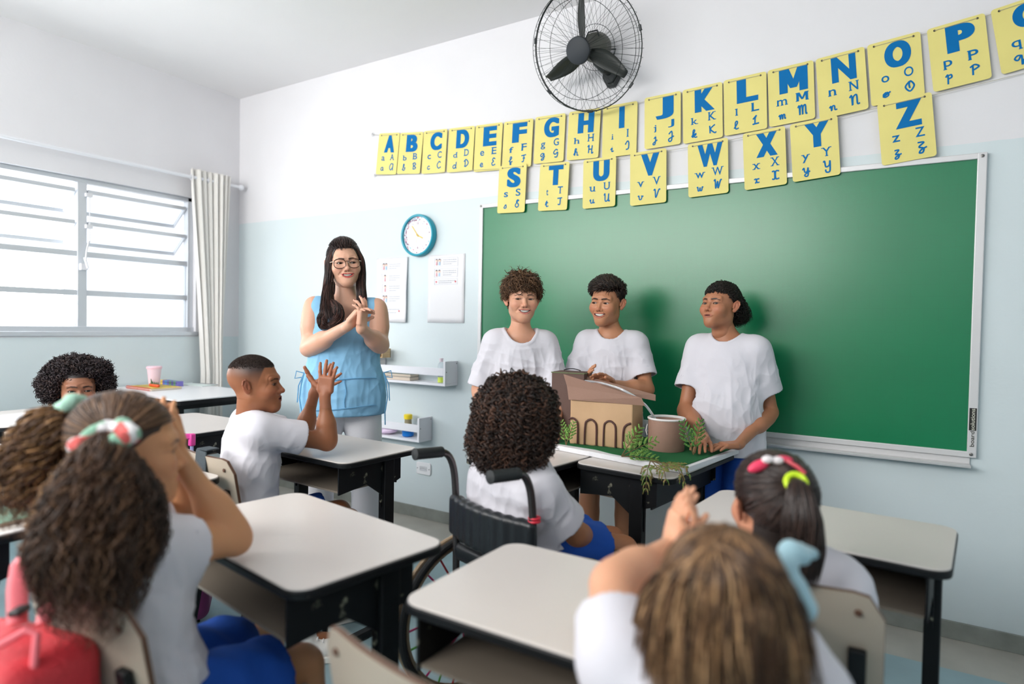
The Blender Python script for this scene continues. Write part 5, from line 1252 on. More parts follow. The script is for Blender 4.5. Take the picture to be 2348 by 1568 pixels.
def mouth_kw(**k): return k
def figure(label, fwd, headC, look, s, skin, NB, S, E, W, Pv, H=None, K=None, A=None, roll=0.0, up=(0, 0, 1), hk=None, hands=None, arm=1.0, leg=1.0,
           tk=None, sk=None, neck=(.043, .046), group=None, h=.0048, legs=True, shirt=True, pinkpalm=None, chestlift=.62, shoes=False, hh=.0026, nail=None, cat='person', shirt_rgb=(214, 212, 220)):
    root = empty('person', (Pv[0], Pv[1], 0), 0, label, cat, group)
    off = V(Pv[0], Pv[1], 0)
    ax = frame(fwd)
    F = frame(look, up, roll)
    C = Pv+(NB-Pv)*chestlift
    P = [cone_p(NB-ax[2]*.02, headC+F@V(0, 0, 0)+(-F[2]*.085+F[1]*.028)*s, neck[1], neck[0], .03)]
    P += [cone_p(C, NB-ax[2]*.035, .085*arm, .05*arm, .05, ax, (1, .7, 1))]
    P += [cone_p(Pv, C, .085*arm, .095*arm, .05, ax, (1, .7, 1))]
    for i in (0, 1):
        P.append(cone_p(NB-ax[2]*.03, S[i], .035*arm, .040*arm, .04))
        P += limb(S[i], E[i], .040*arm, .033*arm, .02, .06, .35)
        P += limb(E[i], W[i], .0335*arm, .0205*arm, .014, .10, .25)
    if legs:
        for i in (0, 1):
            P.append(cone_p(Pv, H[i], .08*leg, .07*leg, .04))
            P += limb(H[i], K[i], .068*leg, .048*leg, .02)
            P += limb(K[i], A[i], .045*leg, .027*leg, .02, .16, .28)
            if not shoes: P.append(cone_p(A[i]-V(0, 0, .02), A[i]-V(0, 0, .045)-frame(fwd)[1]*.10, .028, .024, .02))
    hd = head_parts(F, headC, s, skin, **(hk or {}))
    HP = []
    for i, q in enumerate(hands or []):
        if q is None: continue
        hp, tips = hand_prims(W[i], **q)
        hp.append(cone_p(W[i]+(E[i]-W[i])*.25, W[i], .0205*arm+(.013*arm)*.25, .0205*arm, .012))
        HP.append((hp, tips, hh, pinkpalm))
    bo = body_mesh('body', root, P, HP, hd, skin, h, nail)
    out = [bo]
    if shirt:
        v, f = tee(Pv, C, NB, S, E, ax, **(tk or {}))
        out.append(raw_mesh('t_shirt', v, f, mat('white_cotton', shirt_rgb, .85, bump=.10, bscale=500, sheen=.05), root, sharp=None))
    if sk is not None:
        v, f = shorts(H, K, ax, Pv, **{k: q for k, q in sk.items() if k != 'rgb'})
        out.append(raw_mesh('shorts', v, f, mat('blue_cotton', (12, 78, 175), .8, bump=.3, bscale=400), root, sharp=None))
    if shoes:
        for i in (0, 1): shoe(root, A[i], fwd)
    return root, F, ax, C

# ---- the three presenters at the board
def stand(px_feet_xy, lean=0): pass
def torso_pts(top, dep, fwd, hgt_sh, w_sh, pelvis_z, hipw=.066, tilt=(0, 0)):
    """neck base point px/dep -> shoulders and pelvis on a vertical torso"""
    ax = frame(fwd); NB = at(*top, dep)
    S = [NB-V(0, 0, hgt_sh)+ax[0]*w_sh, NB-V(0, 0, hgt_sh)-ax[0]*w_sh]
    Pv = V(NB[0]+tilt[0], NB[1]+tilt[1], pelvis_z)
    H = [Pv+ax[0]*hipw-V(0, 0, .03), Pv-ax[0]*hipw-V(0, 0, .03)]
    return ax, NB, S, Pv, H
def legs_down(H, ax, kz=.42, az=.07, spread=.02):
    K = [V(H[0][0], H[0][1], kz)+ax[0]*spread-ax[1]*.02, V(H[1][0], H[1][1], kz)-ax[0]*spread-ax[1]*.02]
    A = [V(K[0][0], K[0][1], az)+ax[1]*.02+ax[0]*.01, V(K[1][0], K[1][1], az)+ax[1]*.02-ax[0]*.01]
    return K, A
toward_cam = lambda p: nrm((CAM-p)*V(1, 1, 0))
def mixdir(p, a, b=0.0):
    """a: turn (radians, + = towards image right) away from the camera direction, b: lift"""
    d = toward_cam(p); c, s_ = math.cos(a), math.sin(a); d = V(c*d[0]-s_*d[1], s_*d[0]+c*d[1], b); return nrm(d)

def curly_short(root, F, C, s, rgbs, front, n=900, L=(.03, .055), cr=.006, th=.0032, base=(30, 22, 18), seed=3, low=-.035, fl=None):
    rng = np.random.default_rng(seed)
    msk = lambda x, y, z: (z > front(x, y)) 
    r, nn, loc = scalp_roots(n, C, F, s, msk, rng)
    ln = rng.uniform(L[0], L[1], n)*s
    P = grow(r-nn*.003, nn, ln*(.62+.55*np.clip((loc[:, 2])/.09, 0, 1)), 14, .35, fl, cr*s, 1.9, .5, .28, None, ell_collide(C+s*(V(0, .014, .034)@F), F, V(.073, .093, .080)*s*1.01), rng)
    v, f, c = tubes(P, rng.uniform(.6, 1.1, n)*th*s, 4, col=tint(n, rgbs, rng))
    W = lambda p: C+s*(np.asarray(p, float)@F)
    bv, bf, bc = cap([ell_p(W((0, .020, .042)), V(.0745, .091, .082)*s, F, 0), plane_p(W((0, -.060, .045)), V(0, -.944, -.33)@F), plane_p(W((0, 0, -.03)), V(0, 0, -1)@F)], .004, base, .002, 80, seed)
    return hair_obj('hair', [(v, f, c), (bv, bf, bc)], root)

# hairline functions: lower limit of the hair (local z) as a function of side x and depth y
def hl_short(x, y): return np.where(y < -.045, .058+.10*np.clip(-.06-y, 0, 1), np.where(y < .0, .062-(y+.045)*1.1, np.where(y < .028, .030-(y)*.6, -.045)))
def sc_short(x, y, z): return np.clip((z-hl_short(x, y)+.004)/.006, 0, 1)

WHT = dict(hem=.10)
def presenter1():
    hc = at(1197, 686, 2.98); look = mixdir(hc, .16, -.02); fw = mixdir(hc, .10)
    ax, NB, S, Pv, H = torso_pts((1193, 760), 3.00, fw, .052, .122, .80)
    K, A = legs_down(H, ax)
    E = [at(1281, 895, 2.93), at(1098, 890, 2.98)]; W = [at(1275, 985, 2.75), at(1125, 985, 2.8)]
    root, F, ax, C = figure('smiling boy with short curly brown hair, leftmost of three presenters at the green board', fw, hc, look, .94, (210, 157, 129), NB, S, E, W, Pv, H, K, A,
        hk=dict(smile=1.0, teeth=True, lip=(200, 115, 108), brow=(88, 62, 48), iris=(80, 55, 35), gaze=(-.25, -.1), squint=.32, scalp=(60, 42, 32), hairline=sc_short, openm=.001),
        hands=[dict(d=(-.3, -.3, -1), n=ax[1]*-1, side=1, sc=.8), dict(d=(-.1, -.3, -1), n=ax[1]*-1, side=-1, sc=.8)], arm=.92, leg=.95,
        tk=dict(chest=(.150, .62), hip=(.156, .66), sl=(.052, .060), slen=.98, hem=.10, neckr=.066, neckdrop=.012, seed=2, folds=.010), sk=dict(), roll=.0)
    curly_short(root, F, hc, .94, [(84, 60, 44), (104, 76, 54), (64, 46, 34), (122, 92, 66)], lambda x, y: hl_short(x, y)+.004*np.sin(x*200), 3400, (.038, .068), .0062, .0022, (42, 30, 24), 3)
    return root
def presenter2():
    S2 = .94
    hc = at(1392, 694, 3.03); look = mixdir(hc, -.42, -.05); fw = mixdir(hc, -.15)
    ax, NB, S, Pv, H = torso_pts((1402, 761), 3.05, fw, .052, .120, .78)
    K, A = legs_down(H, ax)
    E = [at(1484, 893, 2.95), at(1306, 905, 3.0)]; W = [at(1404, 880, 2.84), at(1338, 888, 2.88)]
    root, F, ax, C = figure('grinning boy with thick dark quiff, clapping behind the cardboard model', fw, hc, look, .94, (187, 131, 98), NB, S, E, W, Pv, H, K, A,
        hk=dict(smile=1.0, teeth=True, lip=(185, 105, 90), brow=(40, 28, 22), broww=1.35, iris=(45, 28, 18), gaze=(-.3, 0), squint=.30, scalp=(34, 25, 20), hairline=sc_short, openm=.0015),
        hands=[dict(d=nrm(at(1368, 858, 2.80)-W[0]), n=nrm(-CR*.6-CF*.5), side=1, sc=.82, curl=(.2, .25, .2)), dict(d=nrm(at(1350, 850, 2.84)-W[1]), n=nrm(CR*.9-CF*.3), side=-1, sc=.82, curl=(.15, .25, .2))], arm=.92, leg=.95,
        tk=dict(chest=(.140, .62), hip=(.152, .66), sl=(.052, .062), slen=.72, hem=.10, neckr=.056, seed=5, folds=.010), sk=dict(), roll=-.04)
    rng = np.random.default_rng(5)
    def msk(x, y, z): return z > hl_short(x, y)
    n = 3200; r, nn, loc = scalp_roots(n, hc, F, S2, msk, rng)
    top = np.clip((loc[:, 2]-.040)/.03, 0, 1)*np.clip((.075-loc[:, 1])/.06, 0, 1)
    ln = .014+.042*top
    fl = lambda p, t: np.tile(F[1]*(-.35+1.1*t)+F[2]*(.55-1.0*t)-F[0]*.25, (n, 1))*(.25+.75*top[:, None])-np.tile(F[2]*.5, (n, 1))*(1-top[:, None])
    P = grow(r-nn*.001, nn, ln, 9, .15, fl, .0012, 1.0, .5, .22, None, ell_collide(hc+S2*(V(0, .014, .034)@F), F, V(.074, .094, .081)*S2*1.01), rng)
    v, f, c = tubes(P, rng.uniform(.6, 1.1, n)*.0021, 4, col=tint(n, [(38, 28, 23), (26, 19, 16), (58, 44, 36)], rng))
    W_ = lambda p: hc+S2*(np.asarray(p, float)@F)
    b = cap([ell_p(W_((0, .018, .038)), V(.0745, .090, .080)*S2, F, 0), plane_p(W_((0, -.062, .045)), V(0, -1, -.35)@F), plane_p(W_((0, 0, -.03)), V(0, 0, -1)@F), ], .004, (24, 18, 15), .0025, 80, 3)
    hair_obj('hair', [(v, f, c), b], root, .4)
def presenter3():
    hc = at(1652, 700, 2.80); look = mixdir(hc, -.62, .10); fw = mixdir(hc, -.30)
    ax, NB, S, Pv, H = torso_pts((1668, 773), 2.82, fw, .052, .128, .76)
    NB = NB; K, A = legs_down(H, ax)
    E = [at(1766, 945, 2.80), at(1572, 940, 2.84)]; W = [at(1692, 1020, 2.60), at(1612, 1000, 2.62)]
    root, F, ax, C = figure('boy with black curls at the neck, chin up, hands resting on the model desk', fw, hc, look, .90, (174, 118, 87), NB, S, E, W, Pv, H, K, A,
        hk=dict(smile=0.12, teeth=False, lip=(160, 96, 80), brow=(32, 24, 20), broww=1.2, iris=(40, 26, 18), gaze=(.25, -.12), squint=.18, scalp=(30, 24, 20), hairline=sc_short, openm=.001, chubby=.003),
        hands=[dict(d=nrm(at(1625, 1022, 2.55)-W[0]), n=V(0, 0, -1), side=-1, sc=.85, curl=(.15, .2, .15)), dict(d=nrm(at(1598, 1022, 2.53)-W[1]), n=V(.1, 0, -1), side=1, sc=.82, curl=(.2, .25, .2))], arm=.98, leg=1.0,
        tk=dict(chest=(.152, .64), hip=(.158, .74), sl=(.056, .072), slen=.66, hem=.055, neckr=.054, seed=8, folds=.008, belly=1), sk=dict(slen=.95), roll=.0)
    rng = np.random.default_rng(8)
    def msk(x, y, z): return (z > hl_short(x, y)) & ((z > .03) | (y > .04))
    n = 4200; r, nn, loc = scalp_roots(n, hc, F, .90, msk, rng)
    back = np.clip((loc[:, 1]-.02)/.05, 0, 1)*np.clip((.06-loc[:, 2])/.05, 0, 1)
    ln = .020+.085*back; cr = .0028+.0060*back
    fl = lambda p, t: np.tile(F[1]*.45, (n, 1))*(.3+.7*back[:, None])
    P = grow(r-nn*.003, nn, ln, 16, .45, fl, cr, 2.4, .5, .35, None, ell_collide(hc+.9*(V(0, .014, .034)@F), F, V(.074, .094, .081)*.9*1.01), rng)
    v, f, c = tubes(P, rng.uniform(.6, 1.1, n)*.0019, 4, col=tint(n, [(30, 24, 21), (16, 13, 12), (42, 33, 29)], rng))
    W_ = lambda p: hc+.90*(np.asarray(p, float)@F)
    b = cap([ell_p(W_((0, .022, .040)), V(.075, .090, .081)*.9, F, 0), plane_p(W_((0, -.058, .05)), V(0, -1, -.35)@F), plane_p(W_((0, 0, -.03)), V(0, .25, -1)@F)], .004, (18, 14, 13), .0025, 80, 3)
    hair_obj('hair', [(v, f, c), b], root, .4)
p_ = presenter1(); p_ = presenter2(); presenter3()

def lock(guide, width, n, th, rgbs, S=26, wave=0.0, turns=3, seed=0, var=.12, spread_end=1.0, flat=1.0, tail=.12, cl=None):
    """bundle of strands along a guide polyline; width = bundle radius along the guide"""
    rng = np.random.default_rng(seed); G = np.array([np.asarray(g, float) for g in guide]); K = len(G)
    t = np.linspace(0, K-1, S); sm = np.array([[np.interp(x, np.arange(K), G[:, i]) for i in range(3)] for x in t])
    for _ in range(4): sm[1:-1] = (sm[:-2]+2*sm[1:-1]+sm[2:])/4
    wd = np.interp(t, np.arange(K), width)
    T = np.gradient(sm, axis=0); T /= np.linalg.norm(T, axis=1)[:, None]; x = np.cross(T, CF); x /= np.maximum(1e-6, np.linalg.norm(x, axis=1))[:, None]; y = np.cross(T, x)
    a = rng.random(n)*6.283; r = np.sqrt(rng.random(n)); end = rng.uniform(1-tail*2, 1, n)
    P = np.zeros((n, S, 3))
    for i in range(n):
        tt = np.linspace(0, (S-1)*end[i], S); I = [np.interp(tt, np.arange(S), q) for q in (sm[:, 0], sm[:, 1], sm[:, 2], wd)]
        X = np.stack([np.interp(tt, np.arange(S), x[:, k]) for k in range(3)], 1); Y = np.stack([np.interp(tt, np.arange(S), y[:, k]) for k in range(3)], 1)
        aa = a[i]+.5*np.sin(tt/S*3+i); base = np.stack(I[:3], 1)+(X*np.cos(aa)[:, None]+Y*np.sin(aa)[:, None]*flat)*(I[3]*r[i])[:, None]
        if wave:
            ph = rng.random()*6.28+tt/S*6.283*turns*rng.uniform(.8, 1.25); am = wave*rng.uniform(.5, 1.2)*np.clip(tt/S*5, 0, 1)
            base = base+(X*np.cos(ph)[:, None]+Y*np.sin(ph)[:, None])*am[:, None]
        P[i] = base if cl is None else cl(base)
    return tubes(P, rng.uniform(.6, 1.15, n)*th, 4, col=tint(n, rgbs, rng, var))
def cap_hair(W, s, F, rgb, r=(.0775, .096, .083), front=-.062, fz=.045, ang=.35, h=.004, low=-.04, amp=.0015):
    return cap([ell_p(W((0, .016, .036)), V(*r)*s, F, 0), plane_p(W((0, front, fz)), nrm(V(0, -1, -ang))@F), plane_p(W((0, 0, low)), V(0, 0, -1)@F)], h, rgb, amp, 80, 2)
def swept(F, C, s, n, target, rgbs, mask, seed=0, th=.0022, S=12, r=(.0775, .0965, .0835), jit=.004):
    """smooth hair combed over the skull towards a target point (local)"""
    rng = np.random.default_rng(seed); c = V(0, .014, .034); R_ = V(*r)
    rt, nn, loc = scalp_roots(n, C, F, s, mask, rng); tg = V(*target); P = np.zeros((n, S, 3))
    for i in range(S):
        t = i/(S-1); q = loc*(1-t)+tg*t; d = (q-c)/R_; d = d/np.linalg.norm(d, axis=1)[:, None]; P[:, i] = c+d*R_*(1+.02*rng.random((n, 1)))
    P += rng.normal(size=(n, 1, 3))*jit*.3
    return tubes(C+s*(P@F), rng.uniform(.6, 1.1, n)*th, 4, col=tint(n, rgbs, rng, .15), flat=.6)

# ---------------------------------------------------------------- the teacher
def teacher():
    hc = at(784, 602, 3.09); look = mixdir(hc, .10, -.03); fw = mixdir(hc, .04)
    ax = frame(fw); NB = at(788, 694, 3.12); 
    S = [at(858, 706, 3.12), at(714, 702, 3.10)]; E = [at(868, 792, 3.10), at(700, 800, 3.06)]; W = [at(822, 752, 2.84), at(792, 746, 2.84)]
    Pv = at(782, 905, 3.14); H = [Pv+ax[0]*.088-V(0, 0, .04), Pv-ax[0]*.088-V(0, 0, .04)]
    K = [V(H[0][0], H[0][1], .48)+ax[0]*.03, V(H[1][0], H[1][1], .48)-ax[0]*.03]; A = [V(K[0][0], K[0][1], .09)+ax[0]*.02, V(K[1][0], K[1][1], .09)-ax[0]*.02]
    root, F, ax, C = figure('smiling woman in glasses and sleeveless light blue tunic, clasping her hands', fw, hc, look, 1.0, (217, 168, 143), NB, S, E, W, Pv, H, K, A,
        hk=dict(smile=1.0, teeth=True, lip=(200, 70, 76), brow=(58, 40, 34), broww=1.25, iris=(66, 44, 30), gaze=(.3, -.05), squint=.2, scalp=(50, 38, 34), hairline=lambda x, y, z: np.clip((z-np.where(y < -.02, .066, .02))/.006, 0, 1), makeup=True, nose=.95),
        hands=[dict(d=nrm(CU*.95+CR*.12-CF*.1), n=nrm(-CR*.9+CF*.25), side=-1, sc=.92, fc=[(.1, .2, .2), (.15, .3, .3), (.35, .5, .4), (.4, .6, .4)], spread=.10, thumb=(.5, .6)), dict(d=nrm(CU*.70+CR*.62), n=nrm(CR*.75-CU*.45-CF*.35), side=1, sc=.92, curl=(.35, .5, .4), spread=.07)],
        arm=1.16, leg=1.3, neck=(.048, .052), shirt=False, roll=.09, shoes=True, nail=(128, 22, 44))
    tun = mat('tunic_blue', (132, 186, 222), .75, bump=.08, bscale=400)
    v, f = tee(Pv, C, NB, S, E, ax, chest=(.158, .66), hip=(.196, .70), sl=(.056, .05), hem=.10, neckr=.075, neckdrop=.035, sleeveless=True, folds=.007, seed=21, h=.0052)
    for i in (0, 1): pass
    # armholes: keep the cloth inside the shoulder line
    tn = raw_mesh('tunic', v, f, tun, root, sharp=None)
    q = (v-Pv)@ax.T
    def surf(x, z, off=.003):
        m = (np.abs(q[:, 0]-x) < .012) & (np.abs(q[:, 2]-z) < .012)
        y = q[m, 1].min() if m.any() else -.12
        return Pv+ax[0]*x+ax[1]*(y-off)+ax[2]*z
    sm = mat('tunic_seam', (104, 164, 206), .8)
    st = MB(); st.tube([surf(x, .085+.004*math.sin(x*20)) for x in np.linspace(-.15, .15, 18)], .0028, 6); st.build('pocket_hem', sm, root)
    st = MB(); st.tube([surf(x, -.055+.01*math.sin(x*9)) for x in np.linspace(-.15, .15, 18)], .0022, 6); st.build('pocket_base', sm, root)
    st = MB(); st.tube([surf(.0+.004*math.sin(z*60), z) for z in np.linspace(.08, -.05, 12)], .0024, 6); st.build('pocket_seam', sm, root)
    for s_ in (1, -1):
        b = surf(s_*.178, .11)+ax[0]*s_*.010; t_ = MB()
        t_.tube([b, b+ax[0]*s_*.012+V(0, 0, -.05), b+ax[0]*s_*.02+V(0, 0, -.12), b+ax[0]*s_*.008+V(0, 0, -.20), b+ax[0]*s_*.010+V(0, 0, -.26)], .0032, 5)
        t_.tube([b, b+ax[0]*s_*.035+V(0, 0, .01), b+ax[0]*s_*.042+V(0, 0, -.025), b+ax[0]*s_*.012+V(0, 0, -.02)], .003, 5); t_.tube([b, b+ax[0]*s_*.025+V(0, 0, -.06), b+ax[0]*s_*.030+V(0, 0, -.14)], .003, 5)
        t_.build('side_tie', sm, root)
    pr = [cone_p(Pv-ax[0]*.04-V(0, 0, .03), Pv+ax[0]*.04-V(0, 0, .03), .128, .128, .05, ax, (1, .76, .8))]
    for i in (0, 1): pr += [cone_p(H[i]-V(0, 0, .03), K[i], .098, .074, .03), cone_p(K[i], A[i]+V(0, 0, .0), .076, .088, .03)]
    pr.append(plane_p(V(0, 0, .05), V(0, 0, -1))); v, f = sdf_mesh(pr, .007); n = vnormals(v, f); v = v+n*(.004*wob(v*V(1, 1, .5), 22, 9))[:, None]
    raw_mesh('trousers', v, f, mat('white_trousers', (232, 232, 238), .8, bump=.25, bscale=400), root, sharp=None)
    W_ = lambda p: hc+(np.asarray(p, float)@F)
    dk = [(44, 32, 30), (30, 23, 22), (66, 46, 42)]; rd = [(44, 32, 30), (30, 23, 22), (92, 60, 52), (66, 46, 42)]
    parts = [cap_hair(W_, 1.0, F, (34, 26, 25), r=(.0790, .098, .085), front=-.055, fz=.062, ang=.15, low=-.05), swept(F, hc, 1.0, 3600, (0, .10, .05), dk, lambda x, y, z: (z > .062-np.clip(y+.05, 0, .2)*.9-.006*np.sin(x*300)) & (z > -.03), 3, .0012, r=(.0815, .100, .088))]
    rr = hc-F[0]*.080; ll = hc+F[0]*.080
    bun = ell_p(W_((0, .03, .098)), V(.062, .055, .028), F, 0); parts.append(cap([bun], .004, (34, 26, 25), .001))
    parts.append(swept(F, hc+F[2]*.008, 1.0, 1500, (0, .09, .06), dk, lambda x, y, z: (z > .078), 5, .0013, r=(.079, .094, .090)))
    parts.append(lock([W_((-.052, -.035, .070)), W_((-.076, -.030, .02)), W_((-.080, -.03, -.05)), at(745, 655, 3.03), at(744, 690, 2.99), at(745, 722, 2.955), at(752, 745, 2.95)], [.010, .016, .019, .022, .030, .040, .030], 1000, .0012, rd, 30, .004, 1.2, 3))
    parts.append(lock([at(752, 690, 2.98), at(768, 705, 2.94), at(772, 725, 2.93), at(757, 745, 2.93), at(738, 748, 2.95)], [.014, .022, .022, .02, .012], 460, .0012, rd, 30, .006, 2.0, 5))
    parts.append(lock([at(740, 715, 2.95), at(728, 732, 2.94), at(736, 748, 2.94), at(752, 742, 2.94)], [.02, .02, .02, .01], 260, .0012, rd, 24, .006, 1.5, 6))
    parts.append(lock([W_((.052, -.035, .070)), W_((.075, -.025, .02)), W_((.078, -.01, -.05)), at(822, 655, 3.08), at(825, 688, 3.07), at(822, 712, 3.03), at(812, 722, 2.99)], [.012, .018, .020, .022, .024, .022, .012], 800, .0012, rd, 30, .003, 1.2, 7))
    parts.append(lock([W_((0, .105, .04)), W_((0, .115, -.05)), at(782, 665, 3.24), at(782, 700, 3.24)], [.05, .07, .08, .07], 300, .0020, dk, 16, .002, 1, 9, flat=.4))
    hair_obj('hair', parts, root, .32)
    # spectacles
    g = bpy.data.objects.new('glasses', None); COL.objects.link(g); g.parent = root; g.matrix_parent_inverse = wmat(root).inverted(); g.empty_display_size = .05
    tort = mat('tortoiseshell', (88, 52, 34), .25, coat=.4, var=.5, vscale=90); m = MB()
    for q in (1, -1):
        cxy = (q*.0335, -.004); pts = []
        for a in np.linspace(0, 2*math.pi, 29)[:-1]:
            c_, s_ = math.cos(a), math.sin(a); k = (abs(c_)**2.6+abs(s_)**2.6)**(-1/2.6); pts.append(W_((cxy[0]+.0265*k*c_, -.1035+.010*abs(cxy[0]+.0265*k*c_)/.06, cxy[1]+.0225*k*s_*(1.0 if s_ < 0 else .95))))
        m.tube(pts, .0021, 6, closed=True)
    m.tube([W_((-.009, -.102, .004)), W_((0, -.1045, .007)), W_((.009, -.102, .004))], .0022, 6)
    m.build('spectacle_frame', tort, g)
    m = MB()
    for q in (1, -1): m.tube([W_((q*.059, -.095, .006)), W_((q*.068, -.078, .006)), W_((q*.0765, -.03, .004)), W_((q*.0785, .01, .0))], .0018, 6)
    m.build('temple_arm', mat('temple_cream', (214, 196, 178), .3), g)
    root.location = tuple(V(*root.location)+nrm(CF*V(1, 1, 0))*.05)
    return root
teacher()

# ---------------------------------------------------------------- short-haired boy clapping, elbow on his desk
def clapper():
    s = .95; hc = at(586, 880, 2.42); look = nrm(CR*1.0+CF*.10+V(0, 0, .02)); fw = nrm((CR*.86+CF*.5)*V(1, 1, 0)); ax = frame(fw)
    NB = at(578, 948, 2.44); S = [NB+ax[0]*.125-V(0, 0, .045), NB-ax[0]*.125-V(0, 0, .045)+CR*.01]
    E = [at(692, 1005, 2.66), at(750, 1014, 2.50)]; W = [at(722, 898, 2.62), at(745, 908, 2.50)]
    Pv = at(572, 1205, 2.42); H = [Pv+ax[0]*.07, Pv-ax[0]*.07]; fl = fw
    K = [H[0]+fl*.36+V(0, 0, -.01), H[1]+fl*.36+V(0, 0, -.01)]; A = [V(K[0][0], K[0][1], .10)+fl*.0, on_z(700, 1452, .10)]
    def hl(x, y, z): return np.clip((z+.020+.4*np.clip(-y, -.1, .0))/.080, 0, 1)**1.3*np.clip((y+.052-.35*(.066-z)*(z < .066)+(z > .066)*.2)/.006, 0, 1)
    root, F, ax, C = figure('boy with a short faded haircut in profile, clapping with an elbow on his desk', fw, hc, look, s, (152, 97, 66), NB, S, E, W, Pv, H, K, A,
        hk=dict(smile=0, teeth=False, lip=(150, 84, 72), brow=(44, 28, 22), iris=(38, 24, 18), gaze=(-.1, -.15), squint=.05, scalp=(58, 44, 40), hairline=hl, openm=.0042, nose=1.15),
        hands=[dict(d=nrm(CU*.62+CR*.72), n=-CF, side=-1, sc=.86, curl=(.05, .08, .08), spread=.20, thumb=(1.35, .3), tcurl=.1), dict(d=nrm(CU*1.0+CR*.10), n=nrm(CF+CR*.15), side=1, sc=.88, fc=[(.1, .2, .15), (.1, .15, .1), (.15, .2, .1), (-.1, .1, .1)], spread=.16, thumb=(.95, .2), tcurl=.1)],
        arm=.95, leg=.9, tk=dict(chest=(.140, .66), hip=(.150, .66), sl=(.056, .066), slen=.60, hem=.02, neckr=.056, neckdrop=-.008, seed=31, folds=.009), sk=dict(slen=.8), pinkpalm=(190, 120, 100), roll=0)
    W_ = lambda p: hc+s*(np.asarray(p, float)@F)
    rng = np.random.default_rng(4); n = 8000; r, nn, loc = scalp_roots(n, hc, F, s, lambda x, y, z: z > .064+.022*rng.random(len(x)), rng)
    P = grow(r, nn, np.full(n, .0050), 4, .1, None, .0005, 1, .5, .6, None, None, rng); v, f, c = tubes(P, rng.uniform(.6, 1, n)*.0010, 3, col=tint(n, [(58, 45, 41), (46, 37, 34), (74, 60, 53)], rng))
    cp = cap([ell_p(W_((0, .014, .034)), V(.0742, .0938, .0808)*s, F, 0), plane_p(W_((0, -.060, .066)), nrm(V(0, -1, -.5))@F), plane_p(W_((0, 0, .074)), V(0, 0, -1)@F)], .003, (50, 38, 34), .0006)
    hair_obj('hair', [(v, f, c), cp], root, .6)
    so = shoe(root, A[1], CR*V(1, 1, 0)+CF*V(1, 1, 0)*.2); shoe(root, A[0], fw)
    return root
clapper()

# ---------------------------------------------------------------- girl with a big afro at the far left
def afro_girl():
    s = .92; hc = at(178, 893, 2.72); look = mixdir(hc, .10, .0); fw = nrm(V(.75, .65, 0)); ax = frame(fw); NB = at(180, 985, 2.74)
    S = [NB+ax[0]*.125-V(0, 0, .045), NB-ax[0]*.125-V(0, 0, .045)]; Pv = V(NB[0]-.01, NB[1]-.01, .50); E = [S[0]+V(.03, .06, -.22), S[1]+V(.05, .02, -.22)]; W = [E[0]+fw*.17+V(0, 0, .0), E[1]+fw*.17+V(0, 0, .02)]
    H = [Pv+ax[0]*.07, Pv-ax[0]*.07]; K = [H[0]+fw*.33, H[1]+fw*.33]; A = [V(K[0][0], K[0][1], .07), V(K[1][0], K[1][1], .07)]
    root, F, ax, C = figure('girl with a large dark afro at the far left, face half hidden behind curly ponytails', fw, hc, look, s, (146, 98, 74), NB, S, E, W, Pv, H, K, A,
        hk=dict(smile=.2, lip=(150, 86, 80), brow=(36, 26, 24), iris=(40, 26, 20), gaze=(.1, -.1), squint=.25, scalp=(34, 26, 26), hairline=sc_short), hands=[dict(d=fw, n=V(0, 0, -1), side=1, sc=.82), dict(d=fw, n=V(0, 0, -1), side=-1, sc=.82)],
        arm=.9, leg=.9, tk=dict(chest=(.138, .62), hip=(.140, .66), sl=(.052, .060), slen=.7, hem=.02, neckr=.055, seed=41), sk=dict(slen=.85))
    W_ = lambda p: hc+s*(np.asarray(p, float)@F); rng = np.random.default_rng(9); parts = []
    blob = [ell_p(W_((-.015, .035, .080)), V(.100, .085, .066)*s, F, .0), ell_p(W_((.050, .010, .086)), V(.072, .070, .046)*s, F, .03), ell_p(W_((-.100, .03, .020)), V(.042, .06, .066)*s, F, .02), ell_p(W_((.100, .03, .022)), V(.042, .06, .060)*s, F, .02), ell_p(W_((0, .05, .0)), V(.085, .06, .08)*s, F, .02)]
    cv = cap(blob, .006, (34, 26, 28), .004, 70, 2); parts.append(cv)
    fr = lambda v: ~((((v-hc)/s)@F.T)[:, 1] < -.045) | ((((v-hc)/s)@F.T)[:, 2] > .062)
    parts.append(curls_on(cv[0], cv[1], 3200, (.018, .036), rng, [(44, 35, 37), (30, 24, 27), (62, 48, 46), (52, 42, 46)], .0027, .0048, 2.0, 13, .2, .45, fr))
    hair_obj('hair', parts, root, .55)
afro_girl()

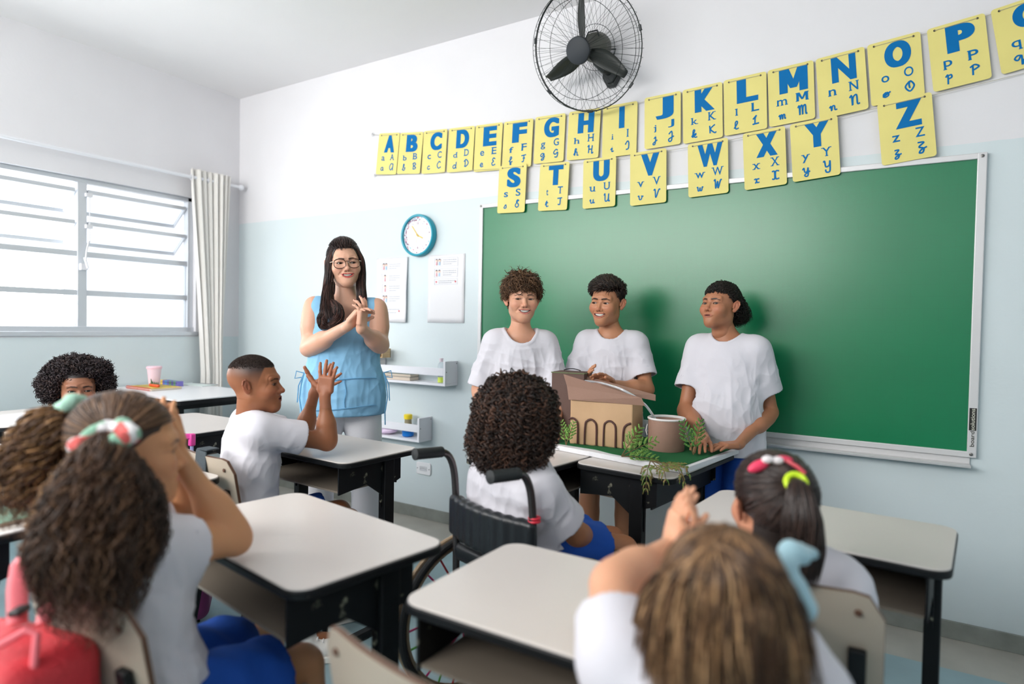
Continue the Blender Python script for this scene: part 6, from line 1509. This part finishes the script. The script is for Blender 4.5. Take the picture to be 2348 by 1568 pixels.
# ---------------------------------------------------------------- wheelchair and its user
WO = V(3.497, -1.558, 0); wrz = math.radians(-17.2)
def wheelchair():
    r = empty('wheelchair', (0, 0, 0), 0, 'black wheelchair with ribbed push handles and coloured spoke covers, centre of the room', 'wheelchair'); gun = mat('gunmetal_tube', (92, 86, 86), .25, metal=.8); lea = mat('black_leather', (26, 30, 34), .36, bump=.08, bscale=220); tyre = mat('tyre_black', (24, 24, 26), .6); rimm = mat('rim_tan', (150, 128, 104), .35, metal=.4)
    def smooth(p, k=3):
        o = []
        for i in range(len(p)-1):
            for j in range(4): o.append(V(*p[i])+(V(*p[i+1])-V(*p[i]))*j/4)
        o.append(V(*p[-1]))
        for _ in range(k): o = [o[0]]+[(o[i-1]+2*o[i]+o[i+1])/4 for i in range(1, len(o)-1)]+[o[-1]]
        return o
    for s in (-1, 1):
        m = MB(); m.tube(smooth([(s*.185, 0, .30), (s*.185, .0, .50), (s*.185, -.005, .70), (s*.185, -.015, .79), (s*.185, -.04, .838), (s*.185, -.085, .845)]), .0115, 12); m.build('handle_tube', gun, r)
        m = MB(); pr = [(.001, 0)]+[(.0165+.0015*(k % 2), .004+.0055*k) for k in range(18)]+[(.019, .106), (.001, .110)]; m.lathe(pr, (s*.185, -.058, .843), 16, axis=(0, -1, .04)); m.build('hand_grip', mat('grip_rubber', (34, 38, 40), .6), r)
        m = MB(); m.tube(smooth([(s*.185, 0, .50), (s*.185, .18, .50), (s*.185, .36, .48), (s*.185, .42, .38), (s*.185, .46, .14)]), .0115, 10); m.tube([(s*.185, .0, .32), (s*.185, .38, .32)], .0105, 10); m.build('side_frame', gun, r)
        m = MB(); R_ = .272; wc = V(s*.228, .085, R_)
        def ring(mm, rr, th, dx=0): mm.tube([wc+V(dx, rr*math.cos(a), rr*math.sin(a)) for a in np.linspace(0, 2*math.pi, 61)[:-1]], th, 10, closed=True)
        w = MB(); ring(w, R_-.013, .0125); wh = w.build('wheel', tyre, r)
        w = MB(); ring(w, R_-.031, .007); w.build('rim', rimm, wh); w = MB(); ring(w, R_-.012, .0085, s*.030); w.build('push_rim', mat('push_rim_tan', (176, 152, 124), .3, metal=.3), wh)
        w = MB(); w.lathe([(.001, -.03), (.022, -.03), (.024, -.02), (.015, -.015), (.015, .015), (.024, .02), (.022, .03), (.001, .03)], wc, 18, axis=(1, 0, 0)); w.build('hub', gun, wh)
        for ci, (cn_, rgb) in enumerate((('pink', (205, 40, 112)), ('green', (86, 170, 66)), ('red', (196, 44, 56)))):
            w = MB()
            for k in range(ci, 24, 3):
                a = 2*math.pi*k/24; b = a+(.55 if k % 2 else -.55); w.tube([wc+V(.018*(1 if k % 2 else -1), .022*math.cos(b), .022*math.sin(b)), wc+V(0, (R_-.036)*math.cos(a), (R_-.036)*math.sin(a))], .0034, 6)
            w.build('spoke_set', mat('spoke_'+cn_, rgb, .4), wh)
        c = MB(); cc_ = V(s*.17, .40, .065); c.tube([cc_+V(0, .055*math.cos(a), .055*math.sin(a)) for a in np.linspace(0, 2*math.pi, 25)[:-1]], .0105, 8, closed=True); c.lathe([(.05, -.006), (.05, .006)], cc_, 20, axis=(1, 0, 0)); c.tube([cc_+V(.02, 0, 0), cc_+V(.02, -.02, .09), V(s*.185, .38, .32)], .008, 6); c.build('caster', tyre, r)
        f_ = MB(); f_.box((s*.02 if s > 0 else -.16, .44, .11), (.16 if s > 0 else -.02, .56, .122)); f_.build('footplate', lea, r, bevel=.004)
    pr = []; 
    for k in range(9):
        x = -.168+.042*k; y = -.028*(1-(x/.17)**2)-.012; pr.append(box_p((x, y, .635), V(.018, .003, .052), None, .013, .02))
    v, f = sdf_mesh(pr, .005); v = relax(v, f, 4); raw_mesh('backrest', v, f, lea, r, sharp=None)
    sp = MB(); sp.box((-.185, -.006, .58), (-.165, .006, .69)); sp.box((.165, -.006, .58), (.185, .006, .69)); sp.build('backrest_sleeve', lea, r, bevel=.004)
    v, f = sdf_mesh([box_p((0, .19, .515), V(.165, .185, .008), None, .022, 0)], .006); raw_mesh('seat_cushion', v, f, lea, r, sharp=None)
    rb = MB()
    for dz in (0, .009): rb.tube([(.185+.015*math.cos(a), .015*math.sin(a), .700+dz) for a in np.linspace(0, 6.283, 17)[:-1]], .004, 6, closed=True)
    rb.build('red_band', mat('band_red', (214, 36, 60), .4), r)
    cb_ = MB(); cb_.bar((-.18, .05, .31), (.18, .33, .47), .016, .016); cb_.bar((.18, .05, .31), (-.18, .33, .47), .016, .016); cb_.build('cross_brace', gun, r)
    r.location = tuple(WO); r.rotation_euler = (0, 0, wrz); return r
wheelchair()
def chair_user():
    s = .92; wf = V(-math.sin(wrz), math.cos(wrz), 0); ax = frame(wf); hc = at(1190, 962, 1.96); look = nrm(V(.12, 1, -.03)); NB = at(1176, 1072, 1.97)
    S = [NB+ax[0]*.128-V(0, 0, .050), NB-ax[0]*.128-V(0, 0, .050)]; Pv = WO+wf*.13+V(0, 0, .60)
    E = [S[0]+V(0, 0, -.21)+ax[0]*.03+wf*.03, at(1316, 1222, 1.96)]; H = [Pv+ax[0]*.07+V(0, 0, -.01), Pv-ax[0]*.07+V(0, 0, -.01)]
    K = [at(1402, 1240, 2.27), at(1428, 1262, 2.12)]; W = [E[0]+wf*.16-ax[0]*.05, at(1372, 1248, 2.13)]
    A = [V(K[0][0], K[0][1], .17)+wf*.02, V(K[1][0], K[1][1], .17)+wf*.02]
    root, F, ax, C = figure('child with voluminous dark curls seen from behind, seated in the wheelchair', wf, hc, look, s, (176, 118, 84), NB, S, E, W, Pv, H, K, A,
        hk=dict(face=False, scalp=(36, 28, 25), hairline=lambda x, y, z: ((z > 0) | (y > .02)).astype(float)), hands=[dict(d=wf, n=V(0, 0, -1), side=1, sc=.82), dict(d=nrm(wf*.9+ax[0]*.4), n=V(0, 0, -1), side=-1, sc=.82)],
        arm=.98, leg=1.0, tk=dict(chest=(.142, .64), hip=(.146, .66), sl=(.058, .070), slen=.72, hem=.02, neckr=.054, neckdrop=-.02, seed=51, folds=.007), sk=dict(slen=.70))
    W_ = lambda p: hc+s*(np.asarray(p, float)@F); rng = np.random.default_rng(12); parts = []
    cv = cap([ell_p(W_((0, .02, .030)), V(.130, .125, .118)*s, F, 0), ell_p(W_((.01, .05, -.045)), V(.132, .088, .078)*s, F, .04)], .007, (24, 19, 18), .005, 60, 3); parts.append(cv)
    kp = lambda v: (((v-hc)/s)@F.T)[:, 1] > -.09
    parts.append(curls_on(cv[0], cv[1], 3600, (.040, .085), rng, [(44, 32, 28), (30, 23, 21), (60, 43, 35), (84, 58, 45)], .0024, .0062, 3.6, 26, .42, .30, kp))
    for k in range(9): parts.append(lock([W_((-.09+.004*k, .05, -.10)), at(1098+5*k, 1060, 1.88), at(1100+4*k, 1085+4*(k % 4), 1.87)], [.006, .006, .004], 10, .0024, [(40, 30, 28), (62, 42, 36)], 26, .0065, 4, 60+k))
    hair_obj('hair', parts, root, .5)
chair_user()

# ---------------------------------------------------------------- girl with two curly ponytails, left foreground
def ponytails_girl():
    s = .96; hc = at(292, 1030, 1.245); look = nrm((CR*.86+CF*.50)*V(1, 1, 0)+V(0, 0, -.05)); fw = nrm(V(.28, .96, 0)); ax = frame(fw); NB = at(282, 1182, 1.265)
    S = [NB+ax[0]*.118-V(0, 0, .050), NB-ax[0]*.112-V(0, 0, .050)]; E = [at(452, 1205, 1.55), at(540, 1238, 1.40)]; W = [at(400, 1030, 1.42), at(405, 1040, 1.33)]
    Pv = at(345, 1625, 1.27); Pv[2] = .50; H = [Pv+ax[0]*.07, Pv-ax[0]*.07]; K = [at(600, 1478, 1.64), at(690, 1530, 1.50)]; A = [V(K[0][0], K[0][1], .08), V(K[1][0], K[1][1], .08)]
    root, F, ax, C = figure('girl with two curly brown ponytails and floral scrunchies, elbow on the left foreground desk', fw, hc, look, s, (204, 147, 106), NB, S, E, W, Pv, H, K, A,
        hk=dict(smile=.3, lip=(190, 110, 100), brow=(70, 48, 36), squint=.3, scalp=(52, 38, 30), hairline=sc_short, h=.0026), hands=[dict(d=nrm(CU*.9-CR*.25), n=nrm(-CF), side=-1, sc=.84, spread=.14), dict(d=nrm(CU*.9-CR*.45), n=CF, side=1, sc=.84, spread=.14, curl=(.3, .3, .2))],
        arm=.95, leg=1.05, tk=dict(chest=(.136, .66), hip=(.142, .68), sl=(.056, .066), slen=.50, hem=.02, neckr=.054, neckdrop=-.015, seed=61, folds=.008), sk=dict(slen=.74, r=(.086, .088)))
    W_ = lambda p: hc+s*(np.asarray(p, float)@F); br = [(96, 70, 52), (74, 54, 41), (120, 90, 66)]; lt = [(104, 74, 52), (134, 98, 64), (168, 126, 82), (76, 54, 40)]
    pa = at(243, 1012, 1.115); pb = at(158, 952, 1.245)          # roots of the two tails
    la = ((pa-hc)/s)@F.T; lb_ = ((pb-hc)/s)@F.T
    parts = [cap_hair(W_, s, F, (56, 42, 35), front=-.058, fz=.05, ang=.3, low=-.06), swept(F, hc, s, 900, la, br, lambda x, y, z: ((z > hl_short(x, y)) & (x < -.005)), 3, .0022), swept(F, hc, s, 900, lb_, br, lambda x, y, z: ((z > hl_short(x, y)) & (x > .005)), 4, .0022)]
    parts.append(lock([pa-V(0, 0, .0), at(238, 1060, 1.08), at(226, 1150, 1.06), at(214, 1260, 1.05), at(218, 1370, 1.06), at(212, 1475, 1.08)], [.026, .052, .078, .094, .078, .038], 1400, .0017, [(78, 54, 40), (56, 40, 31), (106, 76, 54), (66, 47, 36)], 44, .0065, 9, 11, tail=.28))
    parts.append(lock([at(190, 1050, 1.06), at(150, 1150, 1.06), at(118, 1270, 1.07), at(110, 1380, 1.08)], [.02, .040, .045, .03], 380, .0016, lt, 40, .0065, 8, 12, tail=.2))
    parts.append(lock([pb, at(125, 985, 1.22), at(92, 1045, 1.22), at(62, 1130, 1.22), at(45, 1230, 1.22)], [.03, .055, .068, .065, .03], 700, .0017, lt, 40, .0065, 7, 13, tail=.2))
    parts.append(lock([at(300, 1060, 1.07), at(335, 1150, 1.08), at(345, 1240, 1.09), at(330, 1330, 1.09)], [.02, .03, .03, .016], 240, .0016, [(66, 48, 38), (46, 35, 29)], 36, .006, 8, 14, tail=.2))
    hair_obj('hair', parts, root, .45)
    fl = mat('floral_fabric', (226, 222, 222), .7, bump=.5, bscale=60); nt = fl.node_tree; b = nt.nodes['Principled BSDF']; tc = nt.nodes.new('ShaderNodeTexCoord'); vo = nt.nodes.new('ShaderNodeTexVoronoi'); vo.inputs['Scale'].default_value = 34
    rp = nt.nodes.new('ShaderNodeValToRGB'); rp.color_ramp.interpolation = 'CONSTANT'; e = rp.color_ramp.elements; e[0].color = lin((228, 226, 228))+(1,); e[1].position = .55; e[1].color = lin((130, 176, 152))+(1,); e2 = rp.color_ramp.elements.new(.75); e2.color = lin((214, 92, 88))+(1,)
    sx_ = nt.nodes.new('ShaderNodeSeparateColor'); nt.links.new(tc.outputs['Object'], vo.inputs['Vector']); nt.links.new(vo.outputs['Color'], sx_.inputs[0]); nt.links.new(sx_.outputs[0], rp.inputs[0]); nt.links.new(rp.outputs[0], b.inputs['Base Color'])
    mint = mat('mint_fabric', (164, 206, 186), .7, bump=.5, bscale=60)
    for (c, ra, th, mt, sd, nr) in ((at(240, 1010, 1.10), .037, .0145, fl, 3, nrm(CU*.9-CF*.5-CR*.1)), (pb+CU*.012, .022, .0125, mint, 4, nrm(CU*.7-CR*.7))):
        t1 = nrm(np.cross(nr, CF)); t2 = np.cross(nr, t1); pr = []
        P_r = [c+t1*ra*math.cos(a)+t2*ra*math.sin(a)+nr*.004*math.sin(a*5) for a in np.linspace(0, 2*math.pi, 17)[:-1]]
        for k in range(16): pr.append(cone_p(P_r[k], P_r[(k+1) % 16], th*(.85+.3*(k % 2)), th*(1.15-.3*(k % 2)), .006))
        v, f = sdf_mesh(pr, .004); v = v+vnormals(v, f)*(.002*wob(v, 160, sd))[:, None]; raw_mesh('scrunchie', v, f, mt, root, sharp=None)
ponytails_girl()

# ---------------------------------------------------------------- girl with the straight ponytail, right
def pony_girl():
    s = .93; hc = at(1770, 1158, 1.33); look = nrm((CF*.99-CR*.10)*V(1, 1, 0)+V(0, 0, .0)); fw = nrm(V(-.05, 1, 0)); ax = frame(fw); NB = at(1790, 1268, 1.34)
    S = [NB+ax[0]*.115-V(0, 0, .048), NB-ax[0]*.115-V(0, 0, .048)]; Pv = V(NB[0], NB[1]+.03, .50); E = [S[0]+V(-.02, .10, -.20), S[1]+V(.02, .12, -.18)]; W = [E[0]+V(.04, .16, .06), E[1]+V(-.04, .16, .06)]
    H = [Pv+ax[0]*.07, Pv-ax[0]*.07]; K = [H[0]+fw*.34, H[1]+fw*.34]; A = [V(K[0][0], K[0][1], .08), V(K[1][0], K[1][1], .08)]
    root, F, ax, C = figure('girl with a straight dark ponytail, lime hair tie and pink bow, seen from behind', fw, hc, look, s, (196, 136, 106), NB, S, E, W, Pv, H, K, A,
        hk=dict(face=False, scalp=(38, 30, 28), hairline=lambda x, y, z: ((z > .02) | (y > .03)).astype(float), h=.002), hands=[dict(d=fw, n=V(0, 0, -1), side=1, sc=.82), dict(d=fw, n=V(0, 0, -1), side=-1, sc=.82)],
        arm=.92, leg=.9, tk=dict(chest=(.130, .62), hip=(.136, .66), sl=(.054, .062), slen=.70, hem=.02, neckr=.052, neckdrop=-.02, seed=71), sk=dict(slen=.8))
    W_ = lambda p: hc+s*(np.asarray(p, float)@F); dk = [(50, 38, 35), (36, 28, 27), (70, 54, 48)]
    EC, ER = W_((0, .016, .036)), V(.080, .098, .087)*s; pt = ray_ell(1822, 1108, EC, F, ER, 1.03); lp = ((pt-hc)/s)@F.T
    parts = [cap_hair(W_, s, F, (38, 30, 28), r=(.080, .098, .087), front=-.05, fz=.05, ang=.4, low=-.055), swept(F, hc, s, 2600, lp, dk, lambda x, y, z: (z > hl_short(x, y)-.01) | (y > .03), 3, .0020, S=14, r=(.082, .100, .089))]
    parts.append(lock([pt, at(1832, 1122, 1.20), at(1840, 1190, 1.19), at(1842, 1260, 1.19), at(1838, 1345, 1.20)], [.010, .022, .036, .038, .026], 900, .0016, [(44, 34, 31), (30, 24, 23), (66, 50, 44)], 26, .0012, 1, 4, tail=.06))
    hair_obj('hair', parts, root, .3)
    t1 = nrm(CR*.9+CU*.2); t2 = nrm(np.cross(t1, nrm(-CF*.7+CU*.6))); m = MB(); m.tube([pt+CU*.003-CF*.006+t1*.017*math.cos(a)+t2*.017*math.sin(a) for a in np.linspace(0, 6.283, 21)[:-1]], .0062, 10, closed=True); m.build('hair_tie', mat('lime_elastic', (204, 236, 40), .45), root)
    pk_ = mat('bow_pink', (238, 62, 100), .45); bc = ray_ell(1768, 1056, EC, F, ER, 1.06)
    pr = [ell_p(bc-CR*.024-CU*.010, V(.024, .010, .011), np.array([nrm(CR+CU*.45), nrm(CF), nrm(CU-CR*.45)]), .004), ell_p(bc+CR*.022, V(.022, .010, .010), np.array([CR, CF, CU]), .004)]
    v, f = sdf_mesh(pr, .0025); raw_mesh('hair_bow', v, f, pk_, root, sharp=None)
    v, f = sdf_mesh([ell_p(bc-CR*.010+CU*.004-CF*.008, V(.012, .008, .008), np.array([CR, CF, CU]), .004), ell_p(bc+CR*.010+CU*.002-CF*.008, V(.012, .008, .008), np.array([CR, CF, CU]), .004)], .002); raw_mesh('bow_flower', v, f, mat('bow_white', (240, 232, 236), .5), root, sharp=None)
    m = MB(); m.tube([bc+CR*.02, ray_ell(1805, 1057, EC, F, ER, 1.05), ray_ell(1828, 1070, EC, F, ER, 1.06), ray_ell(1846, 1086, EC, F, ER, 1.07)], .0042, 8); m.build('headband', mat('band_rose', (206, 72, 84), .45), root)
pony_girl()

# ---------------------------------------------------------------- girl with long loose hair, right foreground
def long_hair_girl():
    s = .95; hc = at(1650, 1410, .84); look = nrm((CF*.96-CR*.15)*V(1, 1, 0)+V(0, 0, -.12)); fw = nrm(V(-.15, 1, 0)); ax = frame(fw); NB = at(1640, 1600, .845)
    S = [at(1418, 1500, .90), at(1850, 1590, .86)]; Pv = V(NB[0]-.03, NB[1]-.05, .48); E = [at(1402, 1345, 1.00), at(1750, 1420, 1.04)]; W = [at(1540, 1252, 1.14), at(1592, 1272, 1.12)]
    H = [Pv+ax[0]*.07, Pv-ax[0]*.07]; K = [H[0]+fw*.34, H[1]+fw*.34]; A = [V(K[0][0], K[0][1], .08), V(K[1][0], K[1][1], .08)]
    root, F, ax, C = figure('girl with long loose light brown hair seen from behind, hands raised clapping, right foreground', fw, hc, look, s, (216, 160, 128), NB, S, E, W, Pv, H, K, A,
        hk=dict(face=False, scalp=(70, 54, 42), hairline=lambda x, y, z: ((z > .02) | (y > .03)).astype(float)), hands=[dict(d=nrm(CU*.95+CR*.22), n=nrm(CR+CF*.3), side=-1, sc=.70, curl=(.12, .12, .1), spread=.05), dict(d=nrm(CU*.95+CR*.05), n=nrm(-CR+CF*.3), side=1, sc=.70, curl=(.2, .2, .15), spread=.1)],
        arm=.92, leg=.9, tk=dict(chest=(.134, .66), hip=(.138, .68), sl=(.058, .060), slen=.52, hem=.02, neckr=.052, neckdrop=-.02, seed=81, folds=.007), sk=dict(slen=.8))
    W_ = lambda p: hc+s*(np.asarray(p, float)@F); gold = [(122, 92, 64), (92, 67, 48), (150, 114, 80), (66, 48, 36)]; dkb = [(70, 50, 37), (56, 41, 31), (96, 70, 50)]; lt = [(190, 152, 112), (158, 122, 86), (122, 92, 64)]
    EC, ER = W_((0, .016, .036)), V(.078, .097, .086)*s; cl_ = ell_collide(EC, F, ER*1.025)
    parts = [cap_hair(W_, s, F, (98, 74, 54), r=(.078, .097, .086), front=-.045, fz=.05, ang=.4, low=-.07), swept(F, hc, s, 2600, (-.006, .028, .125), gold, lambda x, y, z: (z > .03) | (y > .0), 3, .0019, S=14, r=(.080, .099, .088))]
    rng = np.random.default_rng(31); N = 52; top = ray_ell(1636, 1248, EC, F, ER, 1.04)
    for k in range(N):
        u = (k+.5)/N*2-1; w1_ = math.sin(k*2.4); a1 = ray_ell(1640+70*u, 1272+20*abs(u), EC, F, ER, 1.05); a2 = ray_ell(1648+150*u, 1330, EC, F, ER, 1.06); a3 = at(1650+(182+10*w1_)*u, 1430, dep_of(a2)+.012*u*u)
        lowp = at(1655+(200+16*w1_)*u, 1540, dep_of(a3)-.005+.01*w1_); end = at(1662+(225+20*w1_)*u+16*math.sin(k*3.1), 1680+30*math.sin(k*2), dep_of(a3)+.01)
        pal = lt if (k % 6 == 1 or k in (8, 14, 15, 20)) else (dkb if k % 3 == 0 or k in (28, 29, 31, 40, 41) else gold)
        parts.append(lock([top, a1, a2, a3, lowp, end], [.004, .010, .014, .016, .017, .013], 54, .0012, pal, 24, .0026, 2.4, 100+k, flat=.7, cl=cl_))
    hair_obj('hair', parts, root, .38)
    rb = mat('ribbon_blue', (158, 196, 208), .45, sheen=.3); c0 = at(1812, 1268, .92)
    pr = [cone_p(c0, c0+CR*.016-CU*.004, .014, .012, .01), cone_p(c0, at(1800, 1300, .90), .016, .014, .01), cone_p(at(1800, 1300, .90), at(1822, 1350, .89), .013, .016, .01), cone_p(at(1822, 1350, .89), at(1842, 1395, .89), .018, .020, .01), cone_p(at(1835, 1262, .93), at(1862, 1272, .94), .009, .008, .01)]
    v, f = sdf_mesh(pr, .003); v = v+vnormals(v, f)*(.002*wob(v, 120, 8))[:, None]; raw_mesh('hair_ribbon', v, f, rb, root, sharp=None)
long_hair_girl()

# ---------------------------------------------------------------- bags and loose things
def red_backpack():
    bp = at(2, 1612, 1.06); root = empty('backpack', (bp[0], bp[1], .5), 0, 'red backpack hanging from the chair back in the lower left corner', 'backpack')
    rd = mat('backpack_red', (206, 52, 62), .55, bump=.3, bscale=80); pk = mat('backpack_pink', (232, 112, 122), .5); pr = [box_p(bp+V(0, 0, -.05), V(.10, .045, .115), np.array([nrm(V(.97, .2, 0)), nrm(V(-.2, .97, 0)), V(0, 0, 1)]), .045, .02), box_p(bp+V(.01, -.055, -.10), V(.07, .02, .06), None, .03, .02)]
    v, f = sdf_mesh(pr, .006); v = v+vnormals(v, f)*(.006*wob(v, 24, 5))[:, None]; raw_mesh('bag_body', v, f, rd, root, sharp=None)
    m = MB(); m.tube([at(40, 1430, 1.10), at(40, 1350, 1.13), at(48, 1295, 1.155), at(58, 1278, 1.19)], [.015, .016, .016, .014], 10, flat=.35); m.build('shoulder_strap', pk, root)
    m = MB(); m.tube([at(100, 1430, 1.06), at(108, 1390, 1.08), at(116, 1360, 1.10)], [.012, .012, .010], 10, flat=.35); m.build('shoulder_strap', pk, root)
    m = MB(); m.bar(at(30, 1402, 1.10), at(58, 1398, 1.10), .030, .012); m.build('buckle', mat('buckle_grey', (52, 58, 60), .5), root, bevel=.004)
    m = MB(); m.tube([at(0, 1480, 1.0), at(60, 1445, 1.01), at(84, 1455, 1.01), at(78, 1520, .99), at(60, 1600, .98)], .006, 8); m.build('piping', pk, root)
red_backpack()
ptop = lambda x, y, d: at(x, y, d)
m = MB(); w0 = at(482, 1037, 2.13)
sb = empty('strap_bag', (2.42, -1.80, .6), 0, 'dark grey bag strap looped over the chair behind the clapping boy', 'strap')
yb_ = -1.815; xs_ = 2.455
m = MB(); m.prism([(-.030, .030), (-.034, -.05), (-.034, -.14), (.034, -.14), (.034, -.05), (.030, .026)], (xs_, yb_-.030, .762), (1, 0, 0), (0, .05, 1), (0, -.006, 0)); m.prism([(-.030, 0), (.030, 0), (.030, .05), (-.030, .05)], (xs_, yb_-.032, .790), (1, 0, 0), (0, 1, 0), (0, 0, .006)); m.build('strap', mat('strap_grey', (58, 68, 74), .7, bump=.4, bscale=300), sb, bevel=.004)
m = MB(); m.tube([(xs_-.05, yb_-.04, .70), (xs_-.075, yb_-.045, .715), (xs_-.10, yb_-.04, .70), (xs_-.08, yb_-.04, .685)], .008, 6, closed=True); m.build('strap_loop', mat('strap_grey', (58, 68, 74), .7), sb)
def trolley():
    b = at(415, 1000, 2.62); a2 = at(440, 1000, 2.62); hz = b[2]; root = empty('trolley_bag', (b[0], b[1], 0), 0, 'school trolley bag with a pink pull handle beside the desk at the left', 'bag')
    pm = mat('handle_pink', (226, 72, 160), .35); rdm = mat('rod_lilac', (178, 180, 226), .35, metal=.3); u = nrm((CR*V(1, 1, 0)*.8+CF*V(1, 1, 0)*.3))
    m = MB(); m.bar(a2-u*.15, a2, .022, .022); m.bar(a2+V(0, 0, .011), a2-V(0, 0, .040), .022, .024); m.bar(a2-u*.15+V(0, 0, .011), a2-u*.15-V(0, 0, .040), .022, .024); m.build('pull_handle', pm, root, bevel=.005)
    for q in (0, .15): m = MB(); m.tube([a2-u*q-V(0, 0, .04), V((a2-u*q)[0], (a2-u*q)[1], .42)], .007, 8); m.build('rod', rdm, root)
    c = a2-u*.075; v, f = sdf_mesh([box_p(V(c[0], c[1], .235), V(.11, .06, .16), np.array([u, np.cross((0, 0, 1), u), V(0, 0, 1)]), .04, 0)], .008); raw_mesh('bag_body', v, f, mat('trolley_plum', (120, 40, 96), .6), root, sharp=None)
    for q in (-.10, .10): m = MB(); m.lathe([(.001, -.01), (.03, -.01), (.03, .01), (.001, .01)], V(c[0], c[1], .03)+u*q, 16, axis=tuple(u)); m.build('wheel', edg, root)
trolley()
pa_ = empty('paper_sheet', (.5, -1.72, .7255), 0, 'sheet of white paper lying on the far left desk', 'paper'); m = MB(); m.prism([(0, 0), (.29, .02), (.275, .22), (-.015, .20)], (.50, -1.80, .7258), (1, 0, 0), (0, 1, .01), (0, 0, .0008)); m.build('sheet', paper, pa_, smooth=False)
place_desk(2.40, -2.62, .0, 'desk glimpsed between the two curly ponytails at the left edge')
nb2 = empty('notebook', (2.60, -2.55, .7255), 0, 'mint green notebook on the desk glimpsed between the curly ponytails', 'notebook'); flat(2.56, -2.56, .7265, .20, .26, .008, .1, mat('pages', (225, 215, 200), .8), 'pages', nb2); flat(2.56, -2.56, .7346, .202, .262, .0015, .1, mat('cover_mint', (150, 214, 182), .5), 'cover', nb2)
